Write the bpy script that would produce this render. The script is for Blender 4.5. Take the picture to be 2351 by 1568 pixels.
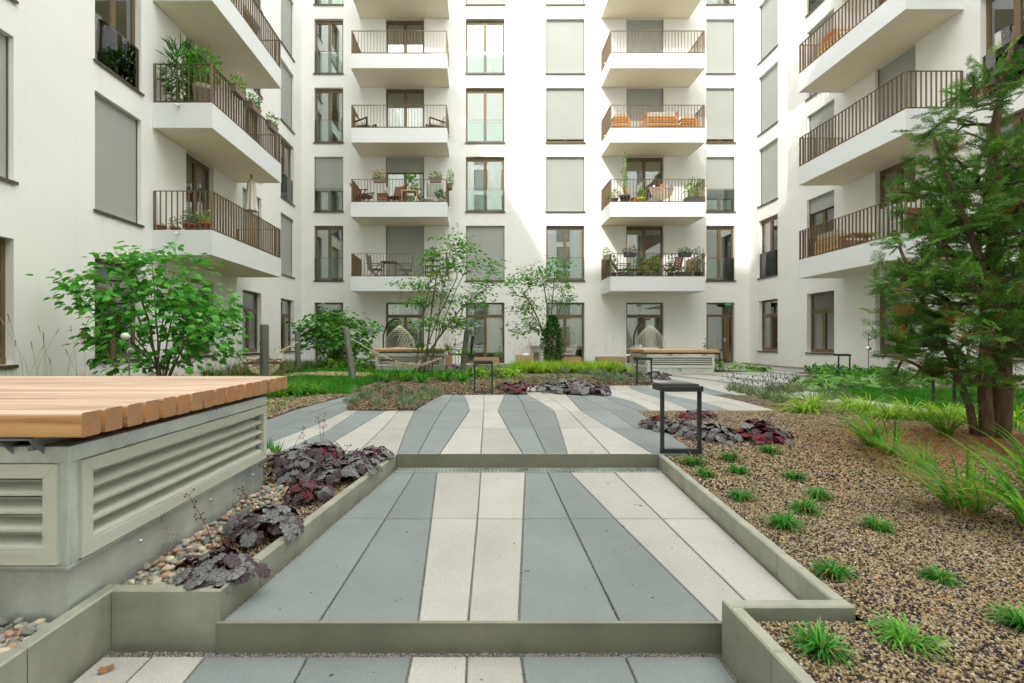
import bpy, bmesh, math, random
import numpy as np
from mathutils import Vector, Matrix, Quaternion
from mathutils.geometry import delaunay_2d_cdt

# ------------------------------------------------------------------ camera, sky, sun, exposure
scene = bpy.context.scene
for o in list(bpy.data.objects):
    bpy.data.objects.remove(o)
COL = scene.collection
random.seed(7)
RNG = np.random.default_rng(11)
EYE, FPX, VX, VY = 0.96, 1110.0, 1100.0, 784.0      # eye height; focal length and vanishing point in 2351-px-wide picture units

cam = bpy.data.cameras.new('camera')
cam.sensor_width = 36.0
cam.lens = 36.0 * FPX / 2351.0
cam.shift_x = (1175.5 - VX) / 2351.0
cam.clip_start, cam.clip_end = 0.05, 600.0
camo = bpy.data.objects.new('camera', cam)
camo.location = (0, 0, EYE)
camo.rotation_euler = (math.radians(90), 0, 0)
COL.objects.link(camo)
scene.camera = camo

LIGHT_DIR = Vector((0.51, 1.0, -0.86)).normalized()
SUN_EL = math.asin(-LIGHT_DIR.z)
SUN_AZ = math.atan2(-LIGHT_DIR.x, -LIGHT_DIR.y)
world = bpy.data.worlds.new('World')
scene.world = world
world.use_nodes = True
wn, wl = world.node_tree.nodes, world.node_tree.links
wn.clear()
sky = wn.new('ShaderNodeTexSky')
sky.sky_type = 'NISHITA'
sky.sun_disc = False
sky.sun_elevation = SUN_EL
sky.sun_rotation = SUN_AZ % (2 * math.pi)
sky.air_density, sky.dust_density, sky.ozone_density = 1.0, 2.5, 1.0
tc = wn.new('ShaderNodeTexCoord')
cn = wn.new('ShaderNodeTexNoise')
cn.inputs['Scale'].default_value = 2.6
cn.inputs['Detail'].default_value = 7.0
cn.inputs['Roughness'].default_value = 0.58
cr = wn.new('ShaderNodeValToRGB')
cr.color_ramp.elements[0].position, cr.color_ramp.elements[1].position = 0.40, 0.60
cm = wn.new('ShaderNodeMix')
cm.data_type = 'RGBA'
cm.inputs[7].default_value = (30.4, 29.9, 27.2, 1.0)          # sunlit cloud radiance, before the strength below
bg = wn.new('ShaderNodeBackground')
bg.inputs['Strength'].default_value = 0.15
wo = wn.new('ShaderNodeOutputWorld')
wl.new(tc.outputs['Generated'], cn.inputs['Vector'])
wl.new(cn.outputs['Fac'], cr.inputs['Fac'])
cf = wn.new('ShaderNodeMath'); cf.operation = 'MULTIPLY'; cf.inputs[1].default_value = 0.9
wl.new(cr.outputs['Color'], cf.inputs[0])
wl.new(cf.outputs[0], cm.inputs[0])
wl.new(sky.outputs['Color'], cm.inputs[6])
wl.new(cm.outputs[2], bg.inputs['Color'])
wl.new(bg.outputs['Background'], wo.inputs['Surface'])

sl = bpy.data.lights.new('sun', 'SUN')
sl.energy = 2.0
sl.angle = math.radians(0.6)
sl.color = (1.0, 0.95, 0.88)
so = bpy.data.objects.new('sun', sl)
so.rotation_euler = LIGHT_DIR.to_track_quat('-Z', 'Y').to_euler()
so.location = (-20, -40, 40)
COL.objects.link(so)

vs = scene.view_settings
vs.view_transform = 'Standard'
vs.look = 'None'
vs.gamma = 1.0
vs.use_curve_mapping = False
vs.exposure = 0.70
scene.cycles.use_denoising = True
scene.cycles.adaptive_threshold = 0.02
scene.cycles.max_bounces = 12
scene.cycles.diffuse_bounces = 10
scene.cycles.transparent_max_bounces = 8
scene.cycles.glossy_bounces = 3
scene.cycles.caustics_reflective = False
scene.cycles.caustics_refractive = False

# ------------------------------------------------------------------ helpers
def P(px, py, Y):
    """world point seen at picture position (px, py) when it lies Y metres in front of the camera"""
    return Vector(((px - VX) * Y / FPX, Y, EYE - (py - VY) * Y / FPX))

def G(px, py, z=0.0):
    """ground point seen at (px, py) on the level z"""
    Y = (EYE - z) * FPX / (py - VY)
    return Vector(((px - VX) * Y / FPX, Y, z))

ORIG = {}
def props(o, label=None, cat=None, group=None, kind=None):
    if label: o['label'] = label
    if cat: o['category'] = cat
    if group: o['group'] = group
    if kind: o['kind'] = kind
    return o

def thing(name, label, cat, loc=(0, 0, 0), group=None, kind=None):
    o = bpy.data.objects.new(name, None)
    o.empty_display_size = 0.1
    o.location = loc
    COL.objects.link(o)
    ORIG[o.name] = Vector(loc)
    return props(o, label, cat, group, kind)

def obj_from_mesh(name, me, parent=None, loc=None):
    o = bpy.data.objects.new(name, me)
    COL.objects.link(o)
    if parent is not None: o.parent = parent
    if loc is not None: o.location = loc
    return o

def copy_tree(root, loc, rotz=0.0, scale=None, label=None, group=None):
    r = root.copy(); COL.objects.link(r)
    r.location = loc; r.rotation_euler = (0, 0, rotz)
    if scale is not None: r.scale = (scale,) * 3 if isinstance(scale, (int, float)) else scale
    if label: r['label'] = label
    if group: r['group'] = group
    for ch in list(root.children):
        c = ch.copy(); COL.objects.link(c); c.parent = r
        for g in list(ch.children):
            d = g.copy(); COL.objects.link(d); d.parent = c
    return r

def place(o, loc, rotz=0.0, scale=None):
    o.location = loc; o.rotation_euler = (0, 0, rotz)
    if scale is not None: o.scale = (scale,) * 3 if isinstance(scale, (int, float)) else scale
    return o

class MB:
    """collects simple shapes; build() links them as ONE mesh object"""
    def __init__(s): s.v, s.f, s.m, s.n = [], [], [], 0
    def add(s, V, F, mi=0):
        b = s.n
        s.v.extend([tuple(p) for p in V]); s.n += len(V)
        for f in F:
            s.f.append(tuple(i + b for i in f)); s.m.append(mi)
        return s
    def box(s, x0, x1, y0, y1, z0, z1, mi=0):
        V = [(x0,y0,z0),(x1,y0,z0),(x1,y1,z0),(x0,y1,z0),(x0,y0,z1),(x1,y0,z1),(x1,y1,z1),(x0,y1,z1)]
        return s.add(V, [(0,3,2,1),(4,5,6,7),(0,1,5,4),(1,2,6,5),(2,3,7,6),(3,0,4,7)], mi)
    def obox(s, c, a, b, d, mi=0):
        c, a, b, d = Vector(c), Vector(a), Vector(b), Vector(d)
        V = [c-a-b-d, c+a-b-d, c+a+b-d, c-a+b-d, c-a-b+d, c+a-b+d, c+a+b+d, c-a+b+d]
        return s.add(V, [(0,3,2,1),(4,5,6,7),(0,1,5,4),(1,2,6,5),(2,3,7,6),(3,0,4,7)], mi)
    def bar(s, p, q, w, h, mi=0, up=(0, 0, 1)):
        p, q = Vector(p), Vector(q); d = q - p
        t = d.normalized(); u = Vector(up)
        if abs(t.dot(u)) > 0.95: u = Vector((0, 1, 0))
        x = t.cross(u).normalized(); u = x.cross(t).normalized()
        return s.obox((p + q) / 2, d / 2, x * w / 2, u * h / 2, mi)
    def tube(s, pts, rad, n=6, mi=0, cap=True):
        pts = [Vector(p) for p in pts]
        if not hasattr(rad, '__len__'): rad = [rad] * len(pts)
        V, F = [], []
        ref = None
        for i, p in enumerate(pts):
            t = (pts[min(i+1, len(pts)-1)] - pts[max(i-1, 0)])
            t = t.normalized() if t.length > 1e-9 else Vector((0, 0, 1))
            if ref is None:
                ref = t.orthogonal().normalized()
            x = (ref - t * ref.dot(t))
            x = x.normalized() if x.length > 1e-6 else t.orthogonal().normalized()
            ref = x; y = t.cross(x)
            for k in range(n):
                a = 2 * math.pi * k / n
                V.append(p + (x * math.cos(a) + y * math.sin(a)) * rad[i])
        for i in range(len(pts) - 1):
            for k in range(n):
                F.append((i*n+k, i*n+(k+1) % n, (i+1)*n+(k+1) % n, (i+1)*n+k))
        if cap:
            F.append(tuple(range(n-1, -1, -1))); F.append(tuple((len(pts)-1)*n + k for k in range(n)))
        return s.add(V, F, mi)
    def lathe(s, prof, c=(0, 0, 0), n=14, mi=0, axis=None):
        V, F = [], []
        for r, z in prof:
            for k in range(n):
                a = 2 * math.pi * k / n
                V.append((c[0] + r*math.cos(a), c[1] + r*math.sin(a), c[2] + z))
        for i in range(len(prof)-1):
            for k in range(n):
                F.append((i*n+k, i*n+(k+1) % n, (i+1)*n+(k+1) % n, (i+1)*n+k))
        F.append(tuple(range(n-1, -1, -1))); F.append(tuple((len(prof)-1)*n + k for k in range(n)))
        return s.add(V, F, mi)
    def ball(s, c, r, n=10, m=6, mi=0):
        rx, ry, rz = (r, r, r) if not hasattr(r, '__len__') else r
        V, F = [], []
        for i in range(m + 1):
            th = math.pi * i / m
            for k in range(n):
                a = 2*math.pi*k/n
                V.append((c[0]+rx*math.sin(th)*math.cos(a), c[1]+ry*math.sin(th)*math.sin(a), c[2]+rz*math.cos(th)))
        for i in range(m):
            for k in range(n):
                F.append((i*n+k, (i+1)*n+k, (i+1)*n+(k+1) % n, i*n+(k+1) % n))
        return s.add(V, F, mi)
    def prism(s, poly, z0, z1, ch=0.0, mi=0, top=None):
        n = len(poly)
        cx = sum(p[0] for p in poly)/n; cy = sum(p[1] for p in poly)/n
        area = sum(poly[i][0]*poly[(i+1) % n][1]-poly[(i+1) % n][0]*poly[i][1] for i in range(n))
        if area < 0: poly = poly[::-1]
        V = [(x, y, z0) for x, y in poly]
        rings = 1
        if ch > 0:
            ins = inset(poly, ch)
            V += [(x, y, z1-ch) for x, y in poly] + [(x, y, z1) for x, y in ins]; rings = 2
        else:
            V += [(x, y, z1) for x, y in poly]
        F = [tuple(range(n-1, -1, -1))]
        for r in range(rings):
            for k in range(n):
                F.append((r*n+k, r*n+(k+1) % n, (r+1)*n+(k+1) % n, (r+1)*n+k))
        F.append(tuple(rings*n+k for k in range(n)))
        return s.add(V, F, mi)
    def build(s, name, mats, parent=None, smooth=False, loc=None, bevel=0.0):
        me = bpy.data.meshes.new(name)
        L = Vector((0, 0, 0))
        q = parent
        while q is not None:
            L += ORIG.get(q.name, Vector((0, 0, 0))); q = q.parent
        if loc is not None: L = L + Vector(loc) if parent is not None else Vector(loc)
        V = [(a-L.x, b-L.y, c-L.z) for a, b, c in s.v]
        me.from_pydata(V, [], s.f)
        if not isinstance(mats, (list, tuple)): mats = [mats]
        for m in mats: me.materials.append(m)
        if len(mats) > 1: me.polygons.foreach_set('material_index', s.m)
        if smooth: me.polygons.foreach_set('use_smooth', [True]*len(me.polygons))
        me.update()
        o = obj_from_mesh(name, me, parent, loc)
        if loc is not None: ORIG[o.name] = Vector(loc)
        if bevel > 0:
            b = o.modifiers.new('bevel', 'BEVEL'); b.width = bevel; b.segments = 2; b.limit_method = 'ANGLE'
        return o

def inset(poly, d):
    n = len(poly); out = []
    for i in range(n):
        p0, p1, p2 = [Vector(poly[(i+k) % n]) for k in (-1, 0, 1)]
        a, b = (p1-p0).normalized(), (p2-p1).normalized()
        na, nb = Vector((-a.y, a.x)), Vector((-b.y, b.x))
        m = na + nb
        m = m / max(0.3, (1 + na.dot(nb)))
        out.append(tuple(p1 + m * d))
    return out

def in_poly(x, y, poly):
    c = False; n = len(poly); j = n - 1
    for i in range(n):
        xi, yi = poly[i]; xj, yj = poly[j]
        if (yi > y) != (yj > y) and x < (xj-xi)*(y-yi)/(yj-yi)+xi: c = not c
        j = i
    return c

def edge_dist(x, y, poly):
    best = 1e9; n = len(poly)
    for i in range(n):
        ax, ay = poly[i]; bx, by = poly[(i+1) % n]
        dx, dy = bx-ax, by-ay
        t = max(0, min(1, ((x-ax)*dx+(y-ay)*dy)/max(1e-9, dx*dx+dy*dy)))
        best = min(best, math.hypot(x-ax-t*dx, y-ay-t*dy))
    return best

def np_mesh(name, V, F, mats, parent=None, midx=None, smooth=False, uv=None):
    """mesh from numpy arrays; F is (m,3) or (m,4)"""
    me = bpy.data.meshes.new(name)
    k = F.shape[1]
    L = Vector((0, 0, 0)); q = parent
    while q is not None:
        L += ORIG.get(q.name, Vector((0, 0, 0))); q = q.parent
    V = V - np.array(L)
    me.vertices.add(len(V)); me.vertices.foreach_set('co', V.astype(np.float32).ravel())
    me.loops.add(F.size); me.loops.foreach_set('vertex_index', F.astype(np.int32).ravel())
    me.polygons.add(len(F)); me.polygons.foreach_set('loop_start', np.arange(0, F.size, k, dtype=np.int32))
    me.polygons.foreach_set('loop_total', np.full(len(F), k, dtype=np.int32))
    if not isinstance(mats, (list, tuple)): mats = [mats]
    for m in mats: me.materials.append(m)
    if midx is not None: me.polygons.foreach_set('material_index', midx.astype(np.int32))
    if uv is not None:
        ul = me.uv_layers.new(name='UVMap'); ul.data.foreach_set('uv', uv[F.ravel()].astype(np.float32).ravel())
    if smooth: me.polygons.foreach_set('use_smooth', np.ones(len(F), dtype=bool))
    me.update(calc_edges=True); me.validate()
    return obj_from_mesh(name, me, parent)

def scatter(tv, tf, p, t, nrm, size):
    """copy template (tv: k x 3 = across, along, up; tf faces) to many frames"""
    t = t / np.maximum(1e-9, np.linalg.norm(t, axis=1, keepdims=True))
    b = np.cross(t, nrm); b /= np.maximum(1e-9, np.linalg.norm(b, axis=1, keepdims=True))
    u = np.cross(b, t)
    s = size[:, None, None]
    V = p[:, None, :] + s * (tv[None, :, 0:1]*b[:, None, :] + tv[None, :, 1:2]*t[:, None, :] + tv[None, :, 2:3]*u[:, None, :])
    n, k = len(p), len(tv)
    F = (tf[None] + (np.arange(n)*k)[:, None, None]).reshape(-1, tf.shape[1])
    return V.reshape(-1, 3), F
# ------------------------------------------------------------------ materials
def _nodes(name):
    m = bpy.data.materials.new(name); m.use_nodes = True
    nt = m.node_tree
    return m, nt.nodes, nt.links, nt.nodes['Principled BSDF']

def lin(c):   # colours below are written as the thing's own colour in 0..1 linear
    return (c[0], c[1], c[2], 1.0)

def noise(n, l, scale, detail=4, rough=0.55, vec=None, sxyz=None):
    x = n.new('ShaderNodeTexNoise'); x.inputs['Scale'].default_value = scale
    x.inputs['Detail'].default_value = detail; x.inputs['Roughness'].default_value = rough
    if vec is None:
        g = n.new('ShaderNodeNewGeometry'); vec = g.outputs['Position']
    if sxyz:
        mp = n.new('ShaderNodeMapping'); mp.inputs['Scale'].default_value = sxyz; l.new(vec, mp.inputs['Vector']); vec = mp.outputs['Vector']
    l.new(vec, x.inputs['Vector'])
    return x

def ramp(n, l, src, stops, constant=False):
    r = n.new('ShaderNodeValToRGB')
    el = r.color_ramp.elements
    while len(el) < len(stops): el.new(0.5)
    for e, (p, c) in zip(el, stops):
        e.position = p; e.color = lin(c) if len(c) == 3 else c
    if constant: r.color_ramp.interpolation = 'CONSTANT'
    l.new(src, r.inputs['Fac'])
    return r

def bump(n, l, b, src, strength, dist=0.01):
    x = n.new('ShaderNodeBump'); x.inputs['Strength'].default_value = strength; x.inputs['Distance'].default_value = dist
    l.new(src, x.inputs['Height']); l.new(x.outputs['Normal'], b.inputs['Normal'])
    return x

def mat(name, col, rough=0.6, metal=0.0, var=0.12, vs=3.0, bmp=0.0, bs=60.0, sxyz=None, spec=0.4, perobj=0.0):
    """plain surface with soft uneven tone and fine relief"""
    m, n, l, b = _nodes(name)
    b.inputs['Roughness'].default_value = rough; b.inputs['Metallic'].default_value = metal
    b.inputs['Specular IOR Level'].default_value = spec
    nz = noise(n, l, vs, 5, 0.6, sxyz=sxyz)
    lo = tuple(c*(1-var) for c in col); hi = tuple(min(1, c*(1+var)) for c in col)
    r = ramp(n, l, nz.outputs['Fac'], [(0.3, lo), (0.7, hi)])
    out = r.outputs['Color']
    if perobj > 0:
        oi = n.new('ShaderNodeObjectInfo'); mr = n.new('ShaderNodeMapRange')
        mr.inputs['To Min'].default_value = 1-perobj; mr.inputs['To Max'].default_value = 1+perobj
        l.new(oi.outputs['Random'], mr.inputs['Value'])
        vm = n.new('ShaderNodeVectorMath'); vm.operation = 'SCALE'
        l.new(out, vm.inputs[0]); l.new(mr.outputs['Result'], vm.inputs['Scale']); out = vm.outputs['Vector']
    l.new(out, b.inputs['Base Color'])
    if bmp > 0:
        bz = noise(n, l, bs, 3, 0.6, sxyz=sxyz); bump(n, l, b, bz.outputs['Fac'], bmp, 0.004)
    return m

def leafmat(name, col, trans=0.35, var=0.3, vs=6.0, rough=0.45):
    m, n, l, b = _nodes(name)
    nz = noise(n, l, vs, 3)
    r = ramp(n, l, nz.outputs['Fac'], [(0.3, tuple(c*(1-var) for c in col)), (0.7, tuple(c*(1+var) for c in col))])
    l.new(r.outputs['Color'], b.inputs['Base Color'])
    b.inputs['Roughness'].default_value = max(rough, 0.5); b.inputs['Specular IOR Level'].default_value = 0.2
    t = n.new('ShaderNodeBsdfTranslucent')
    g = n.new('ShaderNodeVectorMath'); g.operation = 'MULTIPLY'; g.inputs[1].default_value = (1.15, 1.2, 0.6)
    l.new(r.outputs['Color'], g.inputs[0]); l.new(g.outputs['Vector'], t.inputs['Color'])
    mx = n.new('ShaderNodeMixShader'); mx.inputs[0].default_value = trans
    l.new(b.outputs[0], mx.inputs[1]); l.new(t.outputs[0], mx.inputs[2])
    l.new(mx.outputs[0], n['Material Output'].inputs['Surface'])
    return m

def speckle(name, col, dark, light, amount=0.5, bmp=0.25):
    """concrete paving: fine aggregate speckles, faint stains, each slab a little different"""
    m, n, l, b = _nodes(name)
    b.inputs['Roughness'].default_value = 0.75; b.inputs['Specular IOR Level'].default_value = 0.3
    big = noise(n, l, 2.2, 6, 0.65)
    r0 = ramp(n, l, big.outputs['Fac'], [(0.25, tuple(c*0.86 for c in col)), (0.75, tuple(c*1.1 for c in col))])
    vo = n.new('ShaderNodeTexVoronoi'); vo.inputs['Scale'].default_value = 330.0
    g = n.new('ShaderNodeNewGeometry'); l.new(g.outputs['Position'], vo.inputs['Vector'])
    sep = n.new('ShaderNodeSeparateColor'); l.new(vo.outputs['Color'], sep.inputs[0])
    r1 = ramp(n, l, sep.outputs[0], [(0.0, (1, 1, 1)), (0.06, (0, 0, 0))], True)
    r2 = ramp(n, l, sep.outputs[1], [(0.0, (1, 1, 1)), (0.10, (0, 0, 0))], True)
    def mix(a, fac, c, k):
        mx = n.new('ShaderNodeMix'); mx.data_type = 'RGBA'
        mm = n.new('ShaderNodeMath'); mm.operation = 'MULTIPLY'; mm.inputs[1].default_value = k
        l.new(fac, mm.inputs[0]); l.new(mm.outputs[0], mx.inputs[0]); l.new(a, mx.inputs[6]); mx.inputs[7].default_value = lin(c)
        return mx.outputs[2]
    c = mix(r0.outputs['Color'], r1.outputs['Color'], dark, amount)
    c = mix(c, r2.outputs['Color'], light, amount)
    dn = noise(n, l, 26.0, 8, 0.75)
    rd = ramp(n, l, dn.outputs['Fac'], [(0.60, (0, 0, 0)), (0.76, (1, 1, 1))])
    c = mix(c, rd.outputs['Color'], tuple(x*0.55 for x in col), 0.45)
    oi = n.new('ShaderNodeObjectInfo'); mr = n.new('ShaderNodeMapRange')
    mr.inputs['To Min'].default_value = 0.88; mr.inputs['To Max'].default_value = 1.10
    l.new(oi.outputs['Random'], mr.inputs['Value'])
    vm = n.new('ShaderNodeVectorMath'); vm.operation = 'SCALE'
    l.new(c, vm.inputs[0]); l.new(mr.outputs['Result'], vm.inputs['Scale'])
    l.new(vm.outputs['Vector'], b.inputs['Base Color'])
    bz = noise(n, l, 240.0, 2); bump(n, l, b, bz.outputs['Fac'], bmp, 0.002)
    return m

def woodmat(name, dark, light, along='X', scale=1.0, rough=0.62):
    m, n, l, b = _nodes(name)
    b.inputs['Roughness'].default_value = rough; b.inputs['Specular IOR Level'].default_value = 0.3
    tcn = n.new('ShaderNodeTexCoord'); oi = n.new('ShaderNodeObjectInfo')
    ad = n.new('ShaderNodeVectorMath'); ad.operation = 'ADD'
    mu = n.new('ShaderNodeVectorMath'); mu.operation = 'SCALE'; mu.inputs[0].default_value = (37.0, 19.0, 23.0)
    l.new(oi.outputs['Random'], mu.inputs['Scale'])
    l.new(tcn.outputs['Object'], ad.inputs[0]); l.new(mu.outputs['Vector'], ad.inputs[1])
    s = {'X': (1.2, 34, 34), 'Y': (34, 1.2, 34), 'Z': (34, 34, 1.2)}[along]
    s = tuple(k*scale for k in s)
    nz = noise(n, l, 1.0, 6, 0.6, vec=ad.outputs['Vector'], sxyz=s)
    r = ramp(n, l, nz.outputs['Fac'], [(0.30, dark), (0.5, light), (0.72, tuple(min(1, c*1.12) for c in light))])
    big = noise(n, l, 1.6, 3, 0.5, vec=ad.outputs['Vector'])
    mr = n.new('ShaderNodeMapRange'); mr.inputs['To Min'].default_value = 0.8; mr.inputs['To Max'].default_value = 1.2
    l.new(big.outputs['Fac'], mr.inputs['Value'])
    mo = n.new('ShaderNodeMapRange'); mo.inputs['To Min'].default_value = 0.78; mo.inputs['To Max'].default_value = 1.14
    l.new(oi.outputs['Random'], mo.inputs['Value'])
    mm = n.new('ShaderNodeMath'); mm.operation = 'MULTIPLY'; l.new(mr.outputs['Result'], mm.inputs[0]); l.new(mo.outputs['Result'], mm.inputs[1])
    vm = n.new('ShaderNodeVectorMath'); vm.operation = 'SCALE'
    l.new(r.outputs['Color'], vm.inputs[0]); l.new(mm.outputs[0], vm.inputs['Scale'])
    l.new(vm.outputs['Vector'], b.inputs['Base Color'])
    bump(n, l, b, nz.outputs['Fac'], 0.25, 0.002)
    return m

def endgrain(name, dark, light):
    m, n, l, b = _nodes(name)
    b.inputs['Roughness'].default_value = 0.7; b.inputs['Specular IOR Level'].default_value = 0.2
    tcn = n.new('ShaderNodeTexCoord'); oi = n.new('ShaderNodeObjectInfo')
    mu = n.new('ShaderNodeVectorMath'); mu.operation = 'MULTIPLY_ADD'
    rr = n.new('ShaderNodeCombineXYZ')
    k1 = n.new('ShaderNodeMath'); k1.operation = 'SINE'; k2 = n.new('ShaderNodeMath'); k2.operation = 'MULTIPLY'; k2.inputs[1].default_value = 60.0
    l.new(oi.outputs['Random'], k2.inputs[0]); l.new(k2.outputs[0], k1.inputs[0])
    l.new(k1.outputs[0], rr.inputs[1]); rr.inputs[2].default_value = 0.8
    sc = n.new('ShaderNodeVectorMath'); sc.operation = 'SCALE'; sc.inputs['Scale'].default_value = 0.045
    l.new(rr.outputs[0], sc.inputs[0])
    ad = n.new('ShaderNodeVectorMath'); ad.operation = 'ADD'
    l.new(tcn.outputs['Object'], ad.inputs[0]); l.new(sc.outputs['Vector'], ad.inputs[1])
    w = n.new('ShaderNodeTexWave'); w.wave_type = 'RINGS'; w.rings_direction = 'X'
    w.inputs['Scale'].default_value = 52.0; w.inputs['Distortion'].default_value = 2.2; w.inputs['Detail'].default_value = 3.0
    w.inputs['Detail Scale'].default_value = 0.5
    l.new(ad.outputs['Vector'], w.inputs['Vector'])
    r = ramp(n, l, w.outputs['Fac'], [(0.1, dark), (0.75, light)])
    nz = noise(n, l, 14.0, 4); mr = n.new('ShaderNodeMapRange'); mr.inputs['To Min'].default_value = 0.72; mr.inputs['To Max'].default_value = 1.2
    l.new(nz.outputs['Fac'], mr.inputs['Value'])
    vm = n.new('ShaderNodeVectorMath'); vm.operation = 'SCALE'
    l.new(r.outputs['Color'], vm.inputs[0]); l.new(mr.outputs['Result'], vm.inputs['Scale'])
    l.new(vm.outputs['Vector'], b.inputs['Base Color'])
    return m

def galvmat(name, col, rough=0.30):
    """zinc-coated sheet: soft cloudy spangle, large paler smears, faint vertical streaks"""
    m, n, l, b = _nodes(name)
    b.inputs['Metallic'].default_value = 0.55
    big = noise(n, l, 3.2, 4, 0.5)
    fine = noise(n, l, 60.0, 3, 0.5)
    run = noise(n, l, 9.0, 3, 0.5, sxyz=(1, 1, 0.12))
    a1 = n.new('ShaderNodeMath'); a1.operation = 'MULTIPLY_ADD'; a1.inputs[1].default_value = 0.22
    l.new(fine.outputs['Fac'], a1.inputs[0]); l.new(big.outputs['Fac'], a1.inputs[2])
    a2 = n.new('ShaderNodeMath'); a2.operation = 'MULTIPLY_ADD'; a2.inputs[1].default_value = 0.30
    l.new(run.outputs['Fac'], a2.inputs[0]); l.new(a1.outputs[0], a2.inputs[2])
    r = ramp(n, l, a2.outputs[0], [(0.50, tuple(c*0.72 for c in col)), (0.75, col), (1.0, tuple(min(1, c*1.25) for c in col))])
    l.new(r.outputs['Color'], b.inputs['Base Color'])
    mr = n.new('ShaderNodeMapRange'); mr.inputs['From Min'].default_value = 0.5; mr.inputs['To Min'].default_value = rough-0.08; mr.inputs['To Max'].default_value = rough+0.12
    l.new(a2.outputs[0], mr.inputs['Value']); l.new(mr.outputs['Result'], b.inputs['Roughness'])
    bump(n, l, b, big.outputs['Fac'], 0.10, 0.02)
    return m

def glassmat(name, tint=(0.80, 0.90, 0.86), ior=1.55, rough=0.0, floor=0.22):
    m, n, l, b = _nodes(name)
    n.remove(b)
    t = n.new('ShaderNodeBsdfTransparent'); t.inputs['Color'].default_value = lin(tint)
    gl = n.new('ShaderNodeBsdfGlossy'); gl.inputs['Roughness'].default_value = rough; gl.inputs['Color'].default_value = (1, 1, 1, 1)
    fr = n.new('ShaderNodeFresnel'); fr.inputs['IOR'].default_value = ior
    wv = noise(n, l, 0.9, 1); bm = n.new('ShaderNodeBump'); bm.inputs['Strength'].default_value = 0.02; bm.inputs['Distance'].default_value = 0.05
    l.new(wv.outputs['Fac'], bm.inputs['Height']); l.new(bm.outputs['Normal'], gl.inputs['Normal'])
    mu = n.new('ShaderNodeMath'); mu.operation = 'MULTIPLY_ADD'; mu.inputs[1].default_value = 1.2; mu.inputs[2].default_value = floor   # coated double glazing
    mu.use_clamp = True
    l.new(fr.outputs[0], mu.inputs[0])
    mx = n.new('ShaderNodeMixShader')
    l.new(mu.outputs[0], mx.inputs[0]); l.new(t.outputs[0], mx.inputs[1]); l.new(gl.outputs[0], mx.inputs[2])
    l.new(mx.outputs[0], n['Material Output'].inputs['Surface'])
    return m

def cloth(name, col, trans=0.4, scale=(900, 900, 900)):
    m, n, l, b = _nodes(name)
    nz = noise(n, l, 4.0, 4)
    r = ramp(n, l, nz.outputs['Fac'], [(0.3, tuple(c*0.93 for c in col)), (0.7, col)])
    l.new(r.outputs['Color'], b.inputs['Base Color']); b.inputs['Roughness'].default_value = 0.85
    b.inputs['Specular IOR Level'].default_value = 0.1
    t = n.new('ShaderNodeBsdfTranslucent'); l.new(r.outputs['Color'], t.inputs['Color'])
    mx = n.new('ShaderNodeMixShader'); mx.inputs[0].default_value = trans
    l.new(b.outputs[0], mx.inputs[1]); l.new(t.outputs[0], mx.inputs[2]); l.new(mx.outputs[0], n['Material Output'].inputs['Surface'])
    return m

def gravelmat(name, stops):
    m, n, l, b = _nodes(name)
    oi = n.new('ShaderNodeObjectInfo')
    r = ramp(n, l, oi.outputs['Random'], stops, True)
    nz = noise(n, l, 120.0, 3); mr = n.new('ShaderNodeMapRange'); mr.inputs['To Min'].default_value = 0.75; mr.inputs['To Max'].default_value = 1.22
    l.new(nz.outputs['Fac'], mr.inputs['Value'])
    vm = n.new('ShaderNodeVectorMath'); vm.operation = 'SCALE'
    l.new(r.outputs['Color'], vm.inputs[0]); l.new(mr.outputs['Result'], vm.inputs['Scale'])
    l.new(vm.outputs['Vector'], b.inputs['Base Color'])
    b.inputs['Roughness'].default_value = 0.9; b.inputs['Specular IOR Level'].default_value = 0.15
    return m

def groundmat(name, stops, scale=90.0, bmp=0.8):
    """bed surface between and beyond the stones: small mixed-colour grains"""
    m, n, l, b = _nodes(name)
    g = n.new('ShaderNodeNewGeometry')
    vo = n.new('ShaderNodeTexVoronoi'); vo.inputs['Scale'].default_value = scale; l.new(g.outputs['Position'], vo.inputs['Vector'])
    sep = n.new('ShaderNodeSeparateColor'); l.new(vo.outputs['Color'], sep.inputs[0])
    r = ramp(n, l, sep.outputs[0], stops, True)
    nz = noise(n, l, 3.0, 5); mr = n.new('ShaderNodeMapRange'); mr.inputs['To Min'].default_value = 0.7; mr.inputs['To Max'].default_value = 1.25
    l.new(nz.outputs['Fac'], mr.inputs['Value'])
    vm = n.new('ShaderNodeVectorMath'); vm.operation = 'SCALE'
    l.new(r.outputs['Color'], vm.inputs[0]); l.new(mr.outputs['Result'], vm.inputs['Scale'])
    l.new(vm.outputs['Vector'], b.inputs['Base Color']); b.inputs['Roughness'].default_value = 0.95
    inv = n.new('ShaderNodeMath'); inv.operation = 'SUBTRACT'; inv.inputs[0].default_value = 1.0; l.new(vo.outputs['Distance'], inv.inputs[1])
    bump(n, l, b, inv.outputs[0], bmp, 0.01)
    return m

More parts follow.
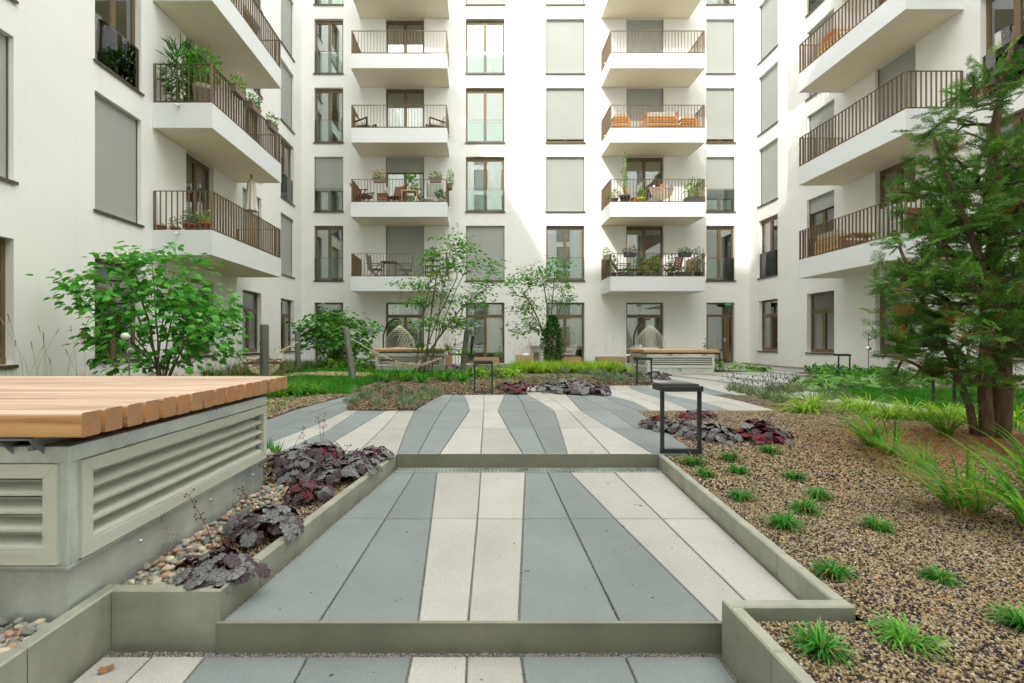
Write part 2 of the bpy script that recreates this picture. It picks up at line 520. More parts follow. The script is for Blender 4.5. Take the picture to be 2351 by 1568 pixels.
def heuchera(name, silver, vein):
    m, n, l, b = _nodes(name)
    uv = n.new('ShaderNodeUVMap'); sp = n.new('ShaderNodeSeparateXYZ'); l.new(uv.outputs[0], sp.inputs[0])
    at = n.new('ShaderNodeMath'); at.operation = 'ARCTAN2'; l.new(sp.outputs[0], at.inputs[0]); l.new(sp.outputs[1], at.inputs[1])
    ml = n.new('ShaderNodeMath'); ml.operation = 'MULTIPLY_ADD'; ml.inputs[1].default_value = 4.2
    nz = noise(n, l, 60.0, 3); l.new(at.outputs[0], ml.inputs[0])
    nn = n.new('ShaderNodeMath'); nn.operation = 'MULTIPLY'; nn.inputs[1].default_value = 0.9; l.new(nz.outputs['Fac'], nn.inputs[0]); l.new(nn.outputs[0], ml.inputs[2])
    sn = n.new('ShaderNodeMath'); sn.operation = 'SINE'; l.new(ml.outputs[0], sn.inputs[0])
    ab = n.new('ShaderNodeMath'); ab.operation = 'ABSOLUTE'; l.new(sn.outputs[0], ab.inputs[0])
    vo = n.new('ShaderNodeTexVoronoi'); vo.feature = 'DISTANCE_TO_EDGE'; vo.inputs['Scale'].default_value = 5.5; l.new(uv.outputs[0], vo.inputs['Vector'])
    v2 = n.new('ShaderNodeMath'); v2.operation = 'MULTIPLY'; v2.inputs[1].default_value = 9.0; l.new(vo.outputs['Distance'], v2.inputs[0])
    mn = n.new('ShaderNodeMath'); mn.operation = 'MINIMUM'; l.new(ab.outputs[0], mn.inputs[0]); l.new(v2.outputs[0], mn.inputs[1])
    r = ramp(n, l, mn.outputs[0], [(0.03, vein), (0.24, silver), (1.0, tuple(min(1, c*1.15) for c in silver))])
    oi = n.new('ShaderNodeObjectInfo')
    n2 = noise(n, l, 9.0, 2); mr = n.new('ShaderNodeMapRange'); mr.inputs['To Min'].default_value = 0.55; mr.inputs['To Max'].default_value = 1.4
    l.new(n2.outputs['Fac'], mr.inputs['Value'])
    vm = n.new('ShaderNodeVectorMath'); vm.operation = 'SCALE'
    l.new(r.outputs['Color'], vm.inputs[0]); l.new(mr.outputs['Result'], vm.inputs['Scale'])
    l.new(vm.outputs['Vector'], b.inputs['Base Color'])
    b.inputs['Roughness'].default_value = 0.55; b.inputs['Specular IOR Level'].default_value = 0.25
    bump(n, l, b, mn.outputs[0], 0.5, 0.004)
    return m

def plaster(name, col):
    m, n, l, b = _nodes(name)
    nz = noise(n, l, 0.7, 6, 0.6)
    r = ramp(n, l, nz.outputs['Fac'], [(0.3, tuple(c*0.965 for c in col)), (0.7, tuple(min(1, c*1.02) for c in col))])
    st = noise(n, l, 1.0, 5, 0.6, sxyz=(3.0, 3.0, 0.25))          # faint run marks
    rs = ramp(n, l, st.outputs['Fac'], [(0.55, (1, 1, 1)), (0.85, (0.95, 0.95, 0.935))])
    vm = n.new('ShaderNodeVectorMath'); vm.operation = 'MULTIPLY'
    l.new(r.outputs['Color'], vm.inputs[0]); l.new(rs.outputs['Color'], vm.inputs[1])
    l.new(vm.outputs['Vector'], b.inputs['Base Color'])
    b.inputs['Roughness'].default_value = 0.9; b.inputs['Specular IOR Level'].default_value = 0.15
    n1 = noise(n, l, 220.0, 3, 0.7); n3 = noise(n, l, 6.0, 4)
    ad = n.new('ShaderNodeMath'); ad.operation = 'MULTIPLY_ADD'; ad.inputs[1].default_value = 0.35
    l.new(n1.outputs['Fac'], ad.inputs[0]); l.new(n3.outputs['Fac'], ad.inputs[2])
    bump(n, l, b, ad.outputs[0], 0.22, 0.008)
    return m

M = {}
M['plaster'] = plaster('white_plaster', (0.86, 0.862, 0.838))
M['panel'] = mat('white_panel', (0.73, 0.76, 0.77), 0.38, var=0.02, vs=0.8, spec=0.4)
M['soffit'] = mat('soffit_board', (0.82, 0.76, 0.60), 0.85, var=0.02, vs=2.0, bmp=0.1, bs=200)
M['joint'] = mat('dark_joint', (0.06, 0.06, 0.055), 0.9)
M['bronze'] = mat('bronze_frame', (0.175, 0.125, 0.068), 0.38, metal=0.35, var=0.1, vs=2.0, spec=0.5)
M['rail'] = mat('bronze_rail', (0.19, 0.138, 0.082), 0.42, metal=0.35, var=0.08, vs=3.0)
M['sill'] = mat('brown_sill', (0.10, 0.085, 0.065), 0.45, metal=0.3, var=0.15)
M['screen'] = mat('grey_screen_fabric', (0.37, 0.39, 0.365), 0.8, var=0.04, vs=1.2, bmp=0.25, bs=500)
M['glass'] = glassmat('window_glass')
M['guard'] = glassmat('guard_glass', (0.93, 0.975, 0.955), 1.45, floor=0.03)
M['room'] = mat('room_wall', (0.60, 0.60, 0.56), 0.9, var=0.08)
M['roomfloor'] = mat('room_floor', (0.22, 0.15, 0.09), 0.5, var=0.15)
M['curtain'] = cloth('white_curtain', (0.62, 0.68, 0.62), 0.45)
M['blind'] = cloth('blind_slats', (0.72, 0.76, 0.74), 0.2)
M['dkcurtain'] = cloth('grey_curtain', (0.25, 0.25, 0.24), 0.15)
M['slabL'] = speckle('light_slab', (0.41, 0.40, 0.37), (0.24, 0.23, 0.21), (0.62, 0.61, 0.58), 0.4)
M['slabD'] = speckle('dark_slab', (0.212, 0.242, 0.238), (0.10, 0.11, 0.12), (0.29, 0.31, 0.32), 0.35)
M['sand'] = groundmat('joint_sand', [(0, (0.16, 0.15, 0.13)), (0.4, (0.26, 0.25, 0.22)), (0.7, (0.36, 0.35, 0.31)), (0.9, (0.09, 0.09, 0.08))], 220.0, 0.6)
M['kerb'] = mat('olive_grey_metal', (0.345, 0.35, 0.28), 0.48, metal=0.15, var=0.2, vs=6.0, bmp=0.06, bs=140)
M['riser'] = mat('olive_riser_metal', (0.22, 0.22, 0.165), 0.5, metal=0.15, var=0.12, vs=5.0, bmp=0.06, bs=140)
M['galv'] = galvmat('galvanised_steel', (0.68, 0.75, 0.72))
M['galvd'] = galvmat('galvanised_bracket', (0.24, 0.28, 0.28))
M['louver'] = mat('louvre_paint', (0.63, 0.645, 0.56), 0.42, var=0.03, vs=3.0)
M['dark'] = mat('dark_void', (0.02, 0.02, 0.018), 0.9)
M['mesh'] = mat('insect_mesh', (0.035, 0.033, 0.03), 0.8)
M['larch'] = woodmat('larch_wood', (0.34, 0.19, 0.11), (0.62, 0.455, 0.325), 'X')
M['larchside'] = woodmat('larch_side', (0.38, 0.18, 0.07), (0.66, 0.37, 0.165), 'X')
M['larchend'] = endgrain('larch_end_grain', (0.26, 0.115, 0.05), (0.62, 0.35, 0.185))
M['planter'] = woodmat('planter_wood', (0.36, 0.23, 0.13), (0.50, 0.35, 0.21), 'X', 0.6)
M['teak'] = woodmat('orange_wood', (0.42, 0.17, 0.05), (0.58, 0.27, 0.09), 'X', 0.7)
M['redwood'] = woodmat('red_brown_wood', (0.16, 0.055, 0.03), (0.25, 0.09, 0.05), 'X', 0.7)
M['pine'] = woodmat('pale_wood', (0.52, 0.32, 0.14), (0.68, 0.46, 0.23), 'X', 0.7)
M['greywood'] = woodmat('weathered_wood', (0.28, 0.22, 0.16), (0.42, 0.34, 0.26), 'X', 0.7)
M['brownbar'] = woodmat('spreader_wood', (0.10, 0.055, 0.035), (0.17, 0.10, 0.065), 'X', 0.8)
M['lampblk'] = mat('anthracite_paint', (0.030, 0.034, 0.035), 0.5, var=0.1, bmp=0.1, bs=300)
M['post'] = mat('grey_green_post', (0.115, 0.122, 0.098), 0.7, var=0.25, vs=5.0, bmp=0.3, bs=60, sxyz=(6, 6, 0.5))
M['rope'] = mat('natural_rope', (0.58, 0.48, 0.34), 0.9, var=0.2, vs=40)
M['chain'] = mat('steel_chain', (0.16, 0.16, 0.15), 0.45, metal=0.6)
M['black'] = mat('black_metal', (0.02, 0.02, 0.02), 0.45)
M['white'] = mat('white_plastic', (0.75, 0.75, 0.72), 0.45, var=0.04)
M['wicker'] = mat('cream_wicker', (0.58, 0.55, 0.46), 0.7, var=0.12, vs=20)
M['whitewire'] = mat('white_wire', (0.72, 0.72, 0.69), 0.5)
M['cream'] = mat('cream_cushion', (0.66, 0.62, 0.54), 0.9, var=0.06)
M['greycush'] = mat('slate_cushion', (0.10, 0.115, 0.125), 0.9, var=0.15)
M['taupe'] = mat('taupe_planter', (0.25, 0.19, 0.155), 0.6, var=0.08)
M['anth'] = mat('anthracite_planter', (0.075, 0.085, 0.09), 0.6, var=0.08)
M['terra'] = mat('terracotta', (0.44, 0.13, 0.055), 0.75, var=0.12)
M['stone'] = mat('pale_pot', (0.42, 0.38, 0.31), 0.8, var=0.08)
M['greyfurn'] = mat('grey_furniture', (0.16, 0.17, 0.15), 0.6, var=0.1)
M['orange'] = mat('orange_glaze', (0.62, 0.14, 0.03), 0.35)
M['yellow'] = mat('lime_bag', (0.55, 0.58, 0.03), 0.5)
M['blue'] = mat('blue_glaze', (0.12, 0.22, 0.34), 0.4)
M['bluegrey'] = mat('blue_grey_fabric', (0.32, 0.38, 0.44), 0.9)
M['pinkf'] = mat('pink_petals', (0.62, 0.27, 0.38), 0.7, var=0.25, vs=30)
M['redf'] = mat('red_petals', (0.58, 0.025, 0.03), 0.6, var=0.25, vs=30)
M['yelf'] = mat('yellow_petals', (0.72, 0.48, 0.03), 0.6, var=0.2, vs=30)
M['purf'] = mat('purple_petals', (0.33, 0.16, 0.38), 0.7, var=0.25, vs=30)
M['whitef'] = mat('white_petals', (0.75, 0.74, 0.66), 0.7, var=0.1, vs=30)
M['exit'] = mat('exit_green', (0.0, 0.22, 0.07), 0.4)
M['bark'] = mat('brown_bark', (0.145, 0.095, 0.06), 0.9, var=0.4, vs=12, bmp=0.8, bs=70, sxyz=(3, 3, 0.6))
M['stem'] = mat('grey_brown_stem', (0.16, 0.125, 0.075), 0.8, var=0.3, vs=14)
M['gstem'] = mat('green_stem', (0.12, 0.14, 0.045), 0.7, var=0.25)
M['lf_maple'] = leafmat('maple_leaf', (0.050, 0.270, 0.030))
M['lf_maple2'] = leafmat('maple_leaf_light', (0.130, 0.420, 0.060))
M['lf_mid'] = leafmat('shrub_leaf', (0.065, 0.240, 0.030))
M['lf_mid2'] = leafmat('shrub_leaf_light', (0.150, 0.380, 0.055))
M['lf_yew'] = leafmat('yew_needle', (0.080, 0.205, 0.036), 0.25, rough=0.4)
M['lf_yew2'] = leafmat('yew_needle_fresh', (0.165, 0.360, 0.055), 0.25, rough=0.4)
M['lf_yew3'] = leafmat('yew_needle_dry', (0.380, 0.190, 0.060), 0.15)
M['lf_thuja'] = leafmat('dark_evergreen', (0.018, 0.06, 0.014), 0.1)
M['lf_grass'] = leafmat('lawn_blade', (0.030, 0.210, 0.012), 0.3)
M['lf_grass2'] = leafmat('lawn_blade_light', (0.075, 0.310, 0.022), 0.3)
M['lf_tuft'] = leafmat('tuft_blade', (0.035, 0.200, 0.020), 0.3)
M['lf_tuft2'] = leafmat('tuft_blade_light', (0.110, 0.360, 0.050), 0.3)
M['lf_lime'] = leafmat('lime_blade', (0.280, 0.480, 0.030), 0.35)
M['lf_lime2'] = leafmat('yellow_green_blade', (0.450, 0.560, 0.070), 0.35)
M['lf_reed'] = leafmat('reed_blade', (0.080, 0.270, 0.030), 0.35)
M['lf_reed2'] = leafmat('reed_blade_light', (0.200, 0.440, 0.060), 0.35)
M['lf_dry'] = leafmat('dry_straw', (0.42, 0.27, 0.12), 0.3)
M['lf_lav'] = leafmat('lavender_leaf', (0.17, 0.25, 0.12), 0.2)
M['lf_lav2'] = leafmat('lavender_leaf_pale', (0.33, 0.41, 0.26), 0.2)
M['lf_lavf'] = mat('lavender_head', (0.09, 0.06, 0.09), 0.8)
M['lf_hosta'] = leafmat('hosta_leaf', (0.16, 0.36, 0.09), 0.3)
M['lf_hosta2'] = leafmat('hosta_leaf_pale', (0.28, 0.46, 0.20), 0.3)
M['hsilver'] = heuchera('heuchera_silver_leaf', (0.175, 0.18, 0.178), (0.022, 0.014, 0.018))
M['hplum'] = heuchera('heuchera_plum_leaf', (0.085, 0.06, 0.07), (0.016, 0.007, 0.011))
M['hred'] = heuchera('heuchera_red_leaf', (0.13, 0.012, 0.024), (0.03, 0.004, 0.008))
M['hstem'] = mat('heuchera_stem', (0.13, 0.03, 0.03), 0.7)
M['budf'] = mat('dried_buds', (0.30, 0.16, 0.09), 0.9)
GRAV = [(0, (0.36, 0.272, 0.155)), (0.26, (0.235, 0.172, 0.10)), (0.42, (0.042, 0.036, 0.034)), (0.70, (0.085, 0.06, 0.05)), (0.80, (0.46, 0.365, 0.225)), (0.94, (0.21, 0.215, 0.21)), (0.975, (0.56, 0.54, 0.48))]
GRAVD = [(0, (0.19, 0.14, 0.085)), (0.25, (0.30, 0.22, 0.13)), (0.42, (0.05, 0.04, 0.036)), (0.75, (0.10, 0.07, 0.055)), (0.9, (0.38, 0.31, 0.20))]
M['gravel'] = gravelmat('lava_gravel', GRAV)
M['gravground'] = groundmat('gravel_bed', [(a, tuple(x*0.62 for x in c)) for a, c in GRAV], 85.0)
M['farground'] = groundmat('dark_mulch_gravel', GRAVD, 55.0)
M['lawnsoil'] = groundmat('lawn_soil', [(0, (0.10, 0.13, 0.04)), (0.5, (0.16, 0.15, 0.06)), (0.8, (0.07, 0.11, 0.03))], 60.0)
M['pebA'] = mat('pebble_grey', (0.30, 0.30, 0.27), 0.6, var=0.25, vs=30, perobj=0.35)
M['pebB'] = mat('pebble_cream', (0.52, 0.45, 0.33), 0.6, var=0.2, vs=30, perobj=0.25)
M['pebC'] = mat('pebble_rose', (0.40, 0.25, 0.18), 0.6, var=0.25, vs=30, perobj=0.3)
M['pebD'] = mat('pebble_green_grey', (0.22, 0.255, 0.22), 0.6, var=0.2, vs=30, perobj=0.3)
M['soil'] = groundmat('soil', [(0, (0.10, 0.075, 0.05)), (0.5, (0.15, 0.11, 0.07))], 60.0)
# ------------------------------------------------------------------ ground, paving, kerbs, beds
YW, XL, XR = 20.95, -7.67, 11.69            # back wall, left wall, right wall planes
g_ = MB(); g_.add([(-90, -60, -0.30), (90, -60, -0.30), (90, 90, -0.30), (-90, 90, -0.30)], [(0, 1, 2, 3)])
props(g_.build('ground', M['soil']), kind='structure')

pav = MB()
pav.box(-1.41, 0.93, -3.0, 1.838, -0.29, -0.222)           # bedding under the lowest level
pav.add([(-1.02, 1.87, -0.122), (0.92, 1.86, -0.122), (0.94, 1.77, -0.122), (1.36, 1.77, -0.122), (1.53, 4.11, -0.122), (-0.72, 4.11, -0.122)], [(0, 1, 2, 3, 4, 5)])
pav.add([(-2.66, 4.12, -0.012), (1.56, 4.12, -0.012), (2.4, 6.74, -0.012), (4.2, 6.74, -0.012), (4.2, 8.5, -0.012), (6.4, 8.6, -0.012), (11.4, 8.8, -0.012), (11.4, 20.9, -0.012), (-7.6, 20.9, -0.012), (-7.6, 18.4, -0.012), (2.2, 18.4, -0.012), (2.3, 8.9, -0.012), (-2.66, 8.9, -0.012)],
        [(0, 1, 2, 3, 4, 5, 6, 11, 12), (6, 7, 8, 9, 10, 11)])
pav.add([(5.55, 1.0, -0.012), (6.45, 1.0, -0.012), (6.45, 8.62, -0.012), (5.5, 8.62, -0.012)], [(0, 1, 2, 3)])
paving = props(pav.build('paving', M['sand']), kind='structure')

def slab(poly, z, dark, jit=True):
    ins = inset(poly if sum(poly[i][0]*poly[(i+1) % len(poly)][1]-poly[(i+1) % len(poly)][0]*poly[i][1] for i in range(len(poly))) > 0 else poly[::-1], 0.004)
    if abs(sum(ins[i][0]*ins[(i+1) % len(ins)][1]-ins[(i+1) % len(ins)][0]*ins[i][1] for i in range(len(ins)))) < 0.004: return
    zz = z + (random.uniform(-0.0012, 0.0012) if jit else 0)
    b = MB(); b.prism(ins, zz-0.045, zz, 0.0035)
    b.build('paving_slab', M['slabD'] if dark else M['slabL'], paving)

def slab_rows(Ys, cols, z):
    """cols: list of (x at every row, colour of the stripe right of it); last entry closes"""
    for c in range(len(cols)-1):
        a, col = cols[c]; b, _ = cols[c+1]
        if col is None: continue
        for r in range(len(Ys)-1):
            if None in (a[r], b[r], a[r+1], b[r+1]): continue
            slab([(a[r], Ys[r]), (b[r], Ys[r]), (b[r+1], Ys[r+1]), (a[r+1], Ys[r+1])], z, col)

D_, L_ = True, False
# lowest level
slab_rows([-2.4, -1.35, -0.3, 0.75, 1.80],
    [([-1.40]*5, L_), ([-1.20, -1.20, -1.2, -1.203, -1.217], L_), ([-1.0, -1.0, -0.99, -0.995, -1.019], D_), ([-0.62, -0.62, -0.62, -0.625, -0.637], D_),
     ([-0.25]*5, L_), ([-0.045]*5, L_), ([0.16, 0.16, 0.16, 0.16, 0.156], D_), ([0.52, 0.52, 0.52, 0.529, 0.543], D_), ([0.885]*5, None)], -0.21)
# middle level
slab_rows([1.846, 2.92, 3.955],
    [([-0.985, -0.842, -0.705], D_), ([-0.612, -0.566, -0.527], D_), ([-0.233, -0.289, -0.345], L_), ([-0.042, -0.0105, 0.014], L_), ([0.151, 0.266, 0.377], D_),
     ([0.537, 0.546, 0.562], D_), ([0.918, 0.822, 0.744], L_), ([1.10, 1.105, 1.107], L_), ([1.315, 1.405, 1.50], None)], -0.11)
# upper level, in the rows read from the joints
UY = [4.122, 5.37, 6.72, 7.73, 8.73]
def ux(*px): return [None if p is None else (p-VX)*y/FPX for p, y in zip(px, UY)]
slab_rows(UY,
    [([-2.62, -2.62, -2.59, -2.46, -2.30], D_), ([-2.38, -2.21, -2.246, -2.2, -2.18], D_), ([-2.05, -1.897, -1.846, -2.05, -2.08], None)], 0.0)
slab_rows(UY[:3],
    [([-2.05, -1.897, -1.846], L_), ([-1.74, -1.636, -1.683], D_), ([-1.42, -1.36, -1.30], L_), ([-1.05, -1.064, -1.114], L_), (ux(912, 934, 952), None)], 0.0)
slab_rows(UY,
    [(ux(912, 934, 952, 985, 1017), D_), (ux(959, 991, 1015, 1030, 1041), D_), (ux(1009, 1050, 1078, 1072, 1065), L_), (ux(1104, 1108, 1111, 1111, 1111), L_),
     (ux(1201, 1165, 1143, 1152, 1159), D_), (ux(1254, 1225, 1206, 1198, 1186), D_), (ux(1303, 1285, 1271.5, 1240, 1210), L_), (ux(1402, 1343.5, 1304.5, 1276, 1250), L_),
     (ux(1501, 1399, 1334.5, 1315, 1301.5), D_), (ux(1575, 1459, 1400, 1356, 1330), D_), (ux(1515, 1517, 1464, 1412, 1380), None)], 0.0)
slab([(1.515, 4.13), (1.60, 4.13), (1.90, 4.36), (2.02, 5.37), (1.737, 5.37)], 0.0, D_)
slab_rows([6.72, 7.73, 8.73],
    [([2.204, 2.173, 2.20], D_), ([2.39, 2.465, 2.32], L_), ([2.66, 2.74, 2.67], L_), ([2.96, 3.05, 3.03], D_), ([3.22, 3.31, 3.2], D_), ([3.5, 3.57, 3.39], L_), ([3.82, 3.9, 3.80], L_), ([4.13, 4.21, 4.18], None)], 0.0)
slab_rows([8.73, 9.665, 10.6], [([0.86, 0.93, 1.02], L_), ([1.18, 1.2, 1.25], L_), ([1.585, 1.5, 1.41], None)], 0.0)
# far part, stripes wander along the court
FY = [8.73 + 0.935*i for i in range(14)]
FY[-1] = 20.90
rr = random.Random(5)
base = [2.32, 3.03, 3.42, 4.18, 4.62, 5.35, 5.78, 6.5, 6.95, 7.7, 8.1, 8.9, 9.3, 10.0, 10.4, 11.0, 11.38]
bx = []
for i, b0 in enumerate(base):
    ph = rr.uniform(0, 6.28); row = []
    for k, y in enumerate(FY):
        row.append(b0 + (0.0 if i == len(base)-1 else 0.13*math.sin(ph + k*0.9)*min(1, k/2) + 0.35*math.sin(k*0.55+0.4)*min(1, k/3)*(1 - i/len(base))))
    bx.append(row)
cols = []
for i in range(len(base)-1):
    mid = [(a+b)/2 for a, b in zip(bx[i], bx[i+1])]
    cols += [(bx[i], bool(i % 2)), (mid, bool(i % 2))]
cols.append((bx[-1], None))
slab_rows(FY, cols, 0.0)
slab_rows([18.7, 19.45, 20.2, 20.9], [([x, x, x, x], (k % 2 == 0)) for k, x in enumerate([-7.55+0.6*i for i in range(17)])] , 0.0)
slab_rows([1.0, 2.1, 3.2, 4.3, 5.4, 6.5, 7.6, 8.6], [([5.62, 5.62, 5.65, 5.68, 5.7, 5.72, 5.6, 5.3], L_), ([6.0]*8, L_), ([6.38, 6.38, 6.40, 6.42, 6.44, 6.42, 6.35, 6.25], None)], 0.0)

# ---- metal edging (kerb sections) and step risers
def kerb(p, q, label, w=0.05, z0=-0.24, z1=0.0, side=1):
    p, q = Vector(p), Vector(q); t = (q-p).normalized(); nrm = Vector((-t.y, t.x))*side*w
    b = MB(); b.prism([tuple(p), tuple(q), tuple(q+nrm), tuple(p+nrm)], z0, z1, 0.006)
    o = b.build('kerb_section', M['kerb'], loc=(p.x, p.y, z0))
    return props(o, label, 'kerb', 'folded metal kerbs beside the steps')
def lerp2(a, b, t): return (a[0]+(b[0]-a[0])*t, a[1]+(b[1]-a[1])*t)
A, Bq, C, Dq = (-1.42, -1.6), (-1.42, 1.866), (-1.0, 1.866), (-0.70, 4.118)
sA = 1.52
kerb(A, (-1.42, sA-0.002), 'grey metal kerb at the bottom left corner, before its joint')
kerb((-1.42, sA+0.002), (-1.42, 1.918), 'short grey metal kerb beside the bottom left slabs, under the timber bench')
kerb((-1.418, 1.866), (-1.0, 1.866), 'grey metal kerb facing the camera left of the lower step', side=1)
kerb(lerp2(C, Dq, 0.002), lerp2(C, Dq, 0.115), 'short piece of grey metal kerb left of the lower step edge')
kerb(lerp2(C, Dq, 0.117), Dq, 'long grey metal kerb along the left side of the steps')
E, F_, G_, H_ = (1.522, 4.118), (1.315, 1.80), (0.93, 1.75), (0.905, -1.6)
kerb(E, lerp2(E, F_, 0.83), 'long grey metal kerb along the right side of the steps', side=1)
kerb(lerp2(E, F_, 0.832), lerp2(E, F_, 1.0), 'short grey metal kerb at the right inner corner by the step', side=1)
kerb((1.365, 1.752), (0.905, 1.752), 'grey metal kerb running across to the right of the lower step', side=-1)
kerb((0.905, 1.75), (0.905, 1.50), 'grey metal kerb at the right end of the lower step', side=1)
kerb((0.905, 1.497), H_, 'grey metal kerb at the bottom right, nearest the camera', side=1)
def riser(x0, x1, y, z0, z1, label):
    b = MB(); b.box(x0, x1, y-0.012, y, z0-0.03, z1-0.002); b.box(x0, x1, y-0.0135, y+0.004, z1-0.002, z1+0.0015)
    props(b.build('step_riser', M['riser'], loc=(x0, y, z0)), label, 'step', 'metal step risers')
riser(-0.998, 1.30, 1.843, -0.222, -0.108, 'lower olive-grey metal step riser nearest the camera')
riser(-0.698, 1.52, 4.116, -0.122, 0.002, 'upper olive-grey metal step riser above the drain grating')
# drain grating in front of the upper riser
dg = thing('drain_grating', 'galvanised steel drain grating at the foot of the upper step', 'grating', (0.4, 4.03, -0.115))
b = MB(); b.box(-0.69, 1.50, 3.965, 3.971, -0.13, -0.108); b.box(-0.69, 1.50, 4.088, 4.094, -0.13, -0.108); b.build('frame', M['galv'], dg)
b = MB()
for i in range(68):
    x = -0.68 + i*0.0322
    b.box(x, x+0.004, 3.971, 4.088, -0.125, -0.109)
for y in (4.0, 4.03, 4.06): b.box(-0.69, 1.50, y-0.001, y+0.001, -0.124, -0.1085)
props(b.build('grating_bars', M['galv'], dg), kind='stuff')
b = MB(); b.box(-0.69, 1.50, 3.968, 4.09, -0.17, -0.16); b.build('channel_bottom', M['dark'], dg)
# gritty sand along the foot of the lower riser
# ---- planting beds
MOUNDS = [(4.7, 4.3, 0.10, 1.15), (3.2, 5.6, 0.02, 0.8), (-1.2, 9.6, 0.04, 0.8), (0.2, 11.0, 0.03, 1.2), (2.6, 12.5, 0.03, 1.6), (-4.6, 14.4, 0.05, 1.4)]
def mound(x, y):
    return sum(a*math.exp(-((x-cx)**2+(y-cy)**2)/(2*s*s)) for cx, cy, a, s in MOUNDS)
def bed(name, poly, z, m, step, kind='structure', mounded=True, edge=0.35, parent=None):
    pts, edges = [], []
    n = len(poly)
    for i in range(n):
        a, c = Vector(poly[i]), Vector(poly[(i+1) % n])
        k = max(1, int((c-a).length/step))
        for j in range(k): pts.append(a.lerp(c, j/k))
    nb = len(pts); edges = [(i, (i+1) % nb) for i in range(nb)]
    xs = [p[0] for p in poly]; ys = [p[1] for p in poly]
    y = min(ys)+step/2
    while y < max(ys):
        x = min(xs)+step/2
        while x < max(xs):
            xx, yy = x+random.uniform(-.2, .2)*step, y+random.uniform(-.2, .2)*step
            if in_poly(xx, yy, poly) and edge_dist(xx, yy, poly) > step*0.35: pts.append(Vector((xx, yy)))
            x += step
        y += step
    v, e, f, *_ = delaunay_2d_cdt(pts, edges, [], 1, 1e-5)
    zf = z if callable(z) else (lambda x, y: z)
    V = []
    for p in v:
        h = 0
        if mounded:
            d = min(1.0, edge_dist(p.x, p.y, poly)/edge); d = d*d*(3-2*d)
            h = mound(p.x, p.y)*d + 0.012*d*math.sin(p.x*5.1+p.y*3.3)*math.sin(p.y*4.3)
        V.append((p.x, p.y, zf(p.x, p.y)+h))
    b = MB(); b.add(V, [tuple(t) for t in f])
    o = b.build(name, m, parent, smooth=True)
    if kind: o['kind'] = kind
    return o
def zright(x, y): return -0.03 + 0.024*max(0, min(1, (y-3.6)/1.2))
def bed_z(x, y, poly, z, edge=0.35):
    d = min(1.0, edge_dist(x, y, poly)/edge); d = d*d*(3-2*d)
    return (z(x, y) if callable(z) else z) + mound(x, y)*d + 0.012*d*math.sin(x*5.1+y*3.3)*math.sin(y*4.3)
BR = [(0.955, -1.5), (0.955, 1.70), (1.36, 1.70), (1.366, 1.78), (1.57, 4.10), (1.60, 4.13), (1.90, 4.36), (2.02, 5.37), (2.204, 6.715), (4.13, 6.715), (4.21, 7.73), (4.18, 8.6), (5.3, 8.6), (5.6, 7.6), (5.66, 5.4), (5.6, 1.0), (5.6, -1.5)]
BR_near = [(0.955, 0.9), (0.955, 1.70), (1.36, 1.70), (1.366, 1.78), (1.49, 3.2), (5.0, 3.2), (3.0, 0.9)]
BR_mid = [(1.49, 3.2), (1.57, 4.10), (1.60, 4.13), (1.90, 4.36), (2.02, 5.37), (2.204, 6.715), (4.13, 6.715), (4.21, 7.73), (5.3, 7.8), (5.6, 7.0), (5.6, 3.2)]
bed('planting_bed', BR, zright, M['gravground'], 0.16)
BLn = [(-1.47, 1.92), (-1.055, 1.92), (-0.752, 4.115), (-2.64, 4.115), (-2.64, 3.40), (-1.47, 3.40)]
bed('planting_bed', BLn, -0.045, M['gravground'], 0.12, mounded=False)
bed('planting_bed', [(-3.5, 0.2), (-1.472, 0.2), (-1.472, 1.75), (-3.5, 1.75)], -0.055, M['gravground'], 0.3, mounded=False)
B3 = [(-0.90, 6.72), (-0.80, 7.73), (-0.65, 8.735), (0.86, 8.735), (1.02, 10.6), (1.41, 10.6), (1.585, 8.735), (2.20, 8.735), (2.6, 10.6), (3.85, 10.6), (4.2, 11.7), (4.42, 13.7), (4.7, 15.5), (4.75, 18.6), (-7.66, 18.6), (-7.66, 3.45), (-2.63, 3.45), (-2.62, 5.37), (-2.59, 6.72), (-2.46, 7.73), (-2.30, 8.73), (-2.08, 8.73), (-2.05, 7.73), (-1.846, 6.72)]
bed('planting_bed', B3, 0.008, M['farground'], 0.28, edge=0.6)
BH = [(11.45, 9.3), (11.45, 15.9), (10.3, 15.2), (9.4, 14.6), (10.0, 13.9), (8.67, 13.2), (8.4, 12.3), (6.6, 10.5), (6.35, 9.3)]
bed('planting_bed', BH, 0.010, M['farground'], 0.3)
BH2 = [(6.45, 1.0), (6.47, 8.0), (6.33, 9.28), (11.45, 9.28), (11.45, 1.0)]
bed('lawn_ground', BH2, 0.006, M['lawnsoil'], 0.4)
BF = [(7.1, 15.0), (8.6, 15.35), (8.3, 16.2), (7.2, 17.0)]
bed('planting_bed', BF, 0.012, M['farground'], 0.2)
bed('planting_bed', [(-2.64, 4.0), (-2.64, 3.3), (-7.6, 3.3), (-7.6, -1), (-3.4, -1), (-3.4, 4.0)], -0.02, M['farground'], 0.4, mounded=False)
LAWN = [(-3.8, 8.2), (-3.5, 8.9), (-3, 8.85), (-2.35, 8.8), (-2.45, 10.6), (-2.3, 11.8), (-0.4, 13.0), (0.3, 14.1), (0.2, 14.8), (-1, 14.75), (-3.2, 14.75), (-4.2, 15.3), (-6.2, 14), (-6.6, 10), (-5.2, 8.2)]
DRY = [(-5.6, 12.1), (-4.4, 12.6), (-3.0, 12.3), (-2.6, 13.6), (-4.0, 14.5), (-5.5, 14.2)]
def z3(x, y): return bed_z(x, y, B3, 0.008, 0.6)
def zr(x, y): return bed_z(x, y, BR, zright) 

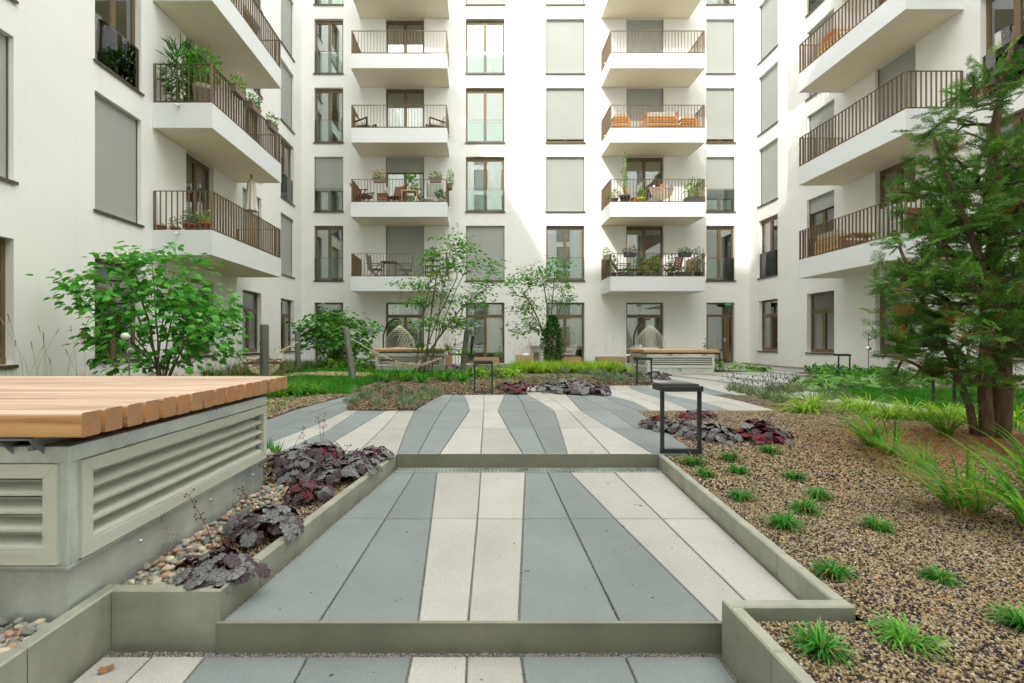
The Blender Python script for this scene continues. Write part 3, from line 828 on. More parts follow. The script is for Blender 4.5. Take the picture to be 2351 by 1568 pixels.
def stones_gn(name, poly, zf, density, rmin, rmax, mtl, step=0.2, edge_poly=None):
    """many small stones scattered over the bed (one object)"""
    pts = []
    o = bed(name, poly, 0.0, mtl, step, kind='stuff', mounded=False)
    for v in o.data.vertices: v.co.z = zf(v.co.x, v.co.y)
    ng = bpy.data.node_groups.new(name, 'GeometryNodeTree')
    ng.interface.new_socket('Geometry', in_out='INPUT', socket_type='NodeSocketGeometry')
    ng.interface.new_socket('Geometry', in_out='OUTPUT', socket_type='NodeSocketGeometry')
    n, l = ng.nodes, ng.links
    gi, go = n.new('NodeGroupInput'), n.new('NodeGroupOutput')
    dp = n.new('GeometryNodeDistributePointsOnFaces'); dp.inputs['Density'].default_value = density
    ip = n.new('GeometryNodeInstanceOnPoints')
    ico = n.new('GeometryNodeMeshIcoSphere'); ico.inputs['Radius'].default_value = 1.0; ico.inputs['Subdivisions'].default_value = 1
    sm = n.new('GeometryNodeSetMaterial'); sm.inputs['Material'].default_value = mtl
    rot = n.new('FunctionNodeRandomValue'); rot.data_type = 'FLOAT_VECTOR'; rot.inputs[1].default_value = (6.28, 6.28, 6.28)
    sc = n.new('FunctionNodeRandomValue'); sc.data_type = 'FLOAT_VECTOR'; sc.inputs[0].default_value = (rmin,)*3; sc.inputs[1].default_value = (rmax,)*3
    sc.inputs['Seed'].default_value = 3
    l.new(gi.outputs[0], dp.inputs['Mesh']); l.new(dp.outputs['Points'], ip.inputs['Points'])
    l.new(ico.outputs['Mesh'], sm.inputs['Geometry']); l.new(sm.outputs[0], ip.inputs['Instance'])
    l.new(rot.outputs[0], ip.inputs['Rotation']); l.new(sc.outputs[0], ip.inputs['Scale'])
    l.new(ip.outputs['Instances'], go.inputs[0])
    md = o.modifiers.new('stones', 'NODES'); md.node_group = ng
    return o
stones_gn('gravel', BR_near, lambda x, y: zr(x, y)+0.002, 20000, 0.0035, 0.0078, M['gravel'])
stones_gn('gravel', BR_mid, lambda x, y: zr(x, y)+0.002, 6500, 0.0052, 0.0112, M['gravel'])
stones_gn('gravel', BLn, lambda x, y: -0.043, 9000, 0.0045, 0.0095, M['gravel'])
M['gravelfar'] = gravelmat('mulch_gravel', GRAVD)
stones_gn('gravel', [(-0.90, 6.73), (-0.80, 7.73), (-0.65, 8.74), (0.86, 8.74), (0.95, 10.6), (1.45, 10.6), (1.585, 8.74), (2.20, 8.74), (2.6, 10.55), (3.85, 10.55), (4.2, 11.7), (4.2, 12.6), (-1.5, 12.0), (-2.3, 10.5), (-2.08, 8.73), (-2.05, 7.73), (-1.846, 6.73)],
          lambda x, y: z3(x, y)+0.003, 1500, 0.009, 0.02, M['gravelfar'])
stones_gn('gravel', [(-4.2, 6.0), (-2.63, 5.0), (-2.60, 6.72), (-2.47, 7.73), (-2.32, 8.7), (-3.4, 8.8), (-4.2, 8.0)], lambda x, y: z3(x, y)+0.003, 2600, 0.007, 0.016, M['gravel'])
stones_gn('gravel', [(-1.40, 1.80), (0.88, 1.80), (0.88, 1.832), (-1.40, 1.84)], lambda x, y: -0.2205, 16000, 0.002, 0.0045, gravelmat('grey_grit', [(0, (0.2, 0.19, 0.17)), (0.3, (0.33, 0.32, 0.29)), (0.6, (0.1, 0.1, 0.09)), (0.8, (0.45, 0.43, 0.4))]), step=0.05)
stones_gn('gravel', [(11.4, 9.5), (11.68, 9.5), (11.68, 20.9), (11.4, 20.9)], lambda x, y: 0.01, 900, 0.016, 0.032, gravelmat('wall_strip_pebble', [(0, (0.45, 0.38, 0.27)), (0.4, (0.3, 0.28, 0.24)), (0.7, (0.5, 0.36, 0.26)), (0.85, (0.2, 0.2, 0.18))]))
stones_gn('gravel', [(4.9, 14.2), (7.2, 14.2), (7.2, 14.75), (4.9, 14.75)], lambda x, y: 0.012, 900, 0.014, 0.028, gravelmat('bench_strip_pebble', [(0, (0.55, 0.5, 0.4)), (0.4, (0.4, 0.38, 0.34)), (0.7, (0.5, 0.4, 0.3))]))

# river pebbles round the near timber bench: each stone its own piece of the strip
pst = MB(); pst.add([(-1.47, 1.93, -0.040), (-1.26, 1.93, -0.040), (-1.30, 3.38, -0.040), (-1.47, 3.38, -0.040), (-1.75, 1.40, -0.048), (-1.475, 1.40, -0.048), (-1.475, 1.72, -0.048), (-1.75, 1.72, -0.048)], [(0, 1, 2, 3), (4, 5, 6, 7)])
strip = props(pst.build('pebble_strip', M['sand']), kind='structure')
pm = []
for i in range(6):
    b = MB(); b.ball((0, 0, 0), 1.0, 9, 6)
    r_ = random.Random(i)
    k1, k2, k3 = [r_.uniform(0, 6) for _ in range(3)]
    b.v = [(x*(1+0.12*math.sin(3*y+k1)), y*(1+0.10*math.sin(2.5*x+k2)), z*(1+0.15*math.sin(2*x+k3))) for x, y, z in b.v]
    me = bpy.data.meshes.new('pebble'); me.from_pydata(b.v, [], b.f); me.polygons.foreach_set('use_smooth', [True]*len(me.polygons)); pm.append(me)
pmats = [M['pebA'], M['pebB'], M['pebB'], M['pebC'], M['pebD'], M['pebA']]
pmv = []
for me in pm:
    for mt in set(pmats):
        c = me.copy(); c.materials.append(mt); pmv.append(c)
def pebbles(zone, n, r0, r1, z):
    placed = []
    tries = 0
    while len(placed) < n and tries < n*60:
        tries += 1
        x, y = zone()
        r = random.uniform(r0, r1)
        lvl = 0
        near = [q for q in placed if math.hypot(q[0]-x, q[1]-y) < (q[2]+r)*0.80]
        if near:
            if len(near) > 2 or any(math.hypot(q[0]-x, q[1]-y) < (q[2]+r)*0.42 for q in near): continue
            if any(q[3] > 0 for q in near): continue
            lvl = 1
        placed.append((x, y, r, lvl))
        o = obj_from_mesh('pebble', random.choice(pmv), strip, (x, y, z + r*0.35 + lvl*r*0.6))
        o.rotation_euler = (random.uniform(-.35, .35), random.uniform(-.35, .35), random.uniform(0, 6.28))
        o.scale = (r*random.uniform(0.95, 1.3), r*random.uniform(0.7, 0.95), r*random.uniform(0.5, 0.7))
def zA():
    y = random.uniform(1.94, 3.32); w = 0.24 if y < 2.3 else 0.20
    return random.uniform(-1.455, -1.455+w*random.uniform(0.6, 1.0)), y
def zB():
    return random.uniform(-1.73, -1.49), random.uniform(1.42, 1.715)
pebbles(zA, 238, 0.012, 0.023, -0.040)
pebbles(zB, 62, 0.014, 0.025, -0.048)
stones_gn('small_pebbles', [(-1.465, 1.94), (-1.24, 1.94), (-1.27, 3.36), (-1.465, 3.36)], lambda x, y: -0.040, 2600, 0.006, 0.014, gravelmat('pebble_fill', [(0, (0.45, 0.38, 0.27)), (0.35, (0.30, 0.29, 0.26)), (0.6, (0.38, 0.26, 0.19)), (0.8, (0.24, 0.26, 0.23))]))
stones_gn('small_pebbles', [(-1.74, 1.41), (-1.48, 1.41), (-1.48, 1.715), (-1.74, 1.715)], lambda x, y: -0.047, 2600, 0.006, 0.014, bpy.data.materials['pebble_fill'])
# ------------------------------------------------------------------ apartment building wings
class Wing:
    """u runs along the wall, n out of it into the court, z up"""
    def __init__(s, f, root): s.f, s.root = f, root
    def box(s, b, u0, u1, n0, n1, z0, z1, mi=0):
        p, q = s.f(u0, n0, z0), s.f(u1, n1, z1)
        b.box(min(p[0], q[0]), max(p[0], q[0]), min(p[1], q[1]), max(p[1], q[1]), z0, z1, mi)
    def quad(s, b, pts, mi=0):
        b.add([s.f(*p) for p in pts], [tuple(range(len(pts)))], mi)

ZR = [0.0] + [3.60+2.99*k for k in range(7)]
ZT = [2.65] + [5.98+2.99*k for k in range(7)]
FLOOR = [0.0] + [3.53+2.99*k for k in range(7)]
RV = 0.20

def facade(w, u0, u1, ztop, openings, room_d=2.4):
    """plastered wall with real openings, reveals and a room behind every opening"""
    us = sorted(set([u0, u1] + [o[0] for o in openings] + [o[1] for o in openings]))
    zs = sorted(set([-0.3, ztop] + [o[2] for o in openings] + [o[3] for o in openings]))
    b = MB()
    for i in range(len(us)-1):
        for j in range(len(zs)-1):
            uc, zc = (us[i]+us[i+1])/2, (zs[j]+zs[j+1])/2
            if any(o[0] < uc < o[1] and o[2] < zc < o[3] for o in openings): continue
            w.quad(b, [(us[i], 0, zs[j]), (us[i+1], 0, zs[j]), (us[i+1], 0, zs[j+1]), (us[i], 0, zs[j+1])])
    for a, c, z0, z1 in [o[:4] for o in openings]:
        w.quad(b, [(a, 0, z0), (a, -RV-.06, z0), (a, -RV-.06, z1), (a, 0, z1)])
        w.quad(b, [(c, 0, z0), (c, -RV-.06, z0), (c, -RV-.06, z1), (c, 0, z1)])
        w.quad(b, [(a, 0, z1), (c, 0, z1), (c, -RV-.06, z1), (a, -RV-.06, z1)])
        w.quad(b, [(a, 0, z0), (c, 0, z0), (c, -RV-.06, z0), (a, -RV-.06, z0)])
        A, C, Z0, Z1 = a-0.45, c+0.45, z0-0.05, z1+0.2
        n0, n1 = -RV-.06, -RV-room_d
        for (p, q, r, s_) in (((A, n0), (A, n1), Z0, Z1), ((C, n0), (C, n1), Z0, Z1)):
            w.quad(b, [(p[0], p[1], r), (q[0], q[1], r), (q[0], q[1], s_), (p[0], p[1], s_)], 1)
        w.quad(b, [(A, n1, Z0), (C, n1, Z0), (C, n1, Z1), (A, n1, Z1)], 1)
        w.quad(b, [(A, n0, Z1), (C, n0, Z1), (C, n1, Z1), (A, n1, Z1)], 1)
        w.quad(b, [(A, n0, Z0), (C, n0, Z0), (C, n1, Z0), (A, n1, Z0)], 2)
        for (p0, p1, q0, q1) in ((A, a, Z0, Z1), (c, C, Z0, Z1)):
            w.quad(b, [(p0, n0, q0), (p1, n0, q0), (p1, n0, q1), (p0, n0, q1)], 1)
        w.quad(b, [(a, n0, z1), (c, n0, z1), (c, n0, Z1), (a, n0, Z1)], 1)
    return b

def window(w, u0, u1, z0, z1, shut=0.0, kind='french', curtain=None, guard=True, sill=True, tilt=False):
    """kind: french (two leaves to the floor), ground (transom light), door (exit door), balcony"""
    root = w.root
    n0, n1 = -RV, -RV+0.06
    fw = 0.075
    b = MB()
    top = 0.11 if kind in ('french', 'balcony') else 0.07
    w.box(b, u0, u0+fw, n0, n1, z0, z1); w.box(b, u1-fw, u1, n0, n1, z0, z1)
    w.box(b, u0+fw, u1-fw, n0, n1, z1-top, z1); w.box(b, u0+fw, u1-fw, n0, n1, z0, z0+0.085)
    zi0, zi1 = z0+0.085, z1-top
    um = (u0+u1)/2
    panes = []
    if kind in ('ground', 'door'):
        zt = z0 + (z1-z0)*(0.785 if z0 < 0.2 else 0.70)
        w.box(b, u0+fw, u1-fw, n0, n1+0.004, zt-0.05, zt+0.05)
        if kind == 'ground':
            panes.append((u0+fw, u1-fw, zt+0.05, zi1)); zi1 = zt-0.05
        else:
            panes.append((u0+fw, um+0.24*(u1-u0), zt+0.05, zi1)); panes.append((um+0.24*(u1-u0)+0.05, u1-fw, zt+0.05, zi1))
            w.box(b, um+0.24*(u1-u0), um+0.24*(u1-u0)+0.05, n0, n1, zt+0.05, zi1); zi1 = zt-0.05
    if kind == 'door':
        ud = u0 + (u1-u0)*0.80
        w.box(b, ud-0.05, ud+0.07, n0, n1+0.01, zi0, zi1)
        w.box(b, ud-0.16, ud-0.05, n0, n1+0.006, zi0, zi1)
        w.box(b, u0+fw, ud-0.05, n0, n1+0.006, zi0, zi0+0.1); w.box(b, u0+fw, u0+fw+0.05, n0, n1+0.006, zi0, zi1)
        panes += [(u0+fw+0.05, ud-0.16, zi0+0.1, zi1), (ud+0.07, u1-fw, zi0, zi1)]
    else:
        mw = 0.065
        w.box(b, um-mw, um+mw, n0, n1+0.008, zi0, zi1)
        for a, c in ((u0+fw, um-mw), (um+mw, u1-fw)):
            w.box(b, a, c, n0, n1-0.006, zi0, zi0+0.045); w.box(b, a, c, n0, n1-0.006, zi1-0.04, zi1)
            panes.append((a, c, zi0+0.045, zi1-0.04))
    win = b.build('window', M['bronze'], root)
    for a, c, q0, q1 in panes:
        p = MB(); w.box(p, a-0.005, c+0.005, n0+0.025, n0+0.031, q0-0.005, q1+0.005); p.build('pane', M['glass'], win)
    if sill:
        s = MB(); w.box(s, u0-0.04, u1+0.04, -RV+0.06, 0.045, z0-0.03, z0-0.002)
        w.box(s, u0-0.04, u1+0.04, 0.035, 0.045, z0-0.055, z0-0.03); s.build('sill', M['sill'], win)
    if shut > 0:
        s = MB(); zb = z1 - (z1-z0)*shut
        if shut >= 0.99: zb = z0+0.01
        w.box(s, u0+0.02, u1-0.02, -0.115, -0.110, zb, z1-0.005)
        s.build('shutter', M['screen'], win)
        s = MB(); w.box(s, u0+0.012, u1-0.012, -0.122, -0.100, zb, zb+0.03)
        w.box(s, u0+0.001, u0+0.02, -0.13, -0.09, z0, z1); w.box(s, u1-0.02, u1-0.001, -0.13, -0.09, z0, z1)
        s.build('shutter_guide', M['bronze'], win)
    if guard and shut < 0.9 and kind == 'french':
        s = MB(); w.box(s, u0+0.03, u1-0.03, -0.075, -0.063, z0+0.02, z0+1.0); s.build('glass_guard', M['guard'], win)
        s = MB(); w.box(s, u0+0.03, u1-0.03, -0.078, -0.060, z0+1.0, z0+1.012); w.box(s, u0+0.001, u0+0.03, -0.085, -0.05, z0, z0+1.0); w.box(s, u1-0.03, u1-0.001, -0.085, -0.05, z0, z0+1.0)
        s.build('guard_rail', M['bronze'], win)
    if curtain and shut < 0.9:
        kindc, parts = curtain
        for a, c in parts:
            ua, uc = u0+(u1-u0)*a, u0+(u1-u0)*c
            V, F = [], []
            k = max(8, int((uc-ua)/0.018)); ph = random.uniform(0, 6)
            for i in range(k+1):
                u = ua+(uc-ua)*i/k
                nn = -RV-0.16 + 0.028*math.sin(u*42+ph) + 0.012*math.sin(u*97+ph)
                V += [w.f(u, nn, z0+0.02), w.f(u, nn, z1-0.03)]
            F = [(2*i, 2*i+2, 2*i+3, 2*i+1) for i in range(k)]
            q = MB(); q.add(V, F)
            q.build('curtain', M[kindc], win, smooth=True)
    return win

BARME = {}
def balcony(w, u0, u1, p, zt, bars_single=True, spouts=()):
    zb, zr_ = zt-0.59, zt+0.93
    b = MB(); w.box(b, u0+0.012, u1-0.012, 0.002, p-0.012, zb+0.012, zt-0.05)
    bal = b.build('balcony', M['joint'], w.root)
    um = u0+(u1-u0)*0.5
    def pan(a, c, n0, n1):
        q = MB(); w.box(q, a, c, n0, n1, zb, zt); q.build('fascia_panel', M['panel'], bal)
    pan(u0, um-0.002, p-0.012, p); pan(um+0.002, u1, p-0.012, p)
    pan(u0, u0+0.012, 0.004, p-0.013); pan(u1-0.012, u1, 0.004, p-0.013)
    q = MB(); w.box(q, u0+0.018, u1-0.018, 0.012, p-0.018, zb+0.004, zb+0.011); q.build('soffit', M['soffit'], bal)
    q = MB(); w.box(q, u0+0.013, u1-0.013, 0.004, p-0.013, zt-0.05, zt-0.045); q.build('floor_boards', M['greywood'], bal)
    e = 0.035
    r = MB()
    for z, h in ((zr_-0.012, 0.012), (zt+0.035, 0.014)):
        w.box(r, u0+e-0.02, u1-e+0.02, p-e-0.022, p-e+0.022, z, z+h)
        w.box(r, u0+e-0.022, u0+e+0.022, 0.01, p-e-0.022, z+.0005, z+h-.0005); w.box(r, u1-e-0.022, u1-e+0.022, 0.01, p-e-0.022, z+.0005, z+h-.0005)
    for uu, nn in ((u0+e, p-e), (u1-e, p-e), (u0+e, 0.03), (u1-e, 0.03)):
        w.box(r, uu-0.021, uu+0.021, nn-0.021, nn+0.021, zt-0.01, zr_-0.0125)
    w.box(r, u0+0.001, u1-0.001, p-0.03, p+0.003, zt+0.001, zt+0.008)
    r.build('railing', M['rail'], bal)
    key = 'f' + ('y' if abs(w.f(0, 1, 0)[1]-w.f(0, 0, 0)[1]) > 0.5 else 'x')
    h = zr_-0.012-(zt+0.035)
    def barmesh(du, dn):
        k = (w.f(1, 0, 0)[0]-w.f(0, 0, 0)[0] > 0.5, du, dn)
        if k not in BARME:
            q = MB(); hx, hy = (du/2, dn/2) if k[0] else (dn/2, du/2)
            q.box(-hx, hx, -hy, hy, 0, h)
            me = bpy.data.meshes.new('bar'); me.from_pydata(q.v, [], q.f); me.materials.append(M['rail']); BARME[k] = me
        return BARME[k]
    nf = int(round((u1-u0-2*e)/0.128)); ns = int(round((p-e-0.03)/0.128))
    jm = MB()
    for i in range(1, nf):
        u = u0+e+(u1-u0-2*e)*i/nf
        loc = Vector(w.f(u, p-e, zt+0.049))-ORIG[w.root.name]
        if bars_single: obj_from_mesh('bar', barmesh(0.011, 0.04), bal, loc)
        else: w.box(jm, u-0.0055, u+0.0055, p-e-0.02, p-e+0.02, zt+0.049, zt+0.049+h-0.014)
    for uu in (u0+e, u1-e):
        for i in range(1, ns):
            nn = 0.03+(p-e-0.03)*i/ns
            loc = Vector(w.f(uu, nn, zt+0.049))-ORIG[w.root.name]
            if bars_single == 2: obj_from_mesh('bar', barmesh(0.04, 0.011), bal, loc)
            else: w.box(jm, uu-0.02, uu+0.02, nn-0.0055, nn+0.0055, zt+0.049, zt+0.049+h-0.014)
    if jm.v: props(jm.build('railing_bars', M['rail'], bal), kind='stuff')
    for (uu, nn, du, dn) in spouts:
        q = MB(); pp = Vector(w.f(uu, nn, zt-0.09)); qq = Vector(w.f(uu+du, nn+dn, zt-0.12)); q.tube([pp, qq], 0.024, 10); q.build('spout', M['galv'], bal, smooth=True)
    return bal

def body(w, u0, u1, ztop, depth):
    """roof, ends and back of the wing"""
    b = MB()
    w.quad(b, [(u0, 0, ztop), (u1, 0, ztop), (u1, -depth, ztop), (u0, -depth, ztop)])
    w.quad(b, [(u0, 0, -.3), (u0, -depth, -.3), (u0, -depth, ztop), (u0, 0, ztop)])
    w.quad(b, [(u1, 0, -.3), (u1, -depth, -.3), (u1, -depth, ztop), (u1, 0, ztop)])
    w.quad(b, [(u0, -depth, -.3), (u1, -depth, -.3), (u1, -depth, ztop), (u0, -depth, ztop)])
    return b

ROOF, ROOF2 = 22.3, 18.8
# --- back wing
rootB = thing('apartment_building', 'white plastered apartment block at the back of the court with two columns of balconies', 'building', (2.0, YW, 0))
wB = Wing(lambda u, n, z: (u, YW-n, z), rootB)
colB = {'A': (-7.144, -5.889), 'B': (-4.047, -2.388), 'C': (-0.576, 1.10), 'D': (2.907, 4.568), 'E': (6.38, 8.0), 'F': (9.85, 11.08)}
ops = []
for c, (a, d) in colB.items():
    for k in range(7):
        z0, z1 = (0.01 if k == 0 else ZR[k]), ZT[k]
        if c in 'BE' and k > 0: z0 = FLOOR[k]
        if z1 < ROOF2-0.5: ops.append((a, d, z0, z1, c, k))
facade(wB, XL, XR, ROOF2, ops).build('wall', [M['plaster'], M['room'], M['roomfloor']], rootB)
body(wB, XL, XR, ROOF2, 9).build('roof', M['plaster'], rootB)
full = ('curtain', [(0.02, 0.98)]); left = ('curtain', [(0.02, 0.3)]); both = ('curtain', [(0.03, 0.3), (0.72, 0.97)]); halfr = ('curtain', [(0.5, 0.98)])
ST = {('A', 1): (0, None), ('A', 2): (0.62, ('blind', [(0, 1)])), ('A', 3): (0, None), ('A', 4): (0, None), ('A', 5): (0, full),
      ('B', 1): (1, None), ('B', 2): (0.28, ('curtain', [(0.05, 0.48)])), ('B', 3): (0, None), ('B', 4): (0, None),
      ('C', 1): (1, None), ('C', 2): (0, ('blind', [(0, 1)])), ('C', 3): (0, None), ('C', 4): (0, ('curtain', [(0.12, 0.45), (0.6, 0.95)])), ('C', 5): (1, None),
      ('D', 1): (0, None), ('D', 2): (1, None), ('D', 3): (0.93, None), ('D', 4): (1, None), ('D', 5): (0, full),
      ('E', 1): (0, ('curtain', [(0.8, 0.98)])), ('E', 2): (0, ('curtain', [(0.05, 0.4), (0.52, 0.65)])), ('E', 3): (1, None), ('E', 4): (1, None),
      ('F', 1): (0, None), ('F', 2): (0.76, None), ('F', 3): (0.93, None), ('F', 4): (1, None), ('F', 5): (0, full),
      ('A', 0): (0, full), ('B', 0): (0, both), ('C', 0): (0, ('curtain', [(0.02, 0.3), (0.55, 0.98)])), ('D', 0): (0, full), ('E', 0): (0, full), ('F', 0): (0, None)}
for a, d, z0, z1, c, k in ops:
    sh, cu = ST.get((c, k), (0, full))
    kd = 'door' if (c == 'F' and k == 0) else 'ground' if k == 0 else 'balcony' if c in 'BE' else 'french'
    window(wB, a, d, z0, z1, sh, kd, cu, sill=(k > 0 and c not in 'BE'))
for (a, d) in ((-5.16, -1.29), (5.28, 9.10)):
    for k in range(1, 7):
        if FLOOR[k] > 17: continue
        sp = [(a, 1.0, -0.13, 0)] if a > 0 else [(d, 1.0, 0.13, 0)]
        balcony(wB, a, d, 1.5, FLOOR[k]+0.05, bars_single=(k < 5), spouts=sp)
# wall patches: small plaster hatch by the left shrub
b = MB(); wB.box(b, -4.95, -4.65, 0.001, 0.004, 0.35, 0.75); b.build('service_hatch', M['plaster'], rootB)

# --- left wing
rootL = thing('apartment_building', 'white plastered side wing on the left with stacked balconies', 'building', (XL, 10.0, 0))
wL = Wing(lambda u, n, z: (XL+n, u, z), rootL)
colL = {'V': (2.6, 3.9), 'W': (6.35, 7.97), 'X': (9.65, 10.98), 'Y': (12.66, 13.98), 'Z': (15.68, 17.03), 'Q': (18.70, 20.03)}
ops = []
for c, (a, d) in colL.items():
    for k in range(6):
        z0 = 0.58 if k == 0 else FLOOR[k] if c == 'Y' else ZR[k]
        ops.append((a, d, z0, ZT[k], c, k))
facade(wL, -14.0, YW+0.0, ROOF, ops).build('wall', [M['plaster'], M['room'], M['roomfloor']], rootL)
body(wL, -14.0, YW+9, ROOF, 9).build('roof', M['plaster'], rootL)
ST = {('W', 1): (1, None), ('X', 1): (1, None), ('X', 2): (0, both), ('Y', 1): (0, ('dkcurtain', [(0.05, 0.2), (0.8, 0.95)])), ('Y', 2): (0, both),
      ('Z', 1): (1, None), ('Q', 1): (1, None), ('Q', 2): (0, full), ('Q', 3): (1, None), ('Q', 4): (1, None), ('W', 0): (0, full)}
for a, d, z0, z1, c, k in ops:
    sh, cu = ST.get((c, k), (0, full))
    window(wL, a, d, z0, z1, sh, 'ground' if k == 0 else 'balcony' if c == 'Y' else 'french', cu, sill=(c != 'Y' or k == 0))
for k in range(1, 6):
    balcony(wL, 11.354, 15.32, 1.40, FLOOR[k]+0.05, bars_single=2 if k < 4 else 0, spouts=[(11.354, 0.62, -0.16, 0)])

# --- right wing
rootR = thing('apartment_building', 'white plastered side wing on the right, partly in sun, with stacked balconies', 'building', (XR, 10.0, 0))
wR = Wing(lambda u, n, z: (XR-n, u, z), rootR)
colR = {'V': (2.6, 3.9), 'J': (9.98, 11.28), 'I': (12.95, 14.27), 'H': (15.92, 17.24), 'G': (18.93, 20.22), 'K': (6.4, 7.7)}
ops = []
for c, (a, d) in colR.items():
    for k in range(6):
        z0 = 0.58 if k == 0 else FLOOR[k] if c == 'I' else ZR[k]
        ops.append((a, d, z0, ZT[k], c, k))
facade(wR, -14.0, YW, ROOF2, ops).build('wall', [M['plaster'], M['room'], M['roomfloor']], rootR)
body(wR, -14.0, YW+9, ROOF2, 9).build('roof', M['plaster'], rootR)
ST = {('G', 1): (0, ('curtain', [(0.4, 0.95)])), ('G', 2): (1, None), ('G', 3): (1, None), ('G', 4): (1, None), ('H', 1): (0.22, both), ('H', 2): (1, None), ('H', 3): (1, None),
      ('I', 1): (0, full), ('I', 2): (1, None), ('J', 2): (0, full)}
for a, d, z0, z1, c, k in ops:
    sh, cu = ST.get((c, k), (0, full))
    window(wR, a, d, z0, z1, sh, 'ground' if k == 0 else 'balcony' if c == 'I' else 'french', cu, sill=(c != 'I' or k == 0))
for k in range(1, 6):
    balcony(wR, 11.65, 15.57, 1.41, FLOOR[k]+0.05, bars_single=2 if k < 4 else 0, spouts=[(11.65, 0.62, -0.16, 0)])

# --- wing behind the camera (closes the court; seen in the window reflections and by its shadow)
YB, HB = -14.0, 34.2
rootC = thing('apartment_building', 'white plastered wing closing the court behind the camera', 'building', (2.0, YB, 0))
wC = Wing(lambda u, n, z: (u, YB+n, z), rootC)
b = MB(); wC.quad(b, [(XL-9, 0, -.3), (XR+9, 0, -.3), (XR+9, 0, HB), (XL-9, 0, HB)]); b.build('wall', M['plaster'], rootC)
body(wC, XL-9, XR+9, HB, 9).build('roof', M['plaster'], rootC)
for k in range(8):
    for i in range(6):
        u = XL+0.7+i*3.2
        b = MB(); wC.box(b, u, u+1.5, 0.002, 0.03, 0.6 if k == 0 else 3.6+2.99*(k-1), 2.65 if k == 0 else 5.98+2.99*(k-1))
        wn_ = b.build('window', M['bronze'], rootC)
        b = MB(); wC.box(b, u+0.08, u+1.42, 0.03, 0.036, (0.6 if k == 0 else 3.6+2.99*(k-1))+.08, (2.65 if k == 0 else 5.98+2.99*(k-1))-.08)
        b.build('shutter', M['screen'], wn_)

# exit sign above the door on the right of the back wall
ex = thing('exit_sign', 'small green emergency exit sign above the glazed door', 'sign', (10.72, YW-0.1, 2.55))
b = MB(); b.box(10.55, 10.90, YW-0.13, YW-0.11, 2.49, 2.63); b.build('panel', M['exit'], ex)
b = MB(); y = YW-0.1325
def fl(pts): b.add([(x, y, z) for x, z in pts], [tuple(range(len(pts)))])
fl([(10.66, 2.52), (10.675, 2.52), (10.675, 2.57), (10.66, 2.57)]); fl([(10.635, 2.565), (10.70, 2.565), (10.6675, 2.605)])
fl([(10.74, 2.51), (10.745, 2.51), (10.745, 2.61), (10.74, 2.61)])
fl([(10.78, 2.555), (10.80, 2.55), (10.81, 2.585), (10.79, 2.59)]); fl([(10.80, 2.595), (10.815, 2.595), (10.815, 2.612), (10.80, 2.612)])
fl([(10.78, 2.51), (10.79, 2.51), (10.80, 2.555), (10.785, 2.555)]); fl([(10.815, 2.52), (10.825, 2.525), (10.80, 2.555), (10.795, 2.55)]); fl([(10.77, 2.565), (10.79, 2.58), (10.785, 2.588), (10.765, 2.575)])
b.build('pictogram', M['white'], ex)
dh = MB(); dh.tube([(10.70, YW-0.20+0.13, 1.05), (10.70, YW+0.04, 1.05)], 0.01, 8); dh.tube([(10.72, YW+0.045, 1.05), (10.58, YW+0.045, 1.05)], 0.011, 8); dh.box(10.685, 10.725, YW+0.13, YW+0.137, 0.94, 1.12)
dh.build('door_handle', M['galv'], rootB)
# ------------------------------------------------------------------ things: benches, lamps, posts, furniture
OVAL = (np.array([(0, 0, 0), (0.25, 0.32, 0.05), (0.22, 0.68, 0.03), (0, 1.0, -0.10), (-0.22, 0.68, 0.03), (-0.25, 0.32, 0.05), (0, 0.5, -0.03)]),
        np.array([(0, 1, 6), (1, 2, 6), (2, 3, 6), (3, 4, 6), (4, 5, 6), (5, 0, 6)]))
DIAM = (np.array([(0, 0, 0), (0.27, 0.5, 0.04), (0, 1.0, -0.06), (-0.27, 0.5, 0.04)]), np.array([(0, 1, 2), (0, 2, 3)]))
_mo = [(0.0, -0.06), (0.30, -0.04), (0.52, 0.12), (0.36, 0.30), (0.56, 0.52), (0.26, 0.56), (0.20, 0.74), (0.0, 1.0), (-0.20, 0.74), (-0.26, 0.56), (-0.56, 0.52), (-0.36, 0.30), (-0.52, 0.12), (-0.30, -0.04)]
MAPLE = (np.array([(0, 0.22, 0.06)] + [(x, y, -0.28*(x*x+(y-0.2)**2)) for x, y in _mo]), np.array([(0, i+1, (i+1) % len(_mo)+1) for i in range(len(_mo))]))

def unit(v): return v/np.maximum(1e-9, np.linalg.norm(v, axis=-1, keepdims=True))

def leafcloud(name, parent, c, r, n, size, mats, tpl=DIAM, seed=0, upb=0.5, shell=0.55, kind=None):
    g = np.random.default_rng(seed)
    d = unit(g.normal(size=(n, 3)))
    rad = shell + (1-shell)*g.random((n, 1)); rad = np.where(g.random((n, 1)) < 0.25, g.random((n, 1)), rad)
    p = np.array(c) + d*rad*np.array(r)
    t = unit(d + g.normal(size=(n, 3))*0.7 + np.array([0, 0, -0.15]))
    nr = unit(d*0.4 + np.array([0, 0, upb]) + g.normal(size=(n, 3))*0.5)
    V, F = scatter(tpl[0], tpl[1], p, t, nr, size*(0.7+0.6*g.random(n)))
    mi = np.repeat(g.integers(0, len(mats), n), len(tpl[1]))
    o = np_mesh(name, V, F, mats, parent, mi)
    if kind: o['kind'] = kind
    return o

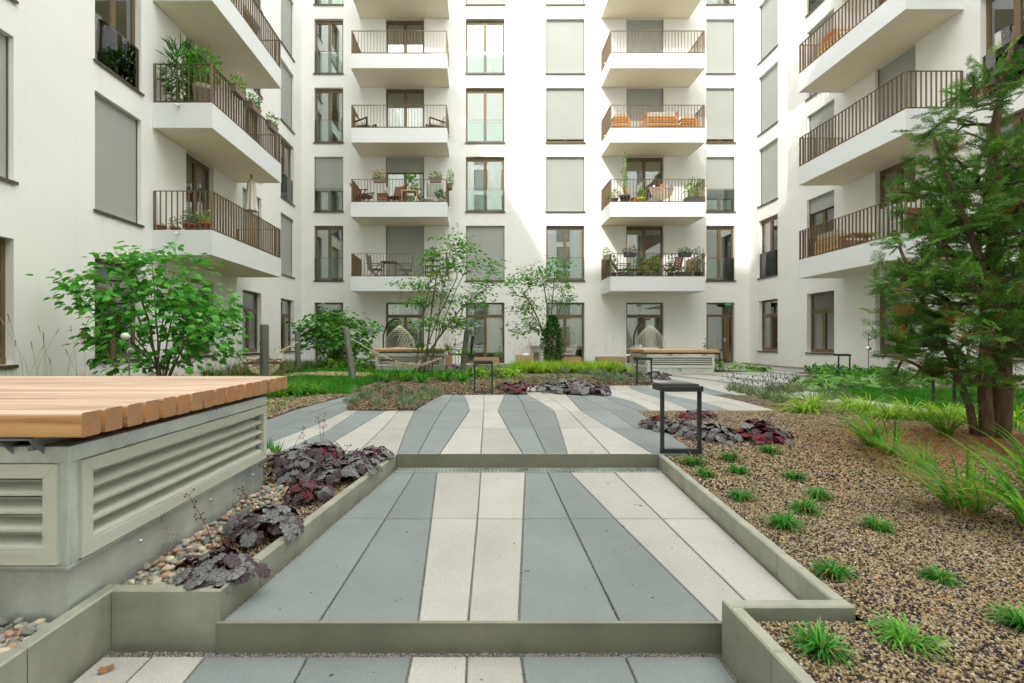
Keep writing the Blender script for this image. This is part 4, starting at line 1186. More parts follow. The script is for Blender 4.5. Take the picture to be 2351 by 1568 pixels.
# ---- timber benches on ventilation boxes
def bench_proto():
    t = thing('bench', 'x', 'bench', (0, 0, 0), 'timber benches on louvred boxes')
    n = 17; pitch = 0.106; w = 0.086
    prof = []
    r = 0.009
    for cx, cz, a0 in ((w/2-r, w/2-r, 0), (-w/2+r, w/2-r, 90), (-w/2+r, -w/2+r, 180), (w/2-r, -w/2+r, 270)):
        for a in (0, 30, 60, 90):
            q = math.radians(a0+a); prof.append((cx+r*math.cos(q), cz+r*math.sin(q)))
    k = len(prof); V, F, mi = [], [], []
    xs = [-1.12, 1.12]
    for x in xs: V += [(x, a, c) for a, c in prof]
    for i in range(k):
        F.append((i, (i+1) % k, k+(i+1) % k, k+i)); zc = (prof[i][1]+prof[(i+1) % k][1])/2; mi.append(0 if zc > 0.03 else 1)
    F += [tuple(range(k-1, -1, -1)), tuple(range(k, 2*k))]; mi += [2, 2]
    me = bpy.data.meshes.new('slat'); me.from_pydata(V, [], F)
    for m in (M['larch'], M['larchside'], M['larchend']): me.materials.append(m)
    me.polygons.foreach_set('material_index', mi)
    for i in range(n):
        o = obj_from_mesh('slat', me, t, (random.uniform(-0.004, 0.004), -0.9+0.052+i*pitch, 0.67+random.uniform(-0.001, 0.001)))
    X0, X1, Y0, Y1 = -1.02, 1.02, -0.83, 0.77
    b = MB()   # galvanised box: corner posts, flange, plinth
    zt = 0.585
    b.box(X0, X1, Y0, Y1, 0.14, 0.155)
    for xa in (X0, X1-0.05):
        for ya in (Y0, Y1-0.05): b.box(xa, xa+0.05, ya, ya+0.05, 0.155, zt-0.06)
    b.box(X0-0.004, X1+0.004, Y0-0.004, Y0+0.05, zt-0.06, zt); b.box(X0-0.004, X1+0.004, Y1-0.05, Y1+0.004, zt-0.06, zt)
    b.box(X0-0.003, X0+0.05, Y0+0.05, Y1-0.05, zt-0.06, zt-.001); b.box(X1-0.05, X1+0.003, Y0+0.05, Y1-0.05, zt-0.06, zt-.001)
    b.build('box_frame', M['galv'], t, bevel=0.003)
    b = MB(); b.box(X0+0.012, X1-0.012, Y0+0.012, Y1-0.012, -0.08, 0.139); b.build('plinth', M['galv'], t)
    b = MB(); b.box(X0+0.07, X1-0.07, Y0+0.07, Y1-0.07, 0.156, zt-0.012); b.build('inner_mesh', M['mesh'], t)
    b = MB(); b.box(X0-0.01, X1+0.01, Y0-0.006, Y1+0.03, zt, zt+0.006); b.build('cover_sheet', M['sill'], t)
    def panel(axis, side):
        # louvre panel: mitred frame and four blades
        z0, z1, fw = 0.165, zt-0.062, 0.05
        if axis == 'x': a0, a1, base = Y0+0.045, Y1-0.015, (X1 if side > 0 else X0)
        else: a0, a1, base = X0+0.03, X1-0.03, (Y1 if side > 0 else Y0)
        def pt(a, nn, z):
            v = base + side*nn
            return (v, a, z) if axis == 'x' else (a, v, z)
        f = MB()
        def bx(q0, q1, n0, n1, zz0, zz1):
            p, q = pt(q0, n0, zz0), pt(q1, n1, zz1)
            f.box(min(p[0], q[0]), max(p[0], q[0]), min(p[1], q[1]), max(p[1], q[1]), zz0, zz1)
        def trap(c4):
            V = [pt(a, 0.014, z) for a, z in c4] + [pt(a, -0.02, z) for a, z in c4]
            f.add(V, [(0, 1, 2, 3), (4, 7, 6, 5), (0, 4, 5, 1), (1, 5, 6, 2), (2, 6, 7, 3), (3, 7, 4, 0)])
        g = 0.0006
        trap([(a0, z0), (a1, z0), (a1-fw-g, z0+fw-g), (a0+fw+g, z0+fw-g)]); trap([(a0, z1), (a1, z1), (a1-fw-g, z1-fw+g), (a0+fw+g, z1-fw+g)])
        trap([(a0, z0+2*g), (a0, z1-2*g), (a0+fw, z1-fw-g), (a0+fw, z0+fw+g)]); trap([(a1, z0+2*g), (a1, z1-2*g), (a1-fw, z1-fw-g), (a1-fw, z0+fw+g)])
        fr = f.build('louvre_frame', M['louver'], t)
        h = (z1-z0-2*fw)/4
        for i in range(4):
            zb = z0+fw+i*h
            f = MB()
            c4 = [(0.004, zb+0.010), (-0.05, zb+h*0.54), (-0.053, zb+h*0.54-0.003), (0.001, zb+0.006)]
            V = [pt(a0+fw+.001, nn, z) for nn, z in c4] + [pt(a1-fw-.001, nn, z) for nn, z in c4]
            f.add(V, [(0, 1, 5, 4), (1, 2, 6, 5), (2, 3, 7, 6), (3, 0, 4, 7), (0, 3, 2, 1), (4, 5, 6, 7)])
            bx(a0+fw+.001, a1-fw-.001, 0.0, 0.006, zb+0.001, zb+0.010)
            bx(a0+fw+.001, a1-fw-.001, -0.056, -0.050, zb+h*0.54, zb+h*0.54+0.008)
            f.build('louvre_blade', M['louver'], fr)
    panel('x', 1); panel('x', -1); panel('y', -1)
    for xj in (-0.88, 0.0, 0.88):   # galvanised joists under the slats, ends cut on the slant
        b = MB()
        for xx in (xj-0.055, xj+0.055):
            pr = [(-0.885, 0.622), (0.885, 0.622), (0.885, 0.61), (0.80, 0.545), (0.78, 0.592), (-0.79, 0.592), (-0.81, 0.535), (-0.885, 0.61)]
            V = [(xx-0.003, a, z) for a, z in pr]+[(xx+0.003, a, z) for a, z in pr]; m_ = len(pr)
            b.add(V, [tuple(range(m_)), tuple(range(2*m_-1, m_-1, -1))]+[(i, (i+1) % m_, m_+(i+1) % m_, m_+i) for i in range(m_)])
        b.box(xj-0.052, xj+0.052, -0.885, 0.885, 0.616, 0.623)
        b.lathe([(0.012, 0), (0.012, 0.02)], (xj+0.03, -0.85, 0.575), 8)
        b.build('joist', M['galvd'], t)
    b = MB()
    for y in (-0.45, 0.1, 0.6): b.ball((X1-0.008, y, 0.09), 0.009, 8, 5)
    b.build('bolt', M['galv'], t, smooth=True)
    return t
bp = bench_proto()
place(bp, (-2.49, 2.56, 0.0)); bp['label'] = 'large timber slatted bench on a louvred galvanised box in the left foreground'
copy_tree(bp, (-2.19, 15.80, 0.02), 0, label='timber bench on a louvred box behind the rope hammock')
copy_tree(bp, (6.08, 15.40, 0.0), 0, label='timber bench on a louvred box before the hanging chair on the right terrace')

# ---- dark frame path lights
def lamp_proto():
    t = thing('path_light', 'x', 'lamp', (0, 0, 0), 'dark open-frame path lights')
    b = MB(); b.box(-0.175, 0.175, -0.02, 0.02, -0.05, 0.05); b.build('base_bar', M['lampblk'], t, bevel=0.002)
    for x in (-0.16, 0.16):
        b = MB(); b.box(x-0.014, x+0.014, -0.016, 0.016, 0.05, 0.545); b.build('upright', M['lampblk'], t, bevel=0.002)
    b = MB(); b.box(-0.178, 0.178, -0.04, 0.19, 0.545, 0.59); b.box(-0.17, 0.16, -0.0, 0.18, 0.59, 0.605); b.build('head', M['lampblk'], t, bevel=0.003)
    b = MB(); b.box(-0.13, 0.13, 0.0, 0.14, 0.538, 0.5455); b.build('diffuser', M['white'], t)
    return t
lp = lamp_proto(); place(lp, (1.735, 4.16, -0.012)); lp['label'] = 'dark open-frame path light at the right end of the upper step'
for (x, y, lb) in ((0.078, 8.86, 'dark open-frame path light at the end of the pale centre stripe'), (3.67, 10.75, 'dark open-frame path light left of the right timber bench, in the shrub bed'),
                   (7.58, 15.55, 'small dark path light beside the glazed exit door'), (10.45, 13.84, 'dark path light near the right wall beneath a ground floor window'), (6.92, 7.2, 'dark path light half hidden behind the yew trunk')):
    copy_tree(lp, (x, y, 0.0), 0, label=lb)

# ---- hammock posts, hammocks
def post(p, q, r, label):
    b = MB(); p, q = Vector(p), Vector(q); d = (q-p).normalized()
    b.tube([p-d*0.3, p, q-d*0.02, q, q+d*0.012], [r, r, r, r*0.93, r*0.6], 24)
    o = b.build('hammock_post', M['post'], None, smooth=True, loc=tuple(p))
    return props(o, label, 'post', 'leaning hammock posts')
P1b, P1t = Vector((-4.04, 9.1, 0.0)), P(607, 746, 9.1)
P2b, P2t = G(811, 873, 0.02), P(794, 753, 12.2)
P3b, P3t = G(1061, 859, 0.02), P(1072, 760, 14.4)
post(P1b, P1t, 0.080, 'upright grey post behind the far end of the near timber bench')
post(P2b, P2t, 0.078, 'grey post leaning left on the lawn at the left end of the net hammock')
post(P3b, P3t, 0.080, 'grey post leaning right at the right end of the net hammock')
def hammock(a, c, ends, sag, half, label, nU=22, nV=7):
    """a, c: post fixing points; ends: centres of the two spreader bars"""
    e0, e1 = Vector(ends[0]), Vector(ends[1]); d = (e1-e0); d.z = 0; d.normalize(); s = Vector((-d.y, d.x, 0))
    t = thing('hammock', label, 'hammock', tuple((e0+e1)/2))
    for e in (e0, e1):
        b = MB(); b.obox(e, s*(half+0.06), d*0.022, Vector((0, 0, 0.03)))
        b.build('spreader_bar', M['brownbar'], t)
    b = MB()
    for e, f in ((e0, a), (e1, c)):
        k = e.lerp(Vector(f), 0.55)
        for sg in (-1, 1): b.tube([e+s*half*sg, k], 0.014, 5)
        b.tube([k, Vector(f)], 0.015, 5)
    b.build('hanging_rope', M['rope'], t)
    V, F = [], []
    def pt(u, v):
        z = -sag*4*u*(1-u) - 0.10*(1-v*v)*min(1, 6*u*(1-u))
        wdt = half*(1-0.18*4*u*(1-u))
        return e0.lerp(e1, u) + s*wdt*v + Vector((0, 0, z))
    idx = {}
    b = MB()
    for i in range(nU+1):
        for j in range(nV+1):
            if (i+j) % 2: continue
            for dj in (-1, 1):
                if i < nU and 0 <= j+dj <= nV:
                    b.tube([pt(i/nU, -1+2*j/nV), pt((i+1)/nU, -1+2*(j+dj)/nV)], 0.014, 4, cap=False)
    for v in (-1, 1): b.tube([pt(i/nU, v) for i in range(nU+1)], 0.016, 5)
    b.build('net', M['rope'], t)
    b = MB()
    for e in (e0, e1):
        for sg in (-1, 1):
            p = e+s*(half+0.02)*sg
            for i in range(9): b.obox(p+Vector((0.006*math.sin(i), 0, -0.03-0.035*i)), Vector((0.009 if i % 2 else 0.003, 0, 0)), Vector((0, 0.003 if i % 2 else 0.009, 0)), Vector((0, 0, 0.014)))
    b.build('chain', M['chain'], t)
    return t
f2, f3 = P2b.lerp(P2t, 0.80), P3b.lerp(P3t, 0.80)
hammock(f2+Vector((0.08, 0, 0)), f3, (P(889, 826, 13.0), P(1001, 819, 13.9)), 0.16, 0.36, 'net rope hammock slung between two leaning posts before the bench')
hammock(P1b.lerp(P1t, 0.62)+Vector((0, 0.09, 0)), (-5.4, 14.4, 0.95), (P(606, 833, 10.5), P(607, 827, 12.6)), 0.22, 0.36, 'net rope hammock seen end-on behind the upright post')
post((-5.42, 14.5, 0.0), (-5.5, 14.62, 1.25), 0.078, 'far grey hammock post hidden behind the upright post')

# ---- wire / wicker seats
def shell(name, mtl, parent, thick, nU, nV, fn, keep, diag=False):
    V, F, idx = [], [], {}
    for j in range(nV+1):
        for i in range(nU):
            V.append(fn(i/nU*2*math.pi, j/nV))
    for j in range(nV):
        for i in range(nU):
            u, v = (i+.5)/nU*2*math.pi, (j+.5)/nV
            if keep(u, v):
                F.append((j*nU+i, j*nU+(i+1) % nU, (j+1)*nU+(i+1) % nU, (j+1)*nU+i))
    b = MB(); b.add(V, F)
    o = b.build(name, mtl, parent)
    wf = o.modifiers.new('wire', 'WIREFRAME'); wf.thickness = thick; wf.use_replace = True; wf.use_boundary = True
    return o
def egg_chair(loc, rot, label, arm):
    t = thing('hanging_chair', label, 'chair', (0, 0, 0), 'hanging egg chairs on the terrace')
    H0, H1 = 0.42, 1.60
    def fn(u, v):
        r = 0.56*(math.sin(math.pi*min(1, v*0.93+0.07))**0.75)*(1.0 if v < 0.5 else 1-0.1*(v-.5))
        r = 0.58*math.sin(math.pi*(0.04+0.96*v)**0.72)**0.8 if v < 1 else 0.02
        return (r*math.cos(u+v*1.2), r*0.85*math.sin(u+v*1.2), H0+(H1-H0)*v)
    shell('wicker_shell', M['wicker'], t, 0.017, 26, 15, fn, lambda u, v: not (0.25 < v < 0.80 and abs(((u+v*1.2+math.pi/2+0.9+math.pi) % (2*math.pi))-math.pi) < 0.75))
    b = MB()
    if arm: pts = [(0.0, 0.0, 1.86), (-0.25, 0.05, 1.84), (-0.5, 0.15, 1.6), (-0.62, 0.25, 1.2), (-0.62, 0.3, 0.6), (-0.45, 0.3, 0.05)]
    else: pts = [(0.0, 0.0, 1.86), (0.22, 0.05, 1.84), (0.46, 0.15, 1.6), (0.58, 0.25, 1.2), (0.58, 0.3, 0.6), (0.42, 0.3, 0.05)]
    b.tube(pts, 0.03, 8); ring = [(0.5*math.cos(a*math.pi/8), 0.1+0.45*math.sin(a*math.pi/8), 0.03) for a in range(17)]; b.tube(ring, 0.025, 6)
    b.build('stand', M['black'], t, smooth=True)
    b = MB()
    for i in range(7): b.obox((0, 0, 1.62+0.035*i), (0.010 if i % 2 else 0.004, 0, 0), (0, 0.004 if i % 2 else 0.010, 0), (0, 0, 0.016))
    b.build('chain', M['chain'], t)
    b = MB(); b.ball((0, 0, 0.62), (0.40, 0.34, 0.13), 14, 8); b.build('cushion', M['cream'], t, smooth=True)
    return place(t, loc, rot)
egg_chair((-3.17, 19.3, 0), 0.3, 'cream wicker hanging egg chair behind the hammock, beside the left terrace door', True)
egg_chair((6.83, 19.3, 0), 2.6, 'cream wicker hanging egg chair before the right terrace door', False)
def wire_chair(loc, rot, label, m):
    t = thing('wire_chair', label, 'chair', (0, 0, 0), 'wire shell chairs on the terrace')
    V, F = [], []
    nu, nv = 13, 11
    for j in range(nv):
        for i in range(nu):
            s = -1+2*i/(nu-1); q = j/(nv-1)
            if q < 0.45: x, y, z = s*0.27, -0.26+0.5*q/0.45, 0.43+0.05*s*s
            else: k = (q-0.45)/0.55; x, y, z = s*(0.27+0.05*k), 0.24+0.12*k-0.20*s*s*k**.5, 0.43+0.42*k-0.14*abs(s)**3*k
            V.append((x, y, z))
    for j in range(nv-1):
        for i in range(nu-1): F.append((j*nu+i, j*nu+i+1, (j+1)*nu+i+1, (j+1)*nu+i))
    b = MB(); b.add(V, F); o = b.build('seat_shell', m, t)
    wf = o.modifiers.new('wire', 'WIREFRAME'); wf.thickness = 0.016
    b = MB()
    for sg in (-1, 1): b.tube([(sg*0.27, -0.26, 0.45), (sg*0.34, -0.2, 0.64), (sg*0.33, 0.15, 0.66), (sg*0.30, 0.3, 0.70)], 0.011, 6)
    b.build('armrest', m, t)
    for sx in (-1, 1):
        for sy in (-1, 1):
            b = MB(); b.tube([(sx*0.18, sy*0.16, 0.43), (sx*0.25, sy*0.25, 0)], 0.010, 6); b.build('leg', m, t)
    return place(t, loc, rot)
wire_chair((5.72, 18.1, 0.0), -1.2, 'white wire armchair beside the large wooden planter on the right terrace', M['whitewire'])
wire_chair((3.55, 19.3, 0.0), -1.3, 'white wire armchair half hidden behind the slim evergreen', M['whitewire'])
wire_chair((-0.93, 18.7, 0.0), 1.9, 'black wire chair behind the leaning post on the terrace', M['black'])

# ---- terrace planters and small things
def planter(px0, px1, ytop, Y, label, depth=0.5, h=None, m='planter', z=0.0):
    a, c = P(px0, ytop, Y), P(px1, ytop, Y); zt = a.z
    t = thing('wooden_planter', label, 'planter', ((a.x+c.x)/2, Y, z), 'wooden planter boxes on the terrace')
    for (x0, x1, y0, y1) in ((a.x, c.x, Y, Y+0.03), (a.x, c.x, Y+depth-0.03, Y+depth), (a.x, a.x+0.03, Y+0.031, Y+depth-0.031), (c.x-0.03, c.x, Y+0.031, Y+depth-0.031)):
        b = MB(); b.box(x0, x1, y0, y1, z, zt); b.build('side_board', M[m], t)
    b = MB(); b.box(a.x+0.03, c.x-0.03, Y+0.031, Y+depth-0.031, z+0.02, zt-0.05); b.build('soil', M['soil'], t)
    return t, ((a.x+c.x)/2, Y+depth/2, zt)
planter(1088, 1146, 821, 17.6, 'low wooden planter behind the centre path light, before the terrace door')
planter(1186, 1225.5, 815.5, 17.2, 'square wooden planter with dry grass beside the slim evergreen')
planter(1286, 1335, 820, 18.6, 'wooden planter right of the slim evergreen under a window')
planter(1374, 1436.5, 819.5, 16.6, 'wide wooden planter left of the white wire armchair')
planter(1014, 1037, 816, 17.4, 'wooden planter with tall grass beside the black wire chair')
planter(848, 866, 813, 17.6, 'wooden planter behind the left end of the hammock bench')
# white ornamental fireplace surround by the wall
fs = thing('fireplace_surround', 'white ornamental fireplace surround beside the square planter', 'surround', (2.3, 19.6, 0))
a, c = P(1218, 793, 19.6), P(1244, 793, 19.6)
b = MB()
b.box(a.x-0.03, c.x+0.03, 19.5, 19.75, a.z-0.06, a.z); b.box(a.x, c.x, 19.55, 19.7, a.z-0.28, a.z-0.061); b.box(a.x, a.x+0.12, 19.55, 19.7, 0, a.z-0.281); b.box(c.x-0.12, c.x, 19.55, 19.7, 0, a.z-0.281)
b.build('mantel', M['white'], fs)
b = MB(); b.box(a.x+0.12, c.x-0.12, 19.66, 19.69, 0, a.z-0.285); b.build('back_panel', M['stone'], fs)
b = MB(); p = P(1207, 821, 17.4); b.ball(p, 0.17, 16, 10); props(b.build('garden_ball', M['white'], None, smooth=True, loc=tuple(p)), 'white ball resting in the square wooden planter', 'ball')
b = MB(); p = G(835, 851, 0.02)
sk = thing('soil_bags', 'stack of two pale blue soil bags left of the hammock bench', 'bag', tuple(p))
for i, m in enumerate(('yelf', 'bluegrey', 'bluegrey')):
    b = MB(); q = P(856, 843-6.5*i, 16.4); b.ball(q, (0.36, 0.2, 0.075), 14, 6); b.build('bag', M[m], sk, smooth=True)
def globe(px, py0, py1, Y, label, balls):
    a, c = P(px, py0, Y), P(px, py1, Y)
    t = thing('garden_light', label, 'lamp', (c.x, c.y, 0), 'garden lights with two globes')
    b = MB(); b.tube([(a.x, Y, a.z), (a.x, Y, 0)], 0.012, 6); b.build('stake', M['greyfurn'], t)
    for k, (bx_, by_, m) in enumerate(balls):
        q = P(bx_, by_, Y); b = MB(); b.ball(q, 0.052, 12, 8); b.build('globe', M[m], t, smooth=True)
        b = MB(); b.ball((q.x+(0.02 if k else -0.02), q.y-0.02, q.z), 0.048, 12, 8); b.build('globe_cap', M['greyfurn'] if k else M['white'], t, smooth=True)
globe(297, 755, 866, 7.2, 'garden light with two white globes on a stake before the maple shrub', [(291, 772, 'white'), (301, 807, 'white')])
globe(1994, 766, 870, 12.5, 'garden light with two globes on a stake left of the yew', [(1999, 776, 'white'), (1993, 800, 'white')])
globe(1619, 776, 806, 17.0, 'garden light with globes behind the right timber bench', [(1617, 785, 'white'), (1616, 794, 'white')])
globe(1045, 768, 838, 17.5, 'garden light with globes beside the black wire chair', [(1047, 776, 'white'), (1043, 791, 'white')])

# ---- potted plants and balcony things
def pot_body(b, c, r, h, square=False, mi=0):
    if square: 
        b.prism([(c[0]-r*1.0, c[1]-r*.6), (c[0]+r*1.0, c[1]-r*.6), (c[0]+r*1.0, c[1]+r*.6), (c[0]-r*1.0, c[1]+r*.6)], c[2], c[2]+h, 0.01)
    else:
        b.lathe([(r*0.72, 0), (r*0.95, h*0.8), (r*1.04, h*0.8), (r*1.06, h), (r*0.95, h), (r*0.93, h*0.9)], c, 16)
SEED = [100]
def potted(label, loc, r, h, pm, fr, fh, n, ls, mats, flowers=None, tpl=DIAM, square=False, group='potted plants on the balconies', fz=None):
    t = thing('potted_plant', label, 'plant', loc, group)
    b = MB(); pot_body(b, loc, r, h, square); b.build('pot', M[pm], t, smooth=not square)
    SEED[0] += 1
    c = (loc[0], loc[1], loc[2]+h+fh*(0.42 if fz is None else fz))
    leafcloud('foliage', t, c, (fr, fr*0.8, fh*0.55), n, ls, [M[m] for m in mats], tpl, SEED[0])
    if fh > 0.35:
        b = MB()
        for i in range(4):
            a = i*1.6; b.tube([(loc[0], loc[1], loc[2]+h*0.8), (loc[0]+fr*0.4*math.cos(a), loc[1]+fr*0.3*math.sin(a), loc[2]+h+fh*0.6)], 0.006, 4)
        b.build('stem', M['gstem'], t)
    if flowers:
        leafcloud('blossom', t, (c[0], c[1], c[2]+fh*0.12), (fr*0.95, fr*0.75, fh*0.5), flowers[1], flowers[2], [M[m] for m in flowers[0]], OVAL, SEED[0]+500, shell=0.85)
    return t
def flower_box(label, loc, w, pm, mats, flowers, n=160, fh=0.28, group='flower boxes hung on balcony rails', rot=0.0):
    t = thing('flower_box', label, 'planter', (0, 0, 0), group)
    b = MB()
    pr = [(-0.09, 0.085), (-0.11, 0.0)]
    V, F = [], []
    for z, k in ((-0.17, 0.82), (-0.02, 0.98), (0.0, 1.06), (0.012, 1.06)):
        V += [(-w/2*k, -0.085*k, z), (w/2*k, -0.085*k, z), (w/2*k, 0.085*k, z), (-w/2*k, 0.085*k, z)]
    for r_ in range(3): F += [(4*r_+i, 4*r_+(i+1) % 4, 4*r_+4+(i+1) % 4, 4*r_+4+i) for i in range(4)]
    F += [(3, 2, 1, 0), (12, 13, 14, 15)]
    b.add(V, F); b.build('trough', M[pm], t, bevel=0.012)
    SEED[0] += 1
    leafcloud('foliage', t, (0, 0, fh*0.35), (w*0.52, 0.14, fh*0.55), n, 0.075, [M[m] for m in mats], DIAM, SEED[0])
    if flowers: leafcloud('blossom', t, (0, -0.02, fh*0.5), (w*0.52, 0.17, fh*0.62), flowers[1], 0.085, [M[m] for m in flowers[0]], OVAL, SEED[0]+500, shell=0.9)
    return place(t, loc, rot)
def slat_chair(label, loc, rot, m, recl=0.35, cushion=None, arms=True):
    """slatted wooden garden chair"""
    t = thing('garden_chair', label, 'chair', (0, 0, 0), 'garden chairs on the balconies')
    b = MB()
    for i in range(6): b.box(-0.26, 0.26, -0.24+i*0.09, -0.17+i*0.09, 0.40, 0.42)
    b.build('seat', M[m], t)
    b = MB(); c, s = math.cos(recl), math.sin(recl)
    for i in range(8):
        d = 0.06+i*0.075
        b.obox((0, 0.27+d*s, 0.42+d*c), (0.24, 0, 0), (0, 0.028*s, 0.028*c), (0, 0.008*c, -0.008*s))
    for sx in (-0.25, 0.25): b.bar((sx, 0.25, 0.38), (sx, 0.25+0.68*s, 0.38+0.68*c), 0.03, 0.04)
    b.build('backrest', M[m], t)
    for sx in (-0.25, 0.25):
        b = MB(); b.bar((sx, -0.24, 0.63 if arms else 0.42), (sx, 0.30, 0), 0.03, 0.035); b.build('leg', M[m], t)
        b = MB(); b.bar((sx, 0.28, 0.42), (sx, -0.26, 0), 0.028, 0.035); b.build('leg', M[m], t)
        if arms: b = MB(); b.box(sx-0.03, sx+0.03, -0.28, 0.34, 0.62, 0.645); b.build('armrest', M[m], t)
    if cushion: b = MB(); b.box(-0.24, 0.24, -0.22, 0.26, 0.421, 0.49); b.build('cushion', M[cushion], t, bevel=0.03)
    return place(t, loc, rot)
def lounge(label, loc, rot, m, cush, w=0.72, h=0.62, slats=False, cat='armchair'):
    t = thing('lounge_seat', label, cat, (0, 0, 0), 'lounge furniture on the balconies')
    b = MB(); b.box(-w/2, w/2, -0.36, 0.36, 0.22, 0.27); b.build('seat_frame', M[m], t)
    for sx in (-1, 1):
        b = MB(); b.bar((sx*w/2, -0.36, h-0.06), (sx*w/2, 0.36, h-0.20 if not slats else h-0.06), 0.05, 0.045); b.build('armrest', M[m], t)
        for sy in (-0.34, 0.34): b = MB(); b.box(sx*w/2-0.025, sx*w/2+0.025, sy-0.025, sy+0.025, 0, h-0.09 if (slats or sy < 0) else h-0.22); b.build('leg', M[m], t)
        if slats:
            for i in range(4): b = MB(); b.box(sx*w/2-0.01, sx*w/2+0.01, -0.34, 0.34, 0.10+i*0.12, 0.16+i*0.12); b.build('slat', M[m], t)
    if slats:
        for i in range(6): b = MB(); b.box(-w/2+.026, w/2-.026, 0.33, 0.35, 0.08+i*0.09, 0.135+i*0.09); b.build('slat', M[m], t)
    b = MB(); b.box(-w/2+0.04, w/2-0.04, -0.34, 0.30, 0.271, 0.38); b.build('cushion', M[cush], t, bevel=0.035)
    b = MB(); b.obox((0, 0.26, 0.55), (w/2-0.06, 0, 0), (0, 0.06, 0.0), (0, 0.06, 0.19)); b.build('back_cushion', M[cush], t, bevel=0.035)
    return place(t, loc, rot)
def table(label, loc, m, w, d, h, rot=0, fold=False, thick=0.035):
    t = thing('balcony_table', label, 'table', (0, 0, 0), 'tables on the balconies')
    n = max(3, int(d/0.11))
    for i in range(n):
        b = MB(); b.box(-w/2, w/2, -d/2+i*d/n+0.004, -d/2+(i+1)*d/n-0.004, h-thick, h); b.build('top_board', M[m], t)
    for sx in (-1, 1):
        for sy in (-1, 1):
            b = MB()
            if fold: b.bar((sx*w*0.42, sy*d*0.42, h-thick), (-sx*w*0.42, sy*d*0.42, 0), 0.025, 0.03)
            else: b.box(sx*w*0.44-0.02, sx*w*0.44+0.02, sy*d*0.42-0.02, sy*d*0.42+0.02, 0, h-thick)
            b.build('leg', M[m], t)
    return place(t, loc, rot)
def fl(k): return FLOOR[k]+0.006
YF = YW-1.5
G1, G2 = ['lf_mid', 'lf_mid2'], ['lf_tuft', 'lf_tuft2']
def bx(px, Y): return (px-VX)*Y/FPX
# left back column, first floor
slat_chair('grey armchair left of the table on the lower left back balcony', (bx(864, 20.1), 20.1, fl(1)), 1.45, 'greyfurn', 0.15)
slat_chair('grey armchair right of the table on the lower left back balcony', (bx(929, 20.1), 20.1, fl(1)), -1.45, 'greyfurn', 0.15)
table('grey square table between two armchairs on the lower left back balcony', (bx(894, 20.15), 20.15, fl(1)), 'greyfurn', 0.62, 0.6, 0.74)
sh_ = thing('plant_shelf', 'dark plant shelf behind the multi-stem tree on the lower left back balcony', 'shelf', (bx(993, 20.4), 20.4, fl(1)))
for i in range(4):
    b = MB(); x0, x1 = bx(976, 20.4), bx(1011, 20.4); b.box(x0, x1, 20.25, 20.55, fl(1)+0.08+i*0.25, fl(1)+0.11+i*0.25); b.build('shelf_board', M['black'], sh_)
for x_ in (x0, x1-0.03): b = MB(); b.box(x_, x_+0.03, 20.38, 20.42, fl(1), fl(1)+0.9); b.build('upright', M['black'], sh_)
potted('bushy green plant on the dark shelf, lower left back balcony', ((x0+x1)/2, 20.4, fl(1)+0.865), 0.10, 0.12, 'stone', 0.28, 0.4, 120, 0.11, G1)
# second floor
k = 2
flower_box('taupe flower box with red and yellow blooms, left on the second floor rail', (bx(871.5, 19.42), 19.40, fl(k)+0.98), 0.55, 'taupe', G1, (['redf', 'redf', 'yelf', 'pinkf'], 46))
flower_box('taupe flower box of red geraniums, right on the second floor rail', (bx(1000, 19.42), 19.40, fl(k)+0.98), 0.52, 'taupe', G1, (['redf'], 40))
flower_box('taupe box with a tall airy plant at the right end of the second floor balcony', (-1.20, 20.0, fl(k)+0.90), 0.42, 'taupe', ['lf_mid2', 'lf_lav2'], None, 260, 0.75, rot=1.57)
table('pale wooden plant table by the door of the second floor balcony', (bx(941, 20.2), 20.2, fl(k)), 'pine', 0.70, 0.35, 0.72)
potted('leafy green plant standing on the pale wooden plant table', (bx(946, 20.2), 20.2, fl(k)+0.73), 0.07, 0.1, 'anth', 0.2, 0.62, 60, 0.16, ['lf_tuft2', 'lf_mid2'], tpl=OVAL)
potted('white pot with herbs under the pale wooden plant table', (bx(939, 20.0), 20.0, fl(k)), 0.12, 0.22, 'white', 0.18, 0.22, 70, 0.09, G1)
potted('tall white pot right of the plant table on the second floor balcony', (bx(982, 20.0), 20.0, fl(k)), 0.17, 0.34, 'white', 0.1, 0.1, 16, 0.06, G1)
potted('white pot with a dark leafy plant at the right end of the second floor balcony', (bx(1014, 19.9), 19.9, fl(k)), 0.13, 0.32, 'white', 0.24, 0.36, 110, 0.12, ['lf_maple', 'lf_mid'])
ck = thing('storage_crate', 'red-brown slatted storage crate on the second floor balcony', 'crate', (bx(880, 19.9), 19.9, fl(k)))
x0, x1 = bx(868, 19.9), bx(891, 19.9)
for i in range(5):
    b = MB(); b.box(x0, x1, 19.72, 19.74, fl(k)+0.02+i*0.09, fl(k)+0.095+i*0.09); b.build('front_slat', M['redwood'], ck)
    b = MB(); b.box(x1-0.02, x1, 19.741, 20.2, fl(k)+0.02+i*0.09, fl(k)+0.095+i*0.09); b.build('side_slat', M['redwood'], ck)
b = MB(); b.box(x0, x1, 19.741, 20.2, fl(k)+0.47, fl(k)+0.49); b.build('lid', M['redwood'], ck)
b = MB(); q = (bx(886, 19.95), 19.95, fl(k)+0.49); b.lathe([(0.08, 0), (0.085, 0.2), (0.05, 0.3), (0.05, 0.34)], q, 12); props(b.build('lantern', M['white'], None, smooth=True, loc=q), 'white lantern standing on the red-brown crate', 'lantern')
slat_chair('red-brown deck chair with a slate cushion at the left end of the second floor balcony', (bx(838, 20.0), 20.0, fl(k)), 1.2, 'redwood', 0.5, 'greycush')
